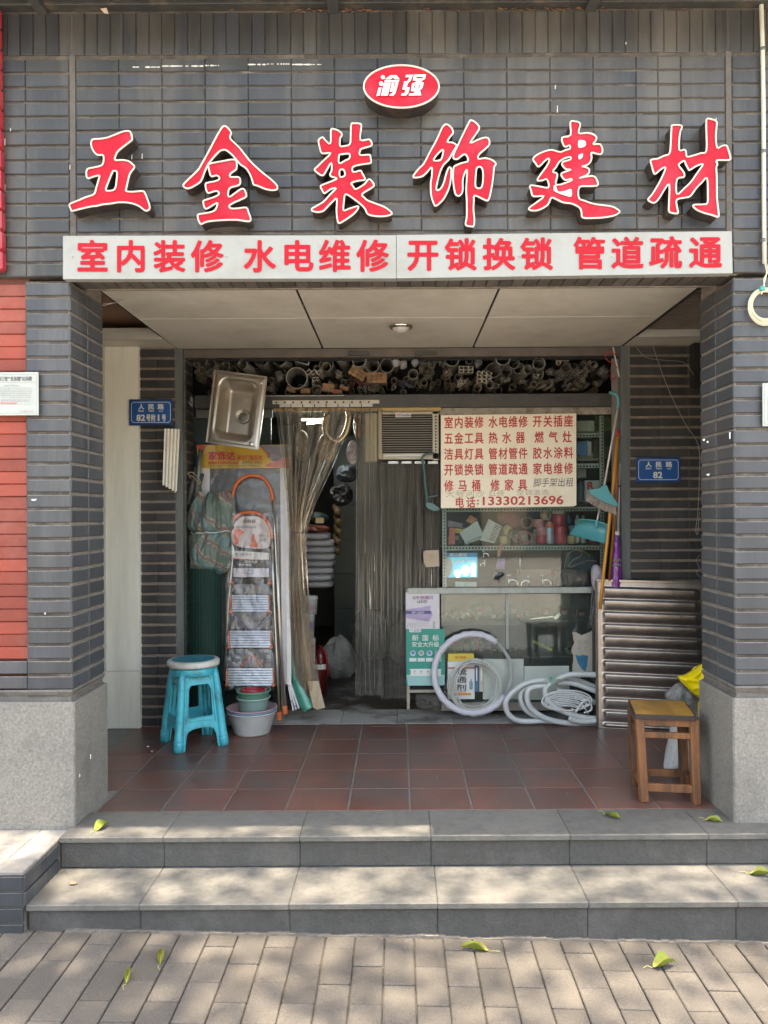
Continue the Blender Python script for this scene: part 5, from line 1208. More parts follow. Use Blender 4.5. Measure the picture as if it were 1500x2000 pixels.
def pipe_mesh(m, wall, sq=False):
    k = (m.name, wall, sq)
    if k not in PIPE:
        g = G(); n = 4 if sq else 20; a0 = pi / 4 if sq else 0
        def ring(r, y): return [Vector((r * cos(a0 + 2 * pi * i / n), y, r * sin(a0 + 2 * pi * i / n))) for i in range(n)]
        vs = ring(1, .5) + ring(1, 0) + ring(1 - wall, 0) + ring(1 - wall, .5)
        fs = [(k_ * n + i, k_ * n + (i + 1) % n, (k_ + 1) * n + (i + 1) % n, (k_ + 1) * n + i) for k_ in range(3) for i in range(n)] + [tuple(range(3 * n, 4 * n))]
        g.add(vs, fs, not sq); me_ = g.mesh('pipe', m); me_.materials.append(M_DARK); me_.materials.append(M_RIMC); me_.polygons[len(fs) - 1].material_index = 1  # back cap blackened to stand for the shade deep inside the pipe
        for q_ in range(n, 2 * n): me_.polygons[q_].material_index = 2
        PIPE[k] = me_
    return PIPE[k]
def add_pipe(x, y, r, D, m, wall, label, grp, sq=False, rot=0.0, asp=1.0, tilt=True):
    ln_ = .34 if r > 9 else .18 if r > 4.5 else .09
    o = bpy.data.objects.new('rectangular_duct' if sq else 'pipe', pipe_mesh(m, wall, sq)); COL.objects.link(o)
    p = P(x, y, D); o.location = p; R_ = r * D / FOC; o.scale = (R_ * asp, ln_ * 2, R_)
    o.rotation_euler = (random.uniform(-.05, .05), rot, random.uniform(-.10, .10)) if tilt else (0, rot, 0)
    tag(o, label, 'pipe', grp); return o
Z4 = lambda x, y: (380 + x / 3.75, 680 + y / 3.75); Z5 = lambda x, y: (780 + x / 3.261, 680 + y / 3.261)
GL_, GM_, GS_ = 'wide pipes stacked above the doorway', 'medium pipes stacked above the doorway', 'thin pipes stacked above the doorway'
big = [(Z4, 115, 115, 38), (Z4, 350, 118, 36), (Z4, 485, 78, 55), (Z4, 620, 78, 52), (Z4, 748, 218, 80), (Z4, 965, 120, 52), (Z4, 1065, 50, 50), (Z4, 1205, 88, 52), (Z4, 1302, 125, 53), (Z4, 1410, 127, 53), (Z4, 280, 168, 36), (Z4, 893, 302, 36),
       (Z5, 335, 70, 46), (Z5, 660, 60, 49), (Z5, 600, 140, 48), (Z5, 683, 147, 36), (Z5, 760, 127, 38), (Z5, 885, 160, 35), (Z5, 890, 98, 40), (Z5, 88, 165, 33), (Z5, 1062, 125, 31), (Z5, 730, 95, 36), (Z5, 820, 135, 30)]
def zx(q): return q[0](q[1], q[2])[0]
ORD = ['leftmost'] + ['%s from the left' % w for w in ('second third fourth fifth sixth seventh eighth ninth tenth eleventh twelfth thirteenth fourteenth fifteenth sixteenth seventeenth eighteenth nineteenth twentieth twenty-first twenty-second twenty-third twenty-fourth twenty-fifth twenty-sixth twenty-seventh twenty-eighth twenty-ninth thirtieth').split()]
def ordl(i): return ORD[i] if i < len(ORD) else None
big.sort(key=zx)
for bi, (F_, x, y, r) in enumerate(big):
    X, Y = F_(x, y); s = 3.75 if F_ is Z4 else 3.261
    add_pipe(X, Y, r / s, 5.58 + random.uniform(0, .06), M_PV, .10, 'wide grey-white pipe end, %s among the wide pipes above the doorway' % ORD[bi], GL_)
med = [(Z4, 50, 110, 26), (Z4, 183, 100, 26), (Z4, 232, 122, 26), (Z4, 290, 103, 26), (Z4, 58, 162, 25), (Z4, 112, 180, 25), (Z4, 12, 118, 24), (Z4, 22, 176, 24), (Z4, 180, 160, 28), (Z4, 475, 97, 23), (Z4, 893, 148, 25), (Z4, 965, 135, 35), (Z4, 1093, 247, 21), (Z4, 678, 325, 18), (Z4, 760, 325, 17), (Z4, 1460, 235, 23), (Z4, 1362, 300, 22), (Z4, 1050, 180, 22), (Z4, 1095, 182, 20), (Z4, 900, 320, 20), (Z4, 1460, 285, 15), (Z4, 550, 300, 18),
       (Z5, 445, 75, 25), (Z5, 683, 145, 20), (Z5, 155, 215, 23), (Z5, 45, 195, 17), (Z5, 212, 225, 15), (Z5, 25, 282, 22), (Z5, 580, 232, 26), (Z5, 617, 240, 17), (Z5, 855, 232, 22), (Z5, 722, 246, 21), (Z5, 305, 232, 15), (Z5, 343, 235, 15), (Z5, 420, 240, 14), (Z5, 500, 250, 26), (Z5, 1140, 208, 21), (Z5, 1240, 105, 23), (Z5, 25, 290, 12), (Z5, 1275, 221, 14)]
med.sort(key=zx)
for mi, (F_, x, y, r) in enumerate(med):
    X, Y = F_(x, y); s = 3.75 if F_ is Z4 else 3.261
    add_pipe(X, Y, r / s, 5.63 + random.uniform(0, .08), random.choice((M_PV, M_PV, M_PVC)), .13, 'medium pipe end, %s among the medium pipes above the doorway' % (ORD[mi] if mi < 20 else ORD[len(med) - 1 - mi].replace('leftmost', 'rightmost').replace('left', 'right') if len(med) - 1 - mi else 'rightmost'), GM_)
rs = random.Random(5)
def spot(X):
    for lim, nm in ((470, 'top of the sink'), (560, 'widest pipe at the left'), (640, 'small brown cartons'), (700, 'red bunch'), (745, 'stack of wooden blocks'), (800, 'white bags'), (850, 'round bunch over the air conditioner'), (910, 'left top corner of the list poster'), (960, 'middle of the rack above the poster'), (1010, 'clear bags above the poster'), (1060, 'right half of the poster'), (1110, 'right top corner of the poster'), (1160, 'far right quarter of the rack')):
        if X < lim: return nm
    return 'red cable at the right end'
def cluster(F_, x0, x1, y0, y1, n, r, m, lab):
    s = 3.75 if F_ is Z4 else 3.261; pts = []; tries = 0
    while len(pts) < n and tries < 900:
        tries += 1; x, y = rs.uniform(x0, x1), rs.uniform(y0, y1)
        if all((x - a) ** 2 + (y - b) ** 2 > (1.9 * r) ** 2 for a, b in pts): pts.append((x, y))
    for x, y in pts:
        X, Y = F_(x, y); add_pipe(X, Y, r / s, 5.61 + rs.uniform(0, .05), m, .26, lab + ', near the %s' % spot(X), GS_)
lbs = {M_PVR: 'thin red pipe end', M_PVB: 'thin blue pipe end', M_PVC: 'thin cream pipe end', M_PV: 'thin grey-white pipe end'}
for a in ((Z4, 1145, 1225, 190, 262, 16, 8, M_PVR), (Z4, 1225, 1300, 238, 270, 9, 8, M_PVR), (Z4, 1200, 1320, 280, 325, 9, 12, M_PVC), (Z4, 1200, 1300, 280, 305, 3, 12, M_PVB), (Z4, 1305, 1345, 255, 310, 5, 9, M_PVC), (Z4, 655, 675, 155, 220, 4, 9, M_PVC), (Z4, 555, 575, 210, 300, 5, 9, M_PV), (Z4, 985, 1005, 235, 265, 3, 9, M_PVC), (Z4, 930, 1130, 262, 325, 5, 10, M_PVC),
          (Z5, 130, 222, 68, 152, 19, 10, M_PVC), (Z5, 0, 85, 210, 250, 10, 8, M_PVB), (Z5, 290, 330, 130, 165, 4, 9, M_PVC), (Z5, 180, 215, 150, 190, 4, 9, M_PVC), (Z5, 390, 460, 195, 255, 9, 10, M_PVC), (Z5, 770, 810, 200, 220, 4, 8, M_PVC), (Z5, 1000, 1180, 130, 200, 24, 11, M_PV), (Z5, 930, 985, 205, 265, 8, 11, M_PVC), (Z5, 1060, 1210, 200, 260, 10, 10, M_PV), (Z5, 1180, 1260, 85, 180, 7, 10, M_PVC), (Z5, 880, 930, 190, 250, 5, 10, M_PV), (Z5, 1130, 1280, 210, 250, 6, 10, M_PVC), (Z5, 230, 290, 60, 110, 5, 9, M_PV), (Z5, 100, 200, 180, 260, 7, 9, M_PVC), (Z5, 820, 860, 230, 270, 4, 8, M_PVC)):
    cluster(*a, lbs[a[7]])
for F_, x0, y0, n, r, rot, asp in ((Z5, 395, 125, 6, 14, .1, 1.6), (Z5, 510, 160, 8, 15, .5, 1.5), (Z5, 385, 215, 4, 12, -.4, 1.5), (Z5, 870, 175, 2, 14, 0, 1.6), (Z5, 1015, 70, 4, 14, .2, 1.4), (Z4, 1045, 185, 6, 15, .6, .6), (Z4, 870, 225, 4, 18, .1, .6), (Z4, 835, 175, 3, 18, -.8, 1.6)):
    s = 3.75 if F_ is Z4 else 3.261
    for i in range(n):
        X, Y = F_(x0 + (i % 3) * r * asp * 1.35, y0 + (i // 3) * r * 1.6); o = add_pipe(X, Y, r / s, 5.62 + rs.uniform(0, .04), M_PVC if F_ is Z5 else M_PV, .2, 'small rectangular duct end near the %s' % spot(X), 'rectangular ducts in the rack', True, rot, asp)
X, Y = Z4(795, 60); add_pipe(X, Y, 75 / 3.75, 5.72, M_PV, .1, 'wide square duct end in the top left of the rack', 'rectangular ducts in the rack', True, .25)
# back filler: long dark pipes deep in the pile keep the gaps full
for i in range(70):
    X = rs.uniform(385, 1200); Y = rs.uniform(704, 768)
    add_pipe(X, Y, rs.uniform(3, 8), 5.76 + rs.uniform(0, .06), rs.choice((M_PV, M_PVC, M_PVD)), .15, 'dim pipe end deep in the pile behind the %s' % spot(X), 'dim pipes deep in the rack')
M_BRN = mat('kraft_brown_carton', (.26, .15, .075), .7, var=.18, nscale=10, rnd=.2)
for F_, x, y, w, h, rz, lb in ((Z4, 1197, 182, 130, 75, .55, 'tilted bundle of brown wooden blocks above the doorway'), (Z4, 1335, 215, 150, 80, 0, 'flat stack of brown wooden blocks above the doorway'), (Z4, 980, 290, 90, 60, .12, 'small brown carton at the front of the pipe rack'), (Z4, 1045, 318, 70, 34, 0, 'brown carton with a red patch on the rack front'), (Z4, 812, 312, 72, 38, 0, 'low brown carton under the widest pipe'), (Z4, 705, 302, 70, 36, .35, 'brown carton tilted left of the widest pipe'), (Z4, 1095, 290, 70, 30, .4, 'small tilted brown carton beside the red-patched one')):
    X, Y = F_(x, y); s = 3.75 if F_ is Z4 else 3.26; D = 5.63; p = P(X, Y, D); W_, H_ = w / s * D / FOC, h / s * D / FOC
    t = thing('block_bundle' if w > 100 else 'carton', lb, 'carton', p)
    nx, nz = (4, 3) if w > 100 else (1, 1)
    for i in range(nx):
        for j in range(nz):
            G().box(-W_ / 2 + i * W_ / nx, -W_ / 2 + (i + 1) * W_ / nx - .001, 0, .12 + rs.uniform(-.01, .01), -H_ / 2 + j * H_ / nz, -H_ / 2 + (j + 1) * H_ / nz - .001, .002, Matrix.Translation(p + Vector((0, rs.uniform(-.008, 0), 0))) @ Matrix.Rotation(rz, 4, 'Y')).obj('block' if nx > 1 else 'box', M_BRN, t)
    if 'red patch' in lb: G().box(-W_ / 2 + .01, 0, -.0115, -.0085, -H_ / 2 + .005, H_ / 2 - .004, 0, Matrix.Translation(p)).obj('red_patch', M_PVR, t)
M_BAGR = clear_mat('dusty_clear_bag', (.72, .68, .62), .28, .25, .2, .6, 30)
for i, (F_, x, y, w, h) in enumerate(((Z4, 1475, 110, 60, 70), (Z5, 25, 105, 60, 70), (Z5, 100, 95, 55, 55), (Z4, 620, 210, 70, 90), (Z5, 680, 200, 90, 60), (Z5, 960, 150, 60, 60), (Z5, 500, 95, 60, 80), (Z5, 1110, 265, 110, 30), (Z5, 1300, 150, 70, 90))):
    X, Y = F_(x, y); s = 3.5; w /= s; h /= s; rr = random.Random(i)
    pts = [(X + w / 2 * cos(a) * rr.uniform(.8, 1.1), Y + h / 2 * sin(a) * rr.uniform(.8, 1.1)) for a in [k * pi / 4 for k in range(8)]]
    mm = mat('bright_white_bag', (.34, .32, .32), .35, var=.15, bump=.5, bscale=40) if i < 3 else M_BAGR
    tag(crumpled_poly(G(), pts, 5.60, 5.60, .03, i * 3 + 40, amp=.02).obj('plastic_bag', mm), ('opaque white plastic bag wedged among the pipes above the doorway' if i < 3 else 'dusty clear plastic bag among the pipes near the %s' % spot(X)), 'plastic bag', 'white bags among the pipes' if i < 3 else 'clear bags among the pipes')
# ================================================================ strip curtains
M_STRIP_ = clear_mat('yellowed_clear_pvc_strip', (.84, .78, .68), .11, .5, .10, .4, 30, streak=.9)
M_STRIPR = clear_mat('dusty_clear_pvc_strip', (.80, .77, .70), .13, .5, .10, .4, 26, streak=.9)
M_EDGE = clear_mat('pale_edge_highlight', (.95, .92, .82), .55, .3, .2, 0, 30, streak=.9)  # pale tubes stand in for streak highlights along the strip edges
hr = thing('curtain_hanger_rail', 'perforated white rail with metal clips above the left strip curtain', 'rail', P(636, 795, 5.5))
G().box(PX(532, 785, 5.505), PX(741, 785, 5.505), 5.506, 5.516, PZ(636, 788.5, 5.505), PZ(636, 781.5, 5.505), .0015).obj('rail', mat('aged_white_rail', (.55, .52, .45), .5, var=.15, dirt=((.2, .15, .1), .4, 14)), hr)
for i in range(12):
    x = 538 + i * 16.4
    G().box(PX(x, 785, 5.505), PX(x + 3.6, 785, 5.505), 5.5045, 5.507, PZ(636, 787.2, 5.505), PZ(636, 784, 5.505)).obj('slot', M_DARK, hr)
for i in range(8):
    x = 546 + i * 23
    G().box(PX(x, 790, 5.50), PX(x + 21, 790, 5.50), 5.500, 5.5045, PZ(636, 795, 5.5), PZ(636, 788, 5.5), .001).obj('clip_plate', mat('zinc_plate', (.45, .46, .45), .4, metal=.6, var=.3, nscale=30), hr)
lb_ = G().box(PX(534, 800, 5.53), PX(862, 800, 5.53), 5.525, 5.56, PZ(700, 803, 5.53), PZ(700, 795, 5.53), .002).obj('wooden_lath', mat('yellowish_lath', (.42, .29, .12), .5, var=.12, nscale=5))
tag(lb_, 'yellowish wooden lath running across the top of the curtains', 'lath')
lc = thing('strip_curtain', 'left clear strip curtain gathered and tied at the middle of the doorway', 'strip curtain', P(610, 1388, 5.45))
NS = 13
for i in range(NS):
    k = i / (NS - 1); xt = 547 + 140 * k; xtie = 569 + 27 * k; xb = 592 + 34 * k + 3 * sin(i * 2); x9 = 560 + 84 * k ** 1.15
    path = crom([(xt, 795), (xt + (x9 - xt) * .45, 850), (x9, 910), (xtie + (x9 - xtie) * .30, 985), (xtie, 1038), (570 + 24 * k, 1100), (574 + 25 * k, 1200), (582 + 28 * k, 1300), (xb, 1386 - 3 * (i % 3))], 5, False)
    wtop, wtie = 8.0, 4.2
    rows = len(path) - 1
    def cf(u, v, i=i, path=path, rows=rows):
        j = v * rows; a = min(int(j), rows - 1); f = j - a; x = path[a][0] + (path[a + 1][0] - path[a][0]) * f; y = path[a][1] + (path[a + 1][1] - path[a][1]) * f
        w = wtie + (wtop - wtie) * abs((y - 1038) / 243) ** .7 if y < 1038 else wtie + 5.5 * min(1, (y - 1038) / 250)
        tw = sin(i * 1.3 + y / 60) * .6
        return P(x + (u - .5) * 2 * w, y, 5.49 - .012 * sin(pi * u) * (1 if i % 2 else -1) - .0035 * i % .03 + .012 * tw * (u - .5) - (.03 * max(0, (y - 1150) / 236)))
    cs = G().grid(5, 44, cf).obj('curtain_strip', M_STRIP_, lc)
    G().tube([cf(0, j / 44) + Vector((0, -.001, 0)) for j in range(45)], .0013, 4).tube([cf(1, j / 44) + Vector((0, -.001, 0)) for j in range(45)], .0008, 4).obj('edge_highlight', M_EDGE, cs)
G().tube([P(566 + 33 * a, 1038 + 3 * sin(pi * a), 5.455) for a in [j / 8 for j in range(9)]], .0028, 5).obj('tie', M_DKSTEEL, lc)
tag(G().add([P(600, 1330, 5.44), P(622, 1330, 5.44), P(635, 1382, 5.40), P(620, 1386, 5.40), P(612, 1383, 5.41)], [(0, 1, 2, 3, 4)]).obj('cardboard_flap', mat('tan_cardboard', (.42, .33, .22), .7, var=.1, nscale=8)), 'tan cardboard flap at the foot of the left curtain', 'cardboard')
rc = thing('strip_curtain', 'right clear strip curtain hanging straight beside the air conditioner', 'strip curtain', P(750, 1360, 5.5))
for i in range(6):
    x = 700 + i * 8.6
    def cf(u, v, i=i, x=x): return P(x + 4.6 * (u - .5) * 2 + .5 * sin(v * 5 + i) + 6 * v * (i / 6) ** 1 * .3, 797 + (1357 + 2 * (i % 2) - 797) * v, 5.50 + (.010 if i % 2 else 0) - .010 * sin(pi * u))
    cs = G().grid(5, 30, cf).obj('curtain_strip', M_STRIPR, rc)
    G().tube([cf(0, j / 30) + Vector((0, -.001, 0)) for j in range(31)], .0013, 4).obj('edge_highlight', M_EDGE, cs)
rc2 = thing('strip_curtain', 'dusty clear strip curtain hanging below the air conditioner', 'strip curtain', P(800, 1360, 5.55))
for i in range(13):
    x = 749 + i * 8.9; yb = 1364 if x < 795 else 1150
    def cf(u, v, i=i, x=x, yb=yb): return P(x + 4.8 * (u - .5) * 2 + .6 * sin(v * 6 + i * 2), 903 + (yb - 903) * v, 5.60 + (.010 if i % 2 else 0) - .010 * sin(pi * u))
    cs = G().grid(5, 30, cf).obj('curtain_strip', M_STRIPR, rc2)
    G().tube([cf(0, j / 30) + Vector((0, -.001, 0)) for j in range(31)], .0011, 4).obj('edge_highlight', M_EDGE, cs)
g = G()
for i in range(4):
    a, b = 758 + i * 26, 778 + i * 26; g.box(PX(a, 902, 5.56), PX(b, 902, 5.56), 5.575, 5.58, PZ(a, 905.5, 5.56), PZ(a, 900.5, 5.56), .001)
g.obj('clip_plate', mat('zinc_plate', (.45, .46, .45), .4), rc2)

# ================================================================ air conditioner
ac = thing('air_conditioner', 'old cream window air conditioner with a louvred grille over the right curtain', 'air conditioner', P(800, 905, 5.6))
M_ACW = mat('yellowed_ac_plastic', (.48, .44, .35), .5, var=.10, nscale=6, dirt=((.2, .16, .1), .4, 8), streak=True)
dA = 5.58
def axbox(g, x0, x1, y0, y1, D, dep, bev=.002): return g.box(PX(x0, (y0 + y1) / 2, D), PX(x1, (y0 + y1) / 2, D), D, D + dep, PZ((x0 + x1) / 2, y1, D), PZ((x0 + x1) / 2, y0, D), bev)
axbox(G(), 738, 862, 803, 899, dA + .07, .35).obj('case', M_DKSTEEL, ac)
axbox(G(), 745, 858, 803.5, 809, dA, .08).obj('top_frame', M_ACW, ac); axbox(G(), 745, 857, 885, 897, dA, .08).obj('bottom_frame', M_ACW, ac)
axbox(G(), 738, 746, 803.5, 897, dA, .08).obj('side_frame', M_ACW, ac); axbox(G(), 845, 857, 803.5, 899, dA, .08).obj('side_frame', M_ACW, ac)
axbox(G(), 712, 737, 806, 902, dA - .03, .06, .008).obj('side_cover', M_ACW, ac)
axbox(G(), 748, 838, 886.5, 892, dA - .012, .012, .004).obj('drain_channel', mat('white_channel', (.6, .6, .57), .4), ac)
for i in range(16):
    y = 812 + i * 4.55
    G().box(PX(746, y, dA), PX(845, y, dA), dA + .010, dA + .032, PZ(800, y + 1.1, dA), PZ(800, y, dA), 0).obj('louvre_blade', mat('grey_brown_louvre', (.30, .28, .24), .5, rnd=.12), ac)
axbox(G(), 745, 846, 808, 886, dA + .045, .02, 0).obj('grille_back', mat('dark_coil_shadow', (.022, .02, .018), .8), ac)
axbox(G(), 772, 803, 806, 815, dA - .006, .006, .001).obj('badge', mat('badge_white', (.62, .6, .56), .4), ac)
lettering('badge_print', [('Chunlan', 779.5, 801, 808.2, 812.6)], flat(dA - .0075), mat('navy_print', (.04, .05, .2), .5), ac, off=.02)
g = G()
for cx in (775.3, 777.6): g.tube([P(cx + 1.3 * cos(a * pi / 6), 810.3 + 1.3 * sin(a * pi / 6), dA - .0075) for a in range(12)], .0012, 4, closed=True)
g.obj('badge_emblem', mat('red_print', (.7, .06, .05), .6), ac)
g = G()
for i in range(14): axbox(g, 849.5, 852.5, 812 + i * 6, 815 + i * 6, dA - .001, .002, 0)
g.obj('perforation', M_DARK, ac)['kind'] = 'stuff'
# hacksaw with teal frame
hs = thing('hacksaw', 'teal hacksaw hooked on the air conditioner hanging over the curtain', 'saw', P(840, 990, 5.5))
M_TEALD = mat('dull_teal_paint', (.055, .12, .115), .5, var=.15)
G().tube([P(x, y, 5.53) for x, y in crom([(848, 886), (838, 886), (828, 889), (825, 897), (828, 915), (830, 940), (833, 965), (834, 985)], 4, False)], [.010] * 2 + [.009] * 26 + [.008], 8).obj('frame', M_TEALD, hs)
g = G(); g.prism([crom([(832, 983), (840, 982), (850, 986), (858, 993), (857, 996), (850, 998), (840, 995), (833, 990)], 3)], lambda x, y, t: P(x, y, 5.52 + t), 0, .02); g.obj('handle', mat('teal_grip', (.07, .17, .155), .5), hs)
G().beam(P(834, 972, 5.53), P(856, 967, 5.53), .012, .012, .002).obj('tension_arm', M_TEALD, hs)
# card tag
ct = thing('card_tag', 'small tan card with a wire hook stuck on the right curtain', 'card', P(840, 1108, 5.53))
g = G(); g.prism([crom([(826, 1079), (831, 1075), (857, 1074), (858, 1106), (832, 1108), (828, 1098)], 1)], lambda x, y, t: P(x, y, 5.555 + t), 0, .004); g.obj('card', mat('tan_card', (.42, .33, .24), .7, var=.1), ct)
G().tube([P(843 + 3 * cos(a), 1088 + 3 * sin(a), 5.552) for a in [k * .6 for k in range(10)]] + [P(828, 1080, 5.55), P(826, 1092, 5.55)], .0009, 4).obj('wire_hook', M_STEEL, ct)

# ================================================================ painted list poster
po = thing('service_list_poster', 'cream board with red hand-set lists of services and a phone number in the window', 'poster', P(990, 990, 5.5))
Q = [(861, 811), (1125.5, 807.5), (1125.8, 989), (861, 992.5)]
def pm(X, Y, d=0.0):
    u = (X - 79) / (1069 - 79); v = (Y - 114) / (790 - 114)
    x = (Q[0][0] * (1 - u) + Q[1][0] * u) * (1 - v) + (Q[3][0] * (1 - u) + Q[2][0] * u) * v; y = (Q[0][1] * (1 - u) + Q[1][1] * u) * (1 - v) + (Q[3][1] * (1 - u) + Q[2][1] * u) * v
    return P(x, y, 5.52 + d)
g = G(); g.prism([[(79, 114), (1069, 114), (1069, 780), (1050, 790), (79, 790)]], lambda x, y, t: pm(x, y, t), 0, .008); g.obj('board', mat('aged_cream_board', (.86, .78, .62), .6, var=.05, nscale=4, dirt=((.5, .43, .33), .4, 4)), po)
M_PR = mat('brick_red_lettering', (.52, .045, .035), .5, var=.06)
def cells(txt, xs, y0, y1, w=70): return [(ch, x, x + w, y0, y1) for ch, x in zip(txt, xs)]
def row(txt, x0, x1, y0, y1):
    n = len(txt); w = 66; st_ = (x1 - x0 - w) / (n - 1); return cells(txt, [x0 + i * st_ - 2 for i in range(n)], y0 - 4, y1 + 4, 68)
it = []
for k, (y, a, b, c) in enumerate(((128, '室内装修', '水电维修', '开关插座'), (243, '五金工具', '热水器', '燃气灶'), (358, '洁具灯具', '管材管件', '胶水涂料'), (472, '开锁换锁', '管道疏通', '家电维修'), (588, '修马桶', '修家具', ''))):
    it += row(a, 104 if len(a) == 4 else 105, 392 if len(a) == 4 else 372, y, y + 80)
    it += row(b, 428 if k != 4 else 443, 714 if len(b) == 4 else (694 if k != 4 else 711), y, y + 80)
    if c: it += row(c, 752 if len(c) == 4 else 765, 1046 if len(c) == 4 else 1036, y, y + 80)
it += row('电话', 183, 332, 712, 788) + [(':', 342, 358, 733, 768), ('13330213696', 384, 974, 710, 774)]
lettering('lettering', it, lambda x, y: pm(x, y + (x - 79) * .0, -.0015), M_PR, po, off=.022)
lettering('handwriting', [('脚手架出租', 755, 1050, 578, 648)], lambda x, y: pm(x + (y - 610) * -.15, y, -.0015), M_INK, po)
lettering('faint_handwriting', [('大号河沙', 110, 400, 660, 715), ('红砖', 430, 545, 660, 712), ('空调清洗', 630, 870, 662, 706)], lambda x, y: pm(x, y, -.0015), mat('rubbed_out_pencil', (.42, .38, .31), .7), po)
bt = thing('board_top', 'peeling painted board strip above the service list poster', 'board', P(990, 811, 5.55))
axbox(G(), 859, 1197, 790, 810, 5.56, .02, .002).obj('board', mat('peeling_grey_paint_board', (.34, .30, .25), .7, var=.25, nscale=12, dirt=((.10, .075, .06), .9, 9)), bt)
g = G(); g.add([P(884, 790, 5.55), P(890, 795, 5.54), P(895, 797, 5.55), P(886, 793, 5.55)], [(0, 1, 2, 3)]); g.obj('torn_corner', M_WHITEPL, bt)

# ================================================================ display window
M_ANG = mat('pale_green_slotted_angle', (.34, .38, .34), .5, var=.12, nscale=12, dirt=((.16, .16, .13), .4, 10))
M_GLASS = clear_mat('greenish_shop_glass', (.90, .95, .93), .03, .55, .03, 0, 3)
M_GLASSD = clear_mat('dusty_showcase_glass', (.80, .88, .84), .07, .8, .05, 0, 3)
sh = thing('display_shelving', 'pale green slotted-angle shelving behind the shop window', 'shelving', P(1000, 1150, 5.9))
def slots(g, x0, x1, y0, y1, D, step, vert=False):
    n = int(((y1 - y0) if vert else (x1 - x0)) / step)
    for i in range(n):
        if vert: axbox(g, x0, x1, y0 + i * step, y0 + i * step + step * .5, D, .002, 0)
        else: axbox(g, x0 + i * step, x0 + i * step + step * .55, y0, y1, D, .002, 0)
for y in (846, 906, 990.5, 1066):
    axbox(G(), 864, 1178, y, y + 8.5, 5.63, .03, .001).obj('shelf_rail', M_ANG, sh)
    slots((g := G()), 866, 1176, y + 3, y + 6, 5.6285, 6.2); g.obj('rail_slots', M_DARK, sh)['kind'] = 'stuff'
    axbox(G(), 864, 1178, y + 1, y + 3, 5.66, .34, 0).obj('shelf_plate', mat('dusty_shelf_plate', (.20, .21, .19), .6, var=.3), sh)
for x in (864, 1172):
    axbox(G(), x, x + 8, 812 if x > 1000 else 995, 1150, 5.618, .012, .001).obj('upright', M_ANG, sh)
    slots((g := G()), x + 3, x + 5.5, 998 if x < 1000 else 815, 1148, 5.6165, 6.5, True); g.obj('upright_slots', M_DARK, sh)['kind'] = 'stuff'
axbox(G(), 866, 1178, 886, 895, 5.9, .02).obj('rear_rail', M_ANG, sh)
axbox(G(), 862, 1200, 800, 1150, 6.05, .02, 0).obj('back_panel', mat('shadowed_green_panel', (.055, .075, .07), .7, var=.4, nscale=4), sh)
wg = tag(axbox(G(), 864, 1196, 812, 1148, 5.605, .004, 0).obj('window_pane', M_GLASS), 'greenish glass pane of the shop window with the display shelves behind', 'window')
# showcase cabinet
sc_ = thing('glass_showcase', 'dusty green-tinted glass showcase cabinet under the window display', 'showcase', P(985, 1395, 5.7))
axbox(G(), 796, 1163, 1148, 1159.5, 5.56, .05, .003).obj('top_rail', mat('chalky_green_wood', (.40, .42, .37), .6, var=.18, nscale=14, dirt=((.2, .19, .15), .5, 9)), sc_)
axbox(G(), 866, 1160, 1148.5, 1150, 5.61, .48, 0).obj('top_glass', M_GLASS, sc_)
axbox(G(), 988, 993.5, 1160, 1268, 5.60, .02, .001).obj('mullion', M_ANG, sc_)
axbox(G(), 862, 1160, 1160, 1372, 5.612, .004, 0).obj('front_glass', M_GLASSD, sc_)
M_SHW = mat('worn_brown_shelf_board', (.17, .135, .105), .7, var=.3, nscale=8, dirt=((.34, .3, .25), .35, 6))
for y in (1213, 1284):
    axbox(G(), 864, 1016, y, y + 8, 5.64, .40, 0).obj('shelf_board', M_SHW, sc_)
    axbox(G(), 1018, 1158, y - 2, y + 1, 5.66, .40, 0).obj('shelf_board', mat('dark_shelf_board', (.05, .055, .05), .6), sc_)
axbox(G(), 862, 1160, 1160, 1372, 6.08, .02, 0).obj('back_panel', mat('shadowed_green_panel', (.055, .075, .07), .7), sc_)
axbox(G(), 862, 1166, 1372, 1388, 5.60, .45, .003).obj('plinth', mat('scuffed_beige_plinth', (.34, .31, .27), .7, var=.2, dirt=((.15, .13, .11), .6, 7)), sc_)
axbox(G(), 864, 1160, 1368, 1372, 5.63, .42, 0).obj('bottom_board', M_SHW, sc_)
axbox(G(), 870, 1150, 1163, 1212, 5.95, .01, 0).obj('inner_panel', mat('dim_back_stock', (.11, .12, .11), .7, var=.6, nscale=9), sc_)
for i, (x0, x1, y0, y1, D) in enumerate(((943, 1023, 1287, 1366, 5.585), (1024, 1112, 1301, 1367, 5.578))):
    tag(axbox(G(), x0, x1, y0, y1, D, .012, .002).obj('white_board', mat('pale_mint_board', (.46, .51, .45), .5, var=.06, dirt=((.3, .32, .28), .4, 8))), ('taller pale mint board leaning behind the wire coil', 'wider pale mint board leaning behind the hose coil')[i], 'board')
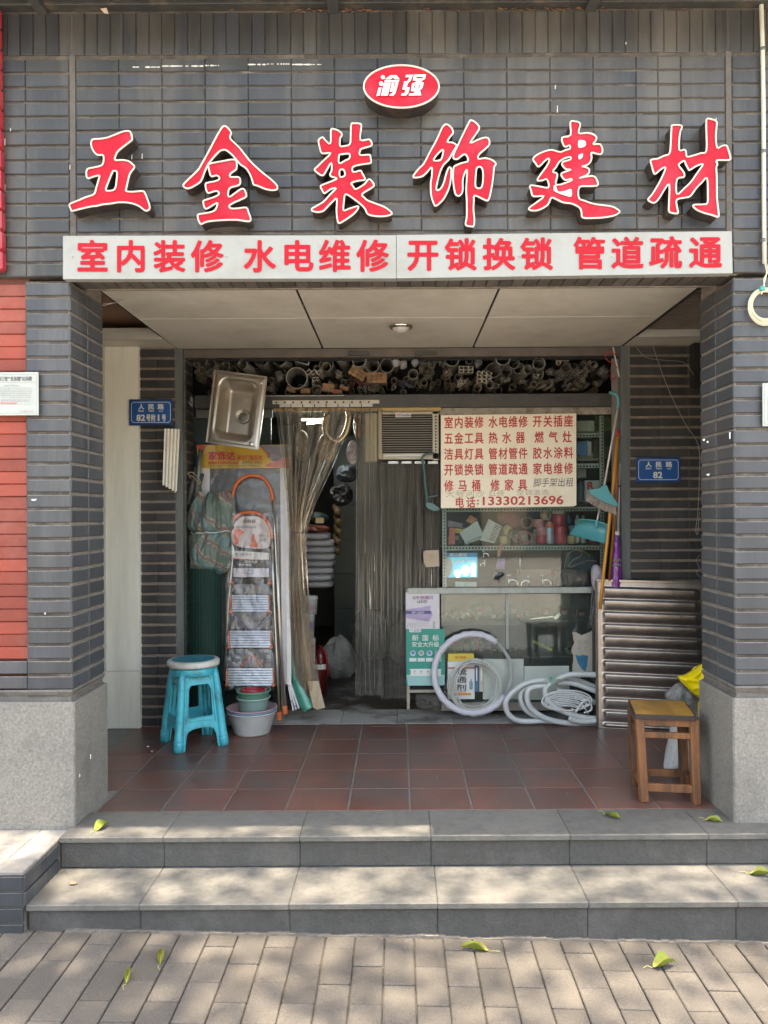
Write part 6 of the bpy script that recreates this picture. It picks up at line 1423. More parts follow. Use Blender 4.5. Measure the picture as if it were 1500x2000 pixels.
# showcase frame left: poster stand
sd_ = thing('cabinet_side_stand', 'weathered wooden stand leg frame left of the showcase behind the green poster', 'stand', P(820, 1388, 5.5))
M_OLDW = mat('whitewashed_old_wood', (.36, .33, .27), .75, var=.25, nscale=12, dirt=((.15, .13, .1), .6, 9))
axbox(G(), 794, 800, 1150, 1386, 5.575, .03, .003).obj('leg', M_OLDW, sd_); axbox(G(), 800, 862, 1348, 1353, 5.575, .03, .002).obj('rail', M_OLDW, sd_)
axbox(G(), 800, 862, 1338, 1348, 5.60, .02, .002).obj('board', M_DARK, sd_)
p1 = thing('led_lamp_poster', 'white and purple poster for flicker-free LED lamps on the cabinet side', 'poster', P(826, 1228, 5.55))
axbox(G(), 792.5, 858.5, 1157, 1229, 5.562, .004, .0005).obj('sheet', mat('poster_white', (.58, .55, .57), .45, var=.07, nscale=9), p1)
m = mat('purple_fade_print', (.20, .14, .30), .45, var=.2, nscale=6)
def pq(pts, d, nm, m, par): g = G(); g.sheet([pts], lambda x, y, t: P(x, y, d)); return g.obj(nm, m, par)
pq([(792.5, 1190), (818, 1187), (842, 1183), (840, 1192), (845, 1200), (838, 1214), (792.5, 1207)], 5.5600, 'lilac_wave', mat('lilac_print', (.38, .32, .48), .45, var=.12), p1)
pq([(792.5, 1193), (842, 1193), (843, 1199), (792.5, 1199)], 5.5590, 'navy_bar', mat('navy_bar', (.08, .08, .22), .45), p1)
lettering('lettering', [('公牛', 805, 820, 1163.5, 1171), ('LED灯', 815, 835, 1172, 1178)], flat(5.5585), M_INK, p1, off=.012)
lettering('purple_lettering', [('防频闪', 821, 846, 1163.5, 1171)], flat(5.5585), mat('purple_print', (.30, .10, .30), .5), p1, off=.012)
lettering('bar_print', [('保护儿童视力', 804, 829, 1193.7, 1198.6)], flat(5.5575), M_PLW, p1)
g = G()
for i in range(8): axbox(g, 845.5, 850, 1214 + i * 1.7, 1214.9 + i * 1.7, 5.5600, .001, 0)
for x in (796, 805): axbox(g, x, x + 6, 1218, 1219, 5.56, .001, 0); axbox(g, x, x + .8, 1219, 1226, 5.56, .001, 0); axbox(g, x + 5.2, x + 6, 1219, 1226, 5.56, .001, 0)
for y in (1209, 1213, 1217, 1221): axbox(g, 813, 836, y, y + .6, 5.56, .001, 0)
g.obj('diagram_print', M_INKG, p1)
p2 = thing('socket_poster', 'green power strip poster reading 新国标 安全大升级 in front of the cabinet side', 'poster', P(830, 1339, 5.55))
axbox(G(), 793.5, 868.5, 1228.5, 1339, 5.552, .004, .0005).obj('sheet', mat('poster_green', (.008, .27, .205), .4, var=.08, nscale=6), p2)
pq([(793.5, 1318), (868.5, 1318), (868.5, 1337), (860, 1339), (797, 1339)], 5.5505, 'pale_band', mat('poster_pale_aqua', (.28, .52, .50), .4), p2)
pq([(799, 1228.5), (822.5, 1228.5), (822.5, 1233), (820, 1235), (801, 1235), (799, 1233)], 5.5505, 'logo_tab', mat('poster_white', (.58, .55, .57), .45), p2)
lettering('logo_print', [('公牛', 808, 820, 1229, 1234.3)], flat(5.549), M_INK, p2)
lettering('lettering', [('新', 804.5, 818, 1239.5, 1252), ('国', 824.5, 837, 1239.5, 1252), ('标', 844.5, 857.5, 1239.5, 1252), ('安全大升级', 804, 858, 1253, 1264)], flat(5.5495), M_PLW, p2, off=.010)
for i in range(4):
    cx = 806.5 + i * 16.2
    G().lathe([(0, 0), (.0215, 0), (.0215, .002)], Matrix.Translation(P(cx, 1275.5, 5.5500)) @ Matrix.Rotation(pi / 2, 4, 'X'), 20).obj('round_picture', mat('icon_white', (.6, .66, .66), .4), p2)
    G().lathe([(0, .0012), (.012, .0012)], Matrix.Translation(P(cx, 1275.5, 5.5495)) @ Matrix.Rotation(pi / 2, 4, 'X'), 16).obj('round_picture_centre', mat('icon_%d' % (i % 2), ((.03, .25, .5), (.2, .32, .30))[i % 2], .4), p2)
    pq([(cx - 7, 1285), (cx + 7, 1285), (cx + 7, 1292), (cx - 7, 1292)], 5.5503, 'caption_box', mat('icon_white', (.6, .66, .66), .4), p2)
ps_ = G(); ps_.prism([crom([(802, 1309), (803, 1306.5), (858, 1306.5), (861, 1309), (861, 1318), (858, 1320), (803, 1320), (802, 1317)], 2)], lambda x, y, t: P(x, y, 5.5470 + t), 0, .003); ps_.obj('power_strip_print', mat('strip_white', (.66, .70, .68), .35), p2)
g = G()
for i in range(4):
    for dx, dy in ((0, 0), (2.5, 0), (1.2, 3.5)): axbox(g, 808 + i * 13 + dx, 809.3 + i * 13 + dx, 1310 + dy, 1312 + dy, 5.5462, .001, 0)
g.obj('socket_holes', M_INK, p2)
tag(crumpled_poly(G(), [(812, 1352), (830, 1350), (860, 1355), (866, 1370), (862, 1384), (830, 1384), (812, 1378)], 5.66, 5.66, .06, 31, amp=.04).obj('plastic_bag', M_BAGR), 'crumpled clear plastic bag on the floor under the poster stand', 'plastic bag')
# drain cleaner box
db = thing('drain_cleaner_box', 'white and yellow box of drain cleaner 疏通剂 inside the wire coil', 'box', P(900, 1366, 5.6))
axbox(G(), 874.5, 927, 1292, 1366, 5.555, .05, .002).obj('box', mat('box_white', (.60, .62, .60), .45, var=.06), db)
axbox(G(), 875, 926, 1277, 1291.5, 5.558, .05, .002).obj('lid', mat('box_yellow', (.62, .47, .06), .45, var=.08), db)
axbox(G(), 874.8, 926.5, 1303.5, 1305.8, 5.5535, .001, 0).obj('red_line', M_PVR, db); axbox(G(), 886.5, 920, 1354, 1358, 5.5535, .001, 0).obj('orange_bar', mat('box_orange', (.65, .25, .03), .5), db)
lettering('lettering', [('疏', 890, 912, 1305.5, 1319), ('通', 890, 912, 1320.5, 1334), ('剂', 890, 912, 1336, 1349.5)], flat(5.5528), M_INK, db, off=.02)
lettering('small_print', [('管道专用', 895, 911, 1349.5, 1353.5)], flat(5.5528), M_ORG, db); lettering('lid_print', [('强力疏通', 888, 910, 1281, 1287)], flat(5.556), M_PVR, db)
g = G(); g.lathe([(.010, 0), (.012, .01), (.012, .05), (.004, .06), (.004, .075)], Matrix.Translation(P(920, 1346, 5.555)), 12); g.obj('bottle_print', mat('blue_grey_bottle', (.16, .28, .32), .4), db)
for x, m_, l in ((930, mat('steel_blue_box', (.05, .15, .26), .5), 'slim blue box behind the wire coil'), (939, mat('pale_print_box', (.45, .42, .36), .5), 'slim cream box behind the wire coil')):
    t = thing('slim_box', l, 'box', P(x, 1352, 5.57)); axbox(G(), x - 3, x + 5, 1297, 1351, 5.568, .03, .001).obj('box', m_, t); axbox(G(), x, x + 2, 1304, 1330, 5.566, .001, 0).obj('print', M_PLW, t)
# torn poster
tp = thing('torn_poster', 'torn cream and blue remnant of a poster on the right of the showcase glass', 'poster', P(1138, 1325, 5.6))
ring_ = [(1118, 1237), (1124, 1235), (1135, 1240), (1147, 1237), (1161, 1236), (1163, 1318), (1152, 1322), (1147, 1314), (1141, 1317), (1132, 1324), (1118, 1312), (1120, 1285), (1116, 1268), (1121, 1255)]
rj = random.Random(3); r2_ = [(x + rj.uniform(-1, 1), y + rj.uniform(-1, 1)) for x, y in crom(ring_, 4)]
pq(r2_, 5.6075, 'paper', mat('torn_cream_paper', (.42, .39, .32), .8, var=.2, nscale=12), tp)
pq([(1123, 1278), (1131, 1281), (1138, 1279), (1149, 1281), (1146, 1302), (1143, 1313), (1136, 1306), (1129, 1296)], 5.6065, 'blue_remnant', mat('blue_remnant', (.03, .16, .28), .5, var=.3, nscale=20), tp)
lettering('print_remnant', [('修水', 1128, 1150, 1248, 1259), ('电工', 1126, 1148, 1262, 1273)], flat(5.6065), M_INKG, tp)
# goods on the shelves
def goods(x, y0, y1, w, m, label, cat, D=5.72, prof=None, n=18, nm=None):
    """upright turned object, pixel column x, top y0, bottom y1, half width w"""
    z0 = PZ(x, y1, D); z1 = PZ(x, y0, D); r = w * D / FOC; t = thing(nm or cat.replace(' ', '_'), label, cat, (PX(x, y1, D), D, z0))
    pr = prof or [(0, 0), (.95, 0), (1, .03), (1, .97), (.95, 1), (0, 1)]
    G().lathe([(a * r, b * (z1 - z0)) for a, b in pr], Mloc(PX(x, y1, D), D, z0), n).obj('body', m, t); return t, r, z0, z1, D, x
M_TAPEY = mat('masking_tape_yellow', (.55, .47, .24), .6, rnd=.1); M_REDR = mat('glossy_red_roll', (.42, .03, .05), .25, var=.25, nscale=14, coat=.3); M_WHB = mat('white_bottle_plastic', (.6, .6, .56), .4)
A_ = lambda x, y: (840 + x / 3.75, 980 + y / 3.75)
goods(1058, 1036, 1062.5, 10.5, M_REDR, 'lowest red roll of barrier tape in the printed stack', 'tape roll')
goods(1058, 1029, 1045, 10.3, mat('red_white_print_roll', (.55, .22, .22), .35, var=.5, nscale=40), 'red roll with white printing in the middle of the stack', 'tape roll', D=5.715)
goods(1052, 1014, 1030, 10.5, mat('red_white_print_roll', (.55, .22, .22), .35), 'printed red and white roll on top of the stack', 'tape roll', D=5.72)
bp = [(0, 0), (.95, 0), (1, .02), (1, .80), (.8, .86), (.55, .88), (.55, .96), (.5, 1), (0, 1)]
t, r, z0, z1, D, x = goods(1073, 1019, 1061.5, 8.8, mat('spray_can_blue_white', (.38, .42, .5), .3, metal=.3, var=.3, nscale=30), 'blue and white spray can with an orange collar between the red rolls', 'spray can', prof=bp)
G().lathe([(r * 1.01, 0), (r * 1.01, .035)], Mloc(PX(x, 1030, D), D, PZ(x, 1031, D)), 18).obj('orange_collar', M_ORG, t); G().lathe([(.012, 0), (.013, .02), (0, .022)], Mloc(PX(x, 1019, D), D, z1 - .005), 12).obj('cap', M_PVR, t)
goods(1094, 1028.5, 1062.5, 12.8, M_REDR, 'tall glossy red roll at the bottom of the wide red stack', 'tape roll', D=5.73)
goods(1092, 1004, 1028, 12.3, mat('glossy_crimson_jar', (.38, .02, .04), .3, coat=.4), 'glossy red jar on top of the wide red stack', 'jar', D=5.73)
goods(1090, 995, 1004, 11.6, mat('cream_lid', (.5, .45, .34), .5), 'cream lid on the glossy red jar', 'lid', D=5.73)
goods(1116, 1046, 1062, 7.6, M_TAPEY, 'small beige tape roll standing behind the dustpan', 'tape roll', D=5.74)
for i, x in enumerate((1127.5, 1139)):
    goods(x, 1006, 1061, 4.8, M_WHB, ('left slim white bottle behind the dustpan', 'right slim white bottle behind the dustpan')[i], 'bottle', D=5.78, prof=bp)
goods(1110.5, 1006, 1022, 4, mat('bottle_blue', (.04, .15, .35), .4), 'small blue bottle behind the red rolls', 'bottle', D=5.80, prof=bp)
def ring(label, cx, cy, r, w, m, D, tilt=(pi / 2, 0, 0), inner=.62):
    t = thing('tape_roll', label, 'tape roll', P(cx, cy + r, D)); R_ = r * D / FOC; W_ = w * D / FOC
    G().lathe([(R_ * inner, -W_), (R_, -W_), (R_, W_), (R_ * inner, W_), (R_ * inner, -W_)], Matrix.Translation(P(cx, cy, D)) @ Matrix.Rotation(tilt[2], 4, 'Z') @ Matrix.Rotation(tilt[0], 4, 'X') @ Matrix.Rotation(tilt[1], 4, 'Y'), 28).obj('roll', m, t)
    G().lathe([(R_ * inner * .98, -W_), (R_ * inner * .98, W_)], Matrix.Translation(P(cx, cy, D)) @ Matrix.Rotation(tilt[2], 4, 'Z') @ Matrix.Rotation(tilt[0], 4, 'X') @ Matrix.Rotation(tilt[1], 4, 'Y'), 28).obj('core', mat('cardboard_core', (.3, .2, .12), .7), t)
ring('brown see-through tape roll facing the street on the top display shelf', *A_(708, 152), 12.5, 5, mat('brown_tape', (.22, .13, .08), .3, coat=.3), 5.72, inner=.75)
ring('pinkish red tape roll with a pale centre at the middle of the shelf', *A_(706, 265), 12.5, 5, mat('pink_red_tape', (.38, .10, .09), .3, coat=.3), 5.70, inner=.72)
ring('beige tape roll lying askew left of the round tapes', *A_(566, 210), 9.5, 6, M_TAPEY, 5.70, (pi / 2 + .5, .4, .5))
ring('beige tape roll lying on top of the red rolls', *A_(845, 100), 9.5, 7, M_TAPEY, 5.72, (pi / 2, .0, .9))
goods(*A_(540, 250)[:1], 1047, 1063, 7.8, M_TAPEY, 'upright beige tape roll at the shelf front', 'tape roll', D=5.70)
# plastic floor grilles
def grille(label, pts, D, holes, parent=None):
    t = thing('drain_grille', label, 'grille', P(*pts[2], D)); g = G()
    def mpq(u, v, d=0.0):
        x = (pts[0][0] * (1 - u) + pts[1][0] * u) * (1 - v) + (pts[3][0] * (1 - u) + pts[2][0] * u) * v; y = (pts[0][1] * (1 - u) + pts[1][1] * u) * (1 - v) + (pts[3][1] * (1 - u) + pts[2][1] * u) * v
        return P(x, y, D + d)
    g.prism([[(0, 0), (1, 0), (1, 1), (0, 1)]] + [[(a, b), (c, b), (c, d), (a, d)] for a, b, c, d in holes], lambda x, y, t_: mpq(x, y, t_), 0, .006)
    g.obj('plate', mat('grey_white_grille_plastic', (.46, .48, .46), .5), t)
grille('plain grey-white plastic grille leaning at the left on the top shelf', [A_(215, 228), (A_(345, 138)), A_(400, 262), A_(262, 312)], 5.70, [(.12 + i * .11, .82, .17 + i * .11, .93) for i in range(7)])
grille('slotted grey-white plastic grille with two rows of dark slots', [A_(430, 125), A_(525, 180), A_(470, 305), A_(362, 282)], 5.69, [(.55, .08 + i * .105, .93, .13 + i * .105) for i in range(8)] + [(.10, .80, .48, .84)])
def boxy(label, pts, D, m, dep=.05, nm='small_box', cat='box'):
    g = G(); g.prism([pts], lambda x, y, t: P(x, y, D + t), 0, dep); return tag(g.obj(nm, m), label, cat)
boxy('orange-red box at the left end of the top shelf', [A_(140, 190), A_(185, 195), A_(183, 315), A_(135, 315)], 5.70, mat('coral_box', (.50, .12, .08), .5, var=.2, nscale=20))
boxy('tilted orange and white box behind the grilles', [A_(262, 140), A_(295, 98), A_(345, 125), A_(310, 168)], 5.74, mat('orange_white_box', (.5, .22, .10), .5, var=.5, nscale=30))
boxy('yellow and blue packet behind the grilles', [A_(160, 192), A_(250, 200), A_(240, 232), A_(165, 228)], 5.76, mat('yellow_packet', (.5, .38, .06), .4, var=.3))
boxy('purple packet lying at the left end of the top shelf', [A_(130, 135), A_(240, 160), A_(235, 190), A_(128, 185)], 5.78, mat('dusty_purple_packet', (.22, .15, .22), .4, var=.4, nscale=25))
boxy('brown battery blister card leaning against the pink tape', [A_(590, 218), A_(640, 290), A_(625, 305), A_(565, 235)], 5.69, mat('brown_black_card', (.10, .06, .04), .35, var=.5, nscale=50), .01)
boxy('dark red packets heaped behind the tapes', [A_(490, 90), A_(600, 65), A_(660, 110), A_(650, 180), A_(585, 185), A_(500, 150)], 5.85, mat('dark_red_packet', (.22, .03, .035), .35, var=.4, nscale=22))
# upper shelf goods right of poster
boxy('pale green carton on the upper right display shelf', [(1126, 822), (1161, 822), (1161, 843), (1126, 843)], 5.72, mat('pale_green_carton', (.36, .40, .32), .5), .12)
boxy('blue and white carton with a round logo beside the poster', [(1127, 863), (1146, 861), (1147, 890), (1127, 890)], 5.72, mat('bright_blue_carton', (.05, .20, .42), .45, var=.15), .12)
boxy('white end of the blue carton beside the poster', [(1147, 861), (1155, 863), (1155, 889), (1148, 890)], 5.73, mat('white_carton', (.5, .5, .48), .5), .12)
boxy('grey carton on the third display shelf', [(1127, 915), (1145, 915), (1145, 933), (1127, 933)], 5.72, mat('grey_carton', (.26, .27, .27), .5), .12)
rb = thing('letter_carton', 'white carton printed with a red letter R behind the broom', 'box', P(1155, 985, 5.7))
axbox(G(), 1142, 1172, 938, 978, 5.70, .15, .002).obj('box', mat('white_carton', (.5, .5, .48), .5), rb)
lettering('letter', [('R', 1147, 1160, 941, 956)], flat(5.6985), M_PR, rb, off=.03)
goods(1133, 938, 980, 7, mat('grey_blue_jar', (.12, .14, .17), .4), 'dark grey jar beside the letter R carton', 'jar', D=5.74, prof=bp)
for i, (x0, y0, x1, y1, c) in enumerate(((1162, 812, 1195, 842, (.10, .16, .06)), (1158, 870, 1192, 895, (.10, .10, .06)), (1127, 892, 1168, 900, (.3, .32, .28)), (1176, 918, 1194, 940, (.16, .12, .06)), (1160, 850, 1178, 868, (.12, .05, .05)))):
    boxy(('green foil packs on the top shelf right end', 'olive packs on the second shelf right end', 'thin pale board lying on the second shelf', 'small brown pack at the right end', 'dark maroon pack behind the broom stick')[i], [(x0, y0), (x1, y0 + 2), (x1, y1), (x0, y1)], 5.80, mat('pack_%d' % i, c, .4, var=.4, nscale=25), .1, 'pack')
# second shelf: lamp display, taps, bag, sling
ld = thing('lamp_display_card', 'glowing blue lamp display card with bulbs at the left of the lower shelf', 'display card', P(900, 1128, 5.66))
axbox(G(), 869, 932.5, 1080.5, 1128, 5.66, .03, .002).obj('card', mat('cyan_lit_card', (.04, .30, .46), .35, var=.15, nscale=10, emit=((.10, .55, .85), .10)), ld)
axbox(G(), 869, 932.5, 1080.5, 1088, 5.6585, .001, 0).obj('title_band', mat('blue_band', (.02, .22, .50), .4), ld)
lettering('title_print', [('明火照明', 878, 912, 1080.5, 1088)], flat(5.657), M_PLW, ld, off=.015)
lettering('sub_print', [('超亮护眼', 891, 907, 1093.5, 1098.5), ('节能长寿', 911, 927, 1093.5, 1098.5)], flat(5.657), M_PLW, ld, off=.015)
pq(crom([(869, 1092), (876, 1090), (883, 1096), (884, 1108), (882, 1118), (875, 1127), (869, 1127)], 3), 5.6575, 'face_picture', mat('pale_skin_print', (.42, .38, .38), .5, var=.2, nscale=20), ld)
M_BULB = mat('lit_bulb_glass', (.8, .85, .9), .3, emit=((.75, .9, 1.0), .7))
for cx, cy, r in ((894, 1119, 6.5), (909.5, 1113, 8.5)):
    rr = r * 5.65 / FOC; g = G(); g.lathe([(0, rr), (rr * .5, rr * .87), (rr * .87, rr * .5), (rr, 0), (rr * .87, -rr * .5), (rr * .5, -rr * .95), (rr * .42, -rr * 1.3), (0, -rr * 1.3)], Matrix.Translation(P(cx, cy, 5.645)), 18); g.obj('bulb', M_BULB, ld)
g = G(); g.tube([P(924.5, 1101, 5.65), P(924.5, 1125, 5.65)], .016, 12); g.obj('tube_bulb', M_BULB, ld)
boxy('row of small white and blue cartons under the lamp display', [(889, 1136), (931, 1137), (931, 1146), (889, 1146)], 5.64, mat('pale_blue_carton', (.40, .48, .50), .4, var=.3, nscale=40), .05)
M_CHR = mat('polished_chrome', (.70, .70, .70), .08, metal=1.0)
def tap(label, x, y, s, flip=1, D=5.66):
    t = thing('tap', label, 'tap', P(x, y, D)); k = s
    G().tube([P(x, y, D), P(x, y - 14 * k, D)], .007 * k, 10).obj('body', M_CHR, t)
    G().tube([P(*q, D) for q in crom([(x, y - 8 * k), (x + flip * 6 * k, y - 9 * k), (x + flip * 11 * k, y - 6 * k), (x + flip * 11 * k, y - 1 * k)], 3, False)], .0055 * k, 8).obj('spout', M_CHR, t)
    G().tube([P(x - 4 * k, y - 15 * k, D), P(x + 4 * k, y - 15 * k, D)], .005 * k, 8).obj('handle', M_CHR, t)
tap('chrome tap standing beside the black bag on the display shelf', 994, 1146, 1.5); tap('small chrome tap in the middle of the brown shelf', 1033, 1146, 1.3, -1); tap('chrome tap with a raised spout on the brown shelf', 1060, 1145, 1.4)
tap('small dark chrome fitting hanging at the left of the shelf', 945, 1088, .8); tap('chrome fitting above the black bag left side', 947, 1106, .7, -1)
G_ = boxy('brown wooden box back under the taps', [(1010, 1112), (1076, 1112), (1076, 1146), (1010, 1146)], 5.76, mat('pinkish_wood_box', (.28, .20, .17), .6, var=.2), .1, 'wooden_box')
tag(G().tube([P(1016, 1078, 5.70), P(1015, 1124, 5.70)], .006, 8).obj('chrome_rod', M_CHR), 'upright chrome rod behind the taps', 'rod')
tag(crumpled_poly(G(), [A_(455, 510), A_(500, 505), A_(550, 520), A_(560, 570), A_(540, 612), A_(480, 605), A_(450, 560)], 5.65, 5.65, .03, 60, amp=.03).obj('black_bag', mat('glossy_black_plastic', (.015, .018, .018), .15, bump=.5, bscale=40, coat=.5)), 'glossy black plastic bag on the display shelf between fittings', 'plastic bag')
sg_ = thing('hanging_glove', 'pink rubber glove hanging from the shelf with a purple cuff', 'glove', P(976, 1115, 5.64))
G().tube([P(x, y, 5.635) for x, y in crom([(980, 1062), (977, 1070), (975, 1078), (974, 1088)], 3, False)], [.012, .014, .015, .016, .016, .015, .014, .013, .012, .012][:10], 10).obj('arm', mat('pink_rubber', (.60, .28, .26), .4), sg_)
G().tube([P(978, 1091, 5.635), P(975, 1102, 5.635), P(973, 1112, 5.635)], [.020, .019, .022], 10).obj('cuff', mat('lilac_cloth', (.24, .17, .40), .6), sg_); G().tube([P(984, 1091, 5.632), P(982, 1112, 5.63)], [.010, .016], 8).obj('fold', mat('lilac_cloth', (.24, .17, .40), .6), sg_)
tag(crumpled_poly(G(), [A_(925, 520), A_(980, 485), A_(1060, 490), A_(1150, 500), A_(1180, 550), A_(1170, 605), A_(1060, 612), A_(950, 612), A_(900, 590)], 5.68, 5.68, .07, 70, amp=.05).obj('plastic_bag', M_BAGR), 'heap of clear plastic bags at the right of the lower display shelf', 'plastic bag')
for i, pts in enumerate(([(985, 485), (995, 420), (1020, 375), (1070, 355), (1130, 365), (1175, 400)], [(1010, 475), (1050, 425), (1100, 400), (1112, 365), (1090, 362)], [(1020, 480), (1080, 460), (1140, 435), (1190, 432), (1220, 440)])):
    tag(G().tube([P(*A_(*q), 5.72 - .01 * i) for q in crom(pts, 5, False)], .0028, 5).obj('bag_strap', mat('pale_yellow_cord', (.5, .47, .28), .5)), ('yellow-edged cord looping up over the blue bag', 'short yellow cord hooked at the centre of the bag', 'yellow cord running to the right of the shelf')[i], 'strap')
boxy('dim blue bag behind the yellow cords', [A_(985, 370), A_(1090, 352), A_(1190, 385), A_(1210, 470), A_(1150, 500), A_(1000, 480)], 5.80, mat('slate_blue_bag', (.06, .11, .16), .4, var=.3, nscale=12), .05, 'blue_bag', 'bag')
# fittings scattered inside the showcase
rf = random.Random(11)
for k in range(46):
    yy = 1212 if k < 26 else 1283; x = rf.uniform(870, 1012) if k < 38 else rf.uniform(1100, 1150); r = rf.uniform(1.6, 4.4); D = 5.68 + rf.uniform(0, .2)
    yb = yy + (5.68 - D) * 60
    o = G().lathe([(.55, 0), (1, 0), (1, 1.1), (1.2, 1.1), (1.2, 1.6), (.55, 1.6), (.55, 0)], None, 12).mesh('pipe_fitting', mat('grey_white_fitting', (.40, .41, .37), .5, rnd=.35))
    f_ = bpy.data.objects.new('pipe_fitting', o); COL.objects.link(f_); R_ = r * D / FOC; f_.scale = (R_, R_, R_); f_.location = P(x, yb - r, D); f_.rotation_euler = (rf.choice((0, pi / 2, 1.2)), rf.uniform(-.5, .5), rf.uniform(0, 3)); tag(f_, 'small grey-white pipe fitting on the %s showcase shelf, %s' % ('upper' if yy < 1250 else 'lower', 'left end' if x < 910 else 'behind the coil middle' if x < 960 else 'beside the mullion' if x < 1020 else 'far right'), 'pipe fitting', 'loose fittings in the showcase')
tap('white plastic faucet lying on the upper showcase shelf', 915, 1208, 1.0, -1, 5.66)
tag(G().beam(P(1041, 1252, 5.68), P(1078, 1270, 5.68), .020, .004).obj('yellow_ruler', mat('lime_yellow_plastic', (.42, .44, .05), .4)), 'lime yellow strip lying slanted inside the showcase', 'strip')
tag(G().beam(P(1036, 1209, 5.66), P(1082, 1204, 5.66), .007, .007).beam(P(1082, 1209, 5.66), P(1094, 1198, 5.66), .03, .02, .004).obj('metal_wrench', M_CHR), 'long metal wrench lying on the dark showcase shelf', 'wrench')
for i, x in enumerate((1040, 1066, 1090)):
    tag(axbox(G(), x, x + 7, 1217, 1295, 5.86, .02).obj('dark_post', M_DKSTEEL), ('left dark post inside the showcase', 'middle dark post inside the showcase', 'right dark post inside the showcase')[i], 'post')

# ================================================================ coils
M_WRAPW = mat('white_woven_wrap', (.55, .54, .58), .6, var=.12, nscale=40, bump=.5, bscale=60)
M_WIRE = mat('galvanised_wire', (.42, .44, .43), .35, metal=.2)
wc = thing('wire_coil', 'large coil of galvanised wire half wrapped in white woven tape', 'wire coil', P(924, 1398, 5.5))
def cring(cx, cy, rx, ry, D0, a0, a1, n, dx=0.0, dd=0.0): return [P(cx + rx * cos(a0 + (a1 - a0) * i / n) + dx, cy + ry * sin(a0 + (a1 - a0) * i / n), D0 + dd - (cy + ry * sin(a0 + (a1 - a0) * i / n) - cy) / 75 * .05) for i in range(n + 1)]
for k in range(12):
    G().tube(cring(924 + rf.uniform(-1, 1), 1316 + rf.uniform(-1, 1), 76.5 + rf.uniform(-3.6, 4), 77 + rf.uniform(-3.5, 4), 5.50, 0, 2 * pi, 72, 0, rf.uniform(-.012, .012))[:-1], .0030, 5, closed=True).obj('wire_loop', M_WIRE, wc)
g = G(); pts = cring(923.5, 1315.5, 75.5, 77, 5.50, radians(35), radians(308), 70); g.tube(pts, [.024 + .0025 * sin(i * 1.9) + .0012 * sin(i * 5) for i in range(len(pts))], 12)
g.v = [tuple(Vector(v) + Vector((0, -1, 0)) * .003 * noise.noise(Vector(v) * 45)) for v in g.v]; g.obj('woven_wrap', M_WRAPW, wc)
wc2 = thing('wire_coil', 'smaller loose coil of thin pale wire inside the wrapped one', 'wire coil', P(930, 1390, 5.48))
M_TW = mat('pale_tie_wire', (.55, .56, .52), .35, metal=.4)
for k in range(17):
    q = k / 16; rx = 37 + 14 * rf.random() ** .6; ry = 41 + 11 * rf.random() ** .6; G().tube(cring(927 + rf.uniform(-4, 5), 1340 + rf.uniform(-3, 2), rx, ry, 5.475, 0, 2 * pi, 56, 0, rf.uniform(-.02, .02))[:-1], .0022 if k % 3 else .0030, 4, closed=True).obj('wire_loop', M_TW, wc2)
for pts in ([(867, 1350), (880, 1362), (895, 1378), (925, 1392)], [(900, 1290), (930, 1286), (955, 1300), (968, 1330), (965, 1360), (945, 1380)], [(975, 1320), (962, 1350), (950, 1366), (930, 1385)]):
    G().tube([P(x, y, 5.47) for x, y in crom(pts, 5, False)], .0013, 4).obj('loose_end', M_TW, wc2)
hc_ = thing('hose_coil', 'coil of thick translucent white hose tied with green string on the step', 'hose', P(1075, 1412, 5.4))
M_HOSE = mat('milky_hose_plastic', (.52, .55, .54), .3, var=.08, nscale=6, coat=.25, spec=.6)
Hh = lambda x, y: (780 + x / 3.75, 1120 + y / 3.75)
for i, (pts, D0) in enumerate(([[(1480, 745), (1330, 738), (1230, 745), (1150, 780), (1080, 830), (1070, 890), (1110, 950), (1180, 1000), (1270, 1035), (1360, 1055), (1480, 1065)], 5.33], [[(1110, 785), (1020, 785), (940, 800), (860, 845), (800, 905), (778, 960), (800, 1030), (860, 1075), (950, 1085), (1060, 1080), (1200, 1090)], 5.37], [[(1090, 825), (1010, 828), (950, 850), (935, 910), (960, 980), (1030, 1040), (1130, 1080), (1250, 1098), (1360, 1098), (1480, 1090)], 5.34], [[(1060, 800), (960, 815), (900, 860), (890, 920), (920, 990), (980, 1035), (1060, 1055)], 5.40], [[(1150, 805), (1240, 800), (1340, 825), (1480, 880)], 5.39], [[(1150, 850), (1260, 880), (1360, 915), (1480, 965)], 5.41], [[(1220, 765), (1320, 790), (1480, 850)], 5.44], [[(1240, 1060), (1330, 1085), (1480, 1075)], 5.30])):
    G().tube([P(*Hh(*q), D0) for q in crom(pts, 6, False)], .0195, 12).obj('hose_turn', M_HOSE, hc_)
for k in range(9):
    a = rf.uniform(-.6, .6); G().tube([P(*Hh(1115, 775), 5.30), P(*Hh(1115 + 70 * cos(k * .75), 785 + 45 * sin(k * .75)), 5.285)], [.005, .001], 5).obj('green_string', mat('pale_green_string', (.30, .52, .42), .5), hc_)
hc2 = thing('hose_coil', 'small coil of thin white hose lying inside the thick hose coil', 'hose', P(1110, 1405, 5.3))
for k in range(9):
    q = k / 8; cx, cy = 1225 + rf.uniform(-8, 8), 960 + 8 * k - 30; rx, ry = 184 - 13 * k + rf.uniform(-6, 6), 74 - 6 * k
    G().tube([P(*Hh(cx + rx * cos(a * pi / 18), cy + ry * sin(a * pi / 18)), 5.31 + .004 * k) for a in range(36)], .0056, 7, closed=True).obj('hose_turn', mat('thin_white_hose', (.58, .60, .59), .3, coat=.2), hc2)
G().tube([P(*Hh(x, y), 5.29) for x, y in crom([(1290, 1020), (1330, 960), (1370, 925), (1400, 950), (1405, 1000), (1350, 1020)], 4, False)], .0068, 7).obj('hose_end', mat('thin_white_hose', (.58, .60, .59), .3), hc2)
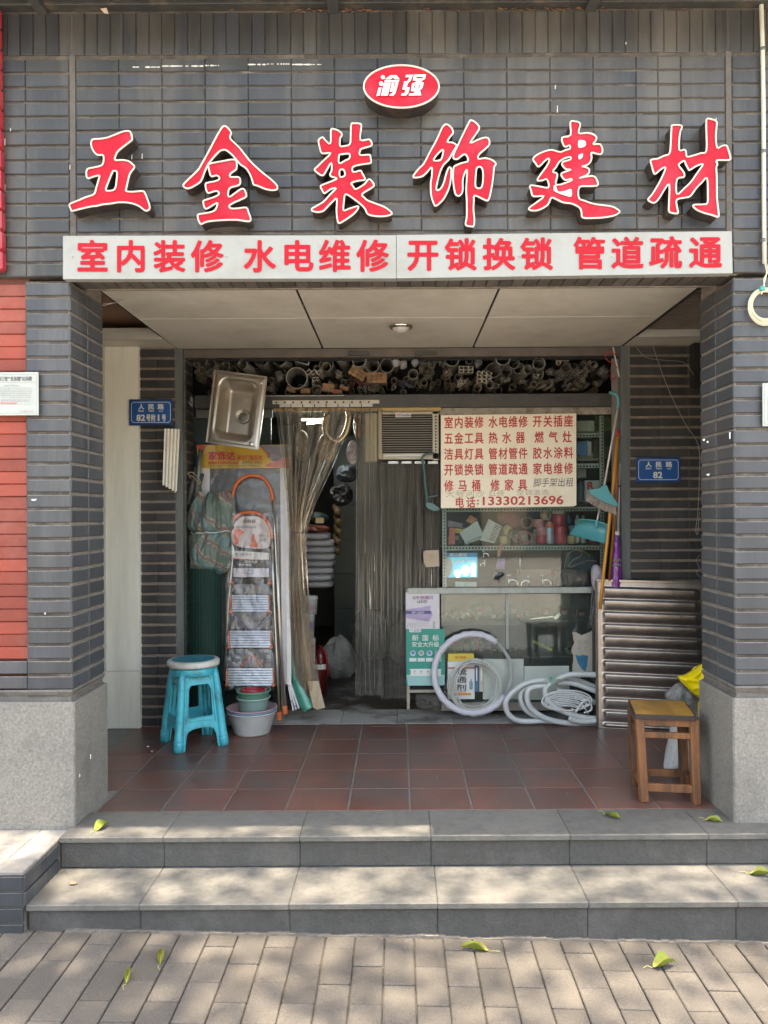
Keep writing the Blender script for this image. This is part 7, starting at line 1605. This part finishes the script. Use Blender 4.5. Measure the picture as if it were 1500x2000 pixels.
for a_ in ((1265, 985, 1272, 1015), (1340, 960, 1385, 1030), (1285, 900, 1300, 935)):
    G().tube([P(*Hh(*a_[:2]), 5.285), P(*Hh(*a_[2:]), 5.285)], .0035, 5).obj('cable_tie', M_PLW, hc2)

# ================================================================ brooms and tools at the right jamb
M_TEAL = mat('teal_plastic', (.075, .31, .335), .4, var=.08, nscale=10); M_BRI = mat('beige_bristle', (.40, .33, .28), .8, rnd=.1)
br = thing('broom', 'teal-headed broom with beige bristles hanging head down at the right jamb', 'broom', P(1175, 1002, 5.2))
G().tube([P(1207.5, 792, 5.25), P(1180, 950, 5.20)], .0068, 10).obj('stick', mat('white_metal_stick', (.60, .54, .52), .3, metal=.2), br)
G().tube([P(x, y, 5.25) for x, y in crom([(1190, 767), (1198, 768), (1205, 772), (1208, 782), (1207, 796)], 3, False)], .011, 8).obj('hook_grip', M_TEAL, br)
g = G(); g.prism([crom([(1179, 948), (1185, 948), (1190, 960), (1206, 984), (1204, 989), (1180, 980), (1160, 968), (1152, 962), (1155, 956), (1170, 954)], 3)], lambda x, y, t: P(x, y, 5.18 + t), 0, .05); g.obj('head', M_TEAL, br)
for i in range(26):
    k = i / 25; a = (1154 + 48 * k, 963 + 24 * k); b = (1143 + 60 * k, 977 + 28 * k + 3 * sin(pi * k)); g = G()
    for j in range(2): g.tube([P(a[0], a[1], 5.19 + .02 * j), P(b[0] + rf.uniform(-.6, .6), b[1] + rf.uniform(-1, 1), 5.18 + .02 * j)], [.0022, .0034], 5)
    g.obj('bristle_tuft', M_BRI, br)
du = thing('dustpan', 'teal plastic dustpan hanging by its white stick in front of the right window edge', 'dustpan', P(1150, 1060, 5.3))
G().tube([P(*A_(1240, 50), 5.30), P(*A_(1222, 150), 5.27)], .0058, 10).obj('stick', mat('white_metal_stick', (.60, .54, .52), .3), du)
def du_f(u, v):
    t0 = Vector(A_(1088, 130)).lerp(Vector(A_(1300, 168)), u); b0 = Vector(A_(1018, 240)).lerp(Vector(A_(1278, 305)), u); p = t0.lerp(b0, v)
    y = p.y - 3.5 * sin(pi * u) * (1 - v); return P(p.x, y, 5.26 + .07 * sin(pi * min(1, v * 1.0)) ** .6 * (1 - v * .5) + .03 * (sin(pi * u) ** .5) - .03)
g = G(); g.grid(22, 14, du_f); g.obj('pan', M_TEAL, du)
G().tube([du_f(u / 12, 0) for u in range(13)] + [du_f(1, v / 6) for v in range(1, 7)], .005, 6).obj('rim', M_TEAL, du); G().tube([P(*A_(1222, 135), 5.255), P(*A_(1215, 195), 5.255)], .012, 8).obj('socket', M_TEAL, du)
orp = thing('orange_pole', 'long orange-brown wooden pole leaning with a red cap at the right jamb', 'pole', P(1177, 1134, 5.3))
G().tube([P(1206.5, 846, 5.28), P(1199, 935, 5.25), P(1190, 1020, 5.22), P(1177.5, 1134, 5.18), P(1172, 1190, 5.17)], .0112, 12).obj('pole', mat('orange_varnished_wood', (.55, .23, .03), .4, var=.12, nscale=5), orp)
G().tube([P(1207.5, 840, 5.28), P(1206.3, 853, 5.277)], .0125, 10).obj('cap', M_PVR, orp)
orp2 = thing('orange_pole', 'second darker orange pole mostly hidden behind the first', 'pole', P(1195, 1134, 5.35))
G().tube([P(1203, 850, 5.34), P(1205, 960, 5.33), P(1190, 1134, 5.32)], .0095, 10).obj('pole', mat('dark_orange_wood', (.32, .12, .02), .5), orp2)
um = thing('purple_mop', 'purple mop wrapped in printed clear film standing at the right jamb', 'mop', P(1205, 1134, 5.35))
G().tube([P(1211, 905, 5.36), P(1207, 1046, 5.34)], .0062, 10).obj('stick', mat('white_metal_stick', (.60, .54, .52), .3), um)
G().tube([P(1209.5, 948, 5.357), P(1208.5, 982, 5.354)], .0095, 10).obj('grip', mat('purple_grip', (.09, .04, .22), .4), um); G().tube([P(1205.5, 1038, 5.34), P(1205, 1045, 5.34)], .016, 10).obj('collar', M_PLW, um)
g = G(); pr_ = [(1045, 5.5), (1056, 7.5), (1075, 8.5), (1095, 10.5), (1115, 12), (1134, 12.5), (1160, 12)]
def uf(u, v):
    k = v * 6; i = min(5, int(k)); f = k - i; y = pr_[i][0] + (pr_[i + 1][0] - pr_[i][0]) * f; r = (pr_[i][1] + (pr_[i + 1][1] - pr_[i][1]) * f) * 5.34 / FOC; a = 2 * pi * u
    c = Vector((PX(1204.5, y, 5.34), 5.36, PZ(1204.5, y, 5.34))); return c + Vector((cos(a) * r, sin(a) * r, 0)) * (1 + .10 * noise.noise(Vector((u * 9, v * 14, 1))))
g.grid(20, 22, uf, smooth=False); g.obj('wrapped_head', mat('magenta_purple_wrap', (.20, .035, .26), .25, var=.4, nscale=10, bump=.5, bscale=40, coat=.5, dirt=((.10, .08, .22), .8, 9)), um)
g = G()
for y, c_ in ((1094, 0), (1104, 1)): g.tube([P(1197 + i * 1.6, y + 1.8 * sin(i * 1.4), 5.312) for i in range(11)], .0035, 5)
g.obj('green_print_line', mat('dull_green_print', (.22, .34, .12), .4), um)
gm_ = thing('string_mop', 'grey string mop with a pale cloth top hanging beside the showcase', 'mop', P(1155, 1230, 5.45))
crumpled_poly(G(), [(1156, 1108), (1166, 1103), (1174, 1112), (1175, 1135), (1168, 1150), (1160, 1152), (1155, 1135)], 5.42, 5.42, .03, 90, amp=.02).obj('cloth', mat('greyish_cloth', (.38, .35, .38), .9, bump=.6), gm_)
for i in range(26):
    k = i / 25; x0 = 1157 + 11 * k; x1 = 1149 + 13 * k + rf.uniform(-1.5, 1.5); yb = 1222 + rf.uniform(-18, 10)
    G().tube([P(x, y, 5.44 + rf.uniform(-.012, .012)) for x, y in crom([(x0, 1142), (x0 - 2 + rf.uniform(-1.5, 1.5), 1170), ((x0 + x1) / 2 + rf.uniform(-2, 2), 1198), (x1, yb)], 3, False)], .0032, 5).obj('mop_string', mat('dark_grey_yarn', (.11, .11, .115), .9, rnd=.5), gm_)
# red cable loop, white stick, shackle at the top right corner
tag(G().tube([P(x, y, 5.36) for x, y in crom([Z5(1400, 180), Z5(1390, 130), Z5(1365, 100), Z5(1330, 80), Z5(1312, 50), Z5(1325, 28), Z5(1355, 28), Z5(1385, 50)], 5, False)] , .0035, 6).obj('red_cable', M_PVR), 'red cable looped at the top right corner of the doorway', 'cable')
tag(G().tube([P(x, y, 5.36) for x, y in crom([Z5(1365, 145), Z5(1350, 165), Z5(1352, 190), Z5(1372, 198), Z5(1380, 175)], 5, False)], .0035, 6).obj('red_cable', M_PVR), 'small red cable knot below the looped one', 'cable')
tag(G().tube([P(1197.5, 678, 5.37), P(1209.5, 736, 5.36)], .006, 8).obj('white_rod', M_WHITEPL), 'short white rod slanting at the top right corner of the doorway', 'rod')
sk_ = thing('slotted_upright', 'perforated grey upright at the right edge of the window', 'upright', P(1203, 1150, 5.5))
axbox(G(), 1196, 1213, 700, 1150, 5.50, .02, .002).obj('upright', mat('grey_beige_metal', (.20, .185, .165), .6, var=.2, nscale=8, dirt=((.08, .07, .06), .5, 8), streak=True), sk_)
axbox(G(), 1160, 1212, 1150, 1400, 5.52, .05, .002).obj('lower_board', M_DKSTEEL, sk_)
lk = thing('padlock', 'metal padlock and hasp hanging on the right window upright', 'lock', P(1210, 938, 5.42))
g = G(); axbox(g, 1205, 1213, 922, 938, 5.40, .02, .003); g.obj('body', mat('scratched_lock_steel', (.40, .38, .33), .35, metal=.7, var=.3, nscale=40), lk)
G().tube([P(x, y, 5.41) for x, y in crom([(1206, 924), (1206, 914), (1209, 909), (1212, 914), (1212, 924)], 3, False)], .003, 6).obj('shackle', M_CHR, lk)

# ================================================================ inside the shop
def sack(label, x0, x1, y0, y1, D, m, seed, dep=.30):
    a = P(x0, y0, D); b = P(x1, y1, D); g = G(); c = (a + b) / 2; hx, hz = (b.x - a.x) / 2, (a.z - b.z) / 2
    def f(u, v):
        th = 2 * pi * u; ph = pi * (v - .5); sp = lambda q, e: math.copysign(abs(q) ** e, q)
        p = Vector((hx * sp(sin(ph), .55), dep / 2 * sp(cos(ph), .45) * sp(cos(th), .6), hz * sp(cos(ph), .45) * sp(sin(th), .75)))
        return Vector((c.x, D + dep / 2, c.z)) + p * (1 + .08 * noise.noise(p * 7 + Vector((seed, 0, 0))))
    g.grid(24, 16, f); return tag(g.obj('sack', m), label, 'sack', 'white sacks stacked inside the shop')
M_SACK = mat('pale_grey_woven_sack', (.34, .34, .35), .6, var=.10, nscale=20, bump=.4, bscale=50, rnd=.08)
ordn = ['top', 'second', 'third', 'fourth', 'fifth', 'sixth', 'seventh', 'eighth']
for i in range(8):
    y = 1040 + i * 13.6; sack('pale grey sack, %s of the stack inside the doorway' % (ordn[i] + (' from the top' if i else '')), 586 + rf.uniform(-2, 2), 651 + rf.uniform(-4, 3) - (6 if i == 0 else 0), y, y + 14.8, 6.2 + rf.uniform(-.03, .03), M_SACK, i * 3)
for i, (lb, x0, x1, y0, y1, c) in enumerate((('red and brown folded sack lying on top of the white sacks', 590, 645, 1024, 1040, (.25, .06, .04)), ('dark green bag with a printed label on the sacks', 598, 642, 1000, 1026, (.04, .07, .06)), ('dark round bag hanging above the sacks', 640, 692, 945, 990, (.05, .045, .05)), ('blue-grey bagged roll hanging in the middle of the doorway', 655, 702, 905, 945, (.12, .14, .17)))):
    cx_, cy_, w_, h_ = (x0 + x1) / 2, (y0 + y1) / 2, (x1 - x0) / 2, (y1 - y0) / 2; rr_ = random.Random(i + 5)
    o = crumpled_poly(G(), [(cx_ + w_ * cos(k * pi / 5) * rr_.uniform(.8, 1.1), cy_ + h_ * sin(k * pi / 5) * rr_.uniform(.8, 1.15)) for k in range(10)], 6.3 + .1 * i, 6.3 + .1 * i, .10, 50 + i, amp=.06).obj('dark_bag', mat('sack_%d' % i, tuple(q * .7 for q in c), .5, var=.5, nscale=18)); tag(o, lb, 'bag', 'bags hanging and lying above the sacks')
tag(G().box(PX(616, 1010, 6.15), PX(632, 1010, 6.15), 6.16, 6.165, PZ(624, 1022, 6.15), PZ(624, 1011, 6.15)).obj('label_card', M_TAPEY), 'small tan label card on the dark green bag', 'label')
for i in range(5):
    tag(G().tube([P(654 + 3 * sin(i), 990 + i * 19, 6.9), P(661 + 3 * sin(i), 1002 + i * 19, 6.7)], .03, 10).obj('tan_roll', mat('tan_roll', (.16, .10, .045), .6)), 'tan paper roll, number %s down the pile behind the sacks' % ('one', 'two', 'three', 'four', 'five')[i], 'roll', 'tan rolls behind the sacks')
def pail(label, x, y0, y1, w, m, D, lid):
    t, r, z0, z1, D, x = goods(x, y0, y1, w, m, label, 'paint bucket', D=D, prof=[(0, 0), (.86, 0), (.97, .8), (1.0, .84), (1.0, .9), (.97, .92), (.97, 1), (0, 1)], nm='paint_bucket')
    G().lathe([(r * .9, 0), (r * .955, .07)], Mloc(PX(x, y1, D), D, z0 + (z1 - z0) * .32), 20).obj('label_band', lid, t)
pail('white paint bucket with a red and blue label behind the left curtain', 604, 1164, 1200, 17, mat('white_pail', (.48, .49, .48), .4), 6.0, M_PVR)
pail('white bucket with a blue stripe below the topmost bucket', 601, 1199, 1246, 14, mat('white_pail', (.48, .49, .48), .4), 5.95, M_PVB)
pail('red-labelled white bucket standing on the floor inside', 603, 1246, 1290, 14, mat('white_pail', (.48, .49, .48), .4), 5.95, M_PVR)
fe = thing('fire_extinguisher', 'red cylinder with a white band standing inside the doorway', 'cylinder', P(623, 1300, 6.2))
fx, fz = PX(624, 1296, 6.25), FL + .02
G().lathe([(0, 0), (.055, 0), (.055, .30), (.04, .34), (.015, .36), (.015, .39), (0, .39)], Mloc(fx, 6.3, fz), 20).obj('body', mat('extinguisher_red', (.13, .008, .008), .3, coat=.4), fe); G().lathe([(.0555, 0), (.0555, .04)], Mloc(fx, 6.3, fz + .2), 20).obj('band', M_PLW, fe)
G().tube([(fx, 6.28, fz + .39), (fx + .05, 6.27, fz + .33), (fx + .07, 6.26, fz + .15)], .01, 6).obj('hose', M_PVR, fe)
# metal flexible duct and bright lamp seen through the left curtain
fd = thing('flexible_duct', 'shiny ribbed flexible duct bending in a loop behind the left curtain', 'duct', P(660, 865, 5.9))
pts = [P(x, y, 5.72) for x, y in crom([(641, 808), (637, 825), (637, 842), (646, 856), (660, 862), (672, 852), (679, 836), (683, 815), (680, 800)], 8, False)]
G().tube(pts, [.024 + (.004 if i % 2 else 0) for i in range(len(pts))], 12).obj('duct', mat('foil_duct', (.52, .45, .36), .25, metal=.9), fd)
# inside stock: shelving, boxes and sacks left and right of the aisle
ish = thing('stock_shelving', 'tall shelf unit along the right side inside the shop', 'shelving', (1.2, 8, FL))
for z in (.4, .9, 1.4, 1.9, 2.4): G().box(.75, 1.7, 6.3, 10.2, FL + z, FL + z + .02).obj('shelf', M_STEEL, ish)
for y in (6.3, 7.6, 8.9, 10.15): G().box(.75, .79, y, y + .04, FL, 2.95).obj('upright', M_STEEL, ish)
rg = random.Random(21); cols_ = [(.10, .09, .08), (.20, .16, .11), (.10, .16, .16), (.26, .05, .04), (.30, .29, .26), (.05, .10, .20), (.22, .18, .05)]
adj = ['grey-brown', 'tan', 'teal', 'red', 'off-white', 'navy', 'olive']
for side, x0, xr in (('right', .62, .10), ('left', -1.1, .12)):
    for k in range(26):
        lv = k % 5; y = 6.5 + (k // 5) * .62 + rg.uniform(-.05, .05); h = rg.uniform(.18, .40); c = rg.randrange(7); x = (x0 + rg.uniform(0, xr)) if side == 'right' else (-1.6 + rg.uniform(0, .15))
        z = FL + .42 + lv * .5 if side == 'right' else FL + .02 + lv * .42
        w = rg.uniform(.25, .45)
        t = tag(G().box(x, x + w, y, y + rg.uniform(.3, .5), z, z + h, .008).obj('stock_carton', mat('stock_%d' % c, cols_[c], .6, var=.3, nscale=9)), '%s carton stacked dimly on the %s side inside the shop' % (adj[c], side), 'carton', 'cartons deep inside the shop')
for i, (x, y, r, c, lb) in enumerate(((.12, 7.6, .20, (.30, .30, .27), 'big pale sack slumped on the floor at the end of the aisle'), (-.30, 8.0, .22, (.12, .13, .11), 'dark heaped sack at the end of the aisle'), (.25, 8.3, .26, (.22, .23, .2), 'grey heap of bags at the back of the aisle'), (-.55, 7.0, .16, (.3, .3, .28), 'small white bundle beside the paint buckets'))):
    g = G(); g.grid(18, 12, lambda u, v: Vector((x, y, FL + r)) + Vector((cos(2 * pi * u) * sin(pi * v), sin(2 * pi * u) * sin(pi * v), 1.25 * cos(pi * v))) * r * (1 + .3 * noise.noise(Vector((cos(2 * pi * u) * 2 + i * 5, sin(2 * pi * u) * 2, v * 4)))), smooth=False); tag(g.obj('floor_sack', mat('floor_sack_%d' % i, c, .7, var=.3, nscale=12)), lb, 'sack')
db_ = thing('inner_door', 'pale tiled inner wall face at the end of the aisle', 'door', (-.3, 8.9, FL))
for i in range(3):
    for j in range(6):
        G().box(-.75 + i * .3 + .002, -.45 + i * .3 - .002, 8.9, 8.92, FL + j * .4 + .002, FL + (j + 1) * .4 - .002, .002).obj('wall_tile', mat('dim_mint_wall_tile', (.12, .15, .14), .35, var=.12, rnd=.08), db_)
# the lit lamp inside
lp_ = thing('tube_lamp', 'lit white lamp glowing behind the left strip curtain', 'lamp', P(612, 826, 6.4))
G().tube([P(599, 827, 6.4), P(628, 824, 6.4)], .010, 10).obj('tube', mat('lit_tube', (.9, .95, 1), .4, emit=((.75, .95, 1.0), 2.5)), lp_)
G().box(PX(588, 818, 6.44), PX(636, 818, 6.44), 6.42, 6.48, PZ(612, 822, 6.44), PZ(612, 817, 6.44), .004).obj('housing', M_WHITEPL, lp_)
ll = bpy.data.lights.new('tube_lamp_light', 'POINT'); ll.energy = 2.5; ll.color = (.80, .95, 1.0); ll.shadow_soft_size = .12
lo = bpy.data.objects.new('tube_lamp_light', ll); COL.objects.link(lo); lo.location = P(612, 829, 6.32)
for i, (x, y, w, h, c, lb) in enumerate(((690, 885, 26, 50, (.50, .48, .50), 'white bag with red spots hanging in the doorway gap'), (590, 870, 30, 60, (.22, .22, .22), 'grey wrapped bundle behind the left curtain'), (640, 875, 40, 60, (.33, .28, .22), 'tan wrapped bundle behind the left curtain'), (700, 830, 20, 60, (.30, .17, .08), 'brown cardboard sheet behind the right curtain top'))):
    pts = [(x + w / 2 * cos(a), y + h / 2 * sin(a)) for a in [k * pi / 4 for k in range(8)]]
    tag(crumpled_poly(G(), pts, 5.85, 5.85, .06, 100 + i, amp=.05).obj('hanging_bag', mat('hangbag_%d' % i, c, .4, var=.3, nscale=20, dirt=((.45, .05, .05), .5, 16) if i == 0 else None)), lb, 'bag')

rp_ = random.Random(91); PC = [(.30, .05, .04), (.05, .13, .24), (.30, .27, .18), (.34, .33, .30), (.08, .18, .10), (.26, .16, .05), (.10, .10, .11)]
PN = ['red', 'blue', 'cream', 'white', 'green', 'orange-brown', 'black']
for (x0, x1, yb, hmin, hmax, D, where) in ((872, 1172, 1066, 14, 40, 5.84, 'top window shelf'), (1128, 1172, 846, 10, 26, 5.86, 'upper right window shelf'), (1128, 1172, 906, 10, 30, 5.86, 'second upper window shelf'), (1128, 1172, 990, 12, 44, 5.86, 'third upper window shelf'), (940, 1170, 1147, 12, 34, 5.86, 'lower window shelf'), (872, 1150, 1211, 8, 30, 5.90, 'upper showcase shelf'), (872, 1010, 1283, 12, 44, 5.90, 'lower showcase shelf'), (1020, 1115, 1366, 20, 60, 5.95, 'showcase floor')):
    x = x0
    while x < x1:
        w = rp_.uniform(9, 22); h = rp_.uniform(hmin, hmax); c = rp_.randrange(7)
        if rp_.random() < .85:
            t = thing('stock_packet', '%s packet in the back row of the %s' % (PN[c], where), 'packet', P(x + w / 2, yb, D), 'packets in the back rows of the window')
            a = P(x, yb - h, D); b = P(x + w, yb, D)
            G().box(-(b.x - a.x) / 2, (b.x - a.x) / 2, 0, .10, 0, a.z - b.z, .003, Matrix.Translation(((a.x + b.x) / 2, D, b.z)) @ Matrix.Rotation(rp_.uniform(-.35, .35), 4, 'Z') @ Matrix.Rotation(rp_.choice((0, 0, 0, .2, -.15)), 4, 'Y')).obj('pack', mat('packet_%d' % c, PC[c], .4, var=.45, nscale=38), t)
            if h > 12: G().box(-(b.x - a.x) / 2 * .7, (b.x - a.x) / 2 * .7, -.002, -.001, (a.z - b.z) * .45, (a.z - b.z) * .75, 0, Matrix.Translation(((a.x + b.x) / 2, D, b.z))).obj('printed_label', mat('packet_label_%d' % (c % 3), ((.38, .36, .3), (.34, .06, .05), (.06, .14, .26))[c % 3], .5, var=.6, nscale=70), t)
        x += w + rp_.uniform(0, 3)
# ================================================================ street side behind the camera (seen only in reflections, shade and dapples)
M_BARK = mat('grey_bark', (.14, .12, .10), .9, var=.3, nscale=12, bump=1.0)
tree = thing('street_tree', 'broad street tree on the pavement behind the viewer, dappling the pavers', 'tree', (-2.4, -1.2, 0))
g = G(); g.tube(crom([(-2.4, -1.2, -.1), (-2.38, -1.18, 1.2), (-2.3, -1.1, 2.6), (-2.2, -.9, 4.6), (-1.9, -.5, 7.5)], 4, False), [.22 - .007 * i for i in range(17)], 12)
for a, b, r in (((-2.2, -.9, 5.0), (-.6, .4, 8.6), .10), ((-2.25, -1.0, 4.2), (-4.2, .4, 8.8), .10), ((-1.9, -.5, 7.0), (-1.0, 1.6, 9.4), .08), ((-2.2, -.9, 5.0), (1.6, -1.2, 9.0), .09), ((-.6, .4, 8.6), (2.6, 1.6, 9.6), .06), ((-.6, .4, 8.6), (.6, 2.0, 9.4), .05)):
    m_ = Vector(a).lerp(Vector(b), .5) + Vector((0, 0, .25)); g.tube(crom([a, tuple(m_), b], 5, False), [r * (1 - .07 * i) for i in range(11)], 8)
g.obj('trunk', M_BARK, tree)
rt = random.Random(4); g = G()
cents = []
for cx in (-5.5, -3.6, -1.8, 0.0, 1.8, 3.6, 5.5):
    for cy in (-3.2, -1.4, .4):
        cents.append((cx + rt.uniform(-.3, .3), cy + rt.uniform(-.2, .2), 9.6 + rt.uniform(-.6, .8), 1.25))
cents += [(-4.6, 1.9, 9.4, 1.0), (-2.6, 1.8, 9.6, .9), (-1.0, 1.7, 9.4, .75)]
for c in cents:
    for k in range(int(520 * c[3])):
        d = Vector((rt.gauss(0, 1), rt.gauss(0, 1), rt.gauss(0, .55))).normalized() * c[3] * rt.random() ** .45; p = Vector(c[:3]) + d
        if p.y > 3.3: continue
        a = rt.uniform(0, 2 * pi); t_ = Vector((cos(a), sin(a), rt.uniform(-.5, .2))).normalized(); s_ = Vector((-sin(a), cos(a), rt.uniform(-.4, .4))).normalized(); L = rt.uniform(.10, .16); w = L * .36
        g.add([p, p + t_ * L * .5 + s_ * w, p + t_ * L, p + t_ * L * .5 - s_ * w], [(0, 1, 2, 3)])
for k in range(4600):  # even unseen leaf layer added to thin the sun over the steps
    p = Vector((rt.uniform(-5.5, 5.5), rt.uniform(.9, 3.25), rt.uniform(9.6, 12.0))); a = rt.uniform(0, 2 * pi)
    t_ = Vector((cos(a), sin(a), rt.uniform(-.5, .2))).normalized(); s_ = Vector((-sin(a), cos(a), rt.uniform(-.4, .4))).normalized(); L = rt.uniform(.08, .13); w = L * .36
    g.add([p, p + t_ * L * .5 + s_ * w, p + t_ * L, p + t_ * L * .5 - s_ * w], [(0, 1, 2, 3)])
g.obj('crown_and_sun_screen', mat('tree_leaf', (.07, .12, .03), .5, var=.3), tree)
ob = thing('opposite_building', 'plain terrace building on the far side of the street behind the viewer', 'building', (0, -24, 0))
G().box(-30, 30, -27, -24, -.1, 7).obj('wall', mat('warm_render_wall', (.55, .42, .30), .8, var=.15, nscale=1), ob)
for i in range(12):
    for z in (.2, 3.6, 6.4):
        x = -27 + i * 4.7; w = G().box(x, x + 2.6, -23.99, -23.92, z, z + (2.5 if z < 1 else 1.6)).obj('window', mat('dark_window', (.05, .06, .07), .15), ob); G().box(x - .1, x + 2.7, -24, -23.95, z - .12, z - .02).obj('sill', M_GROUT, w)
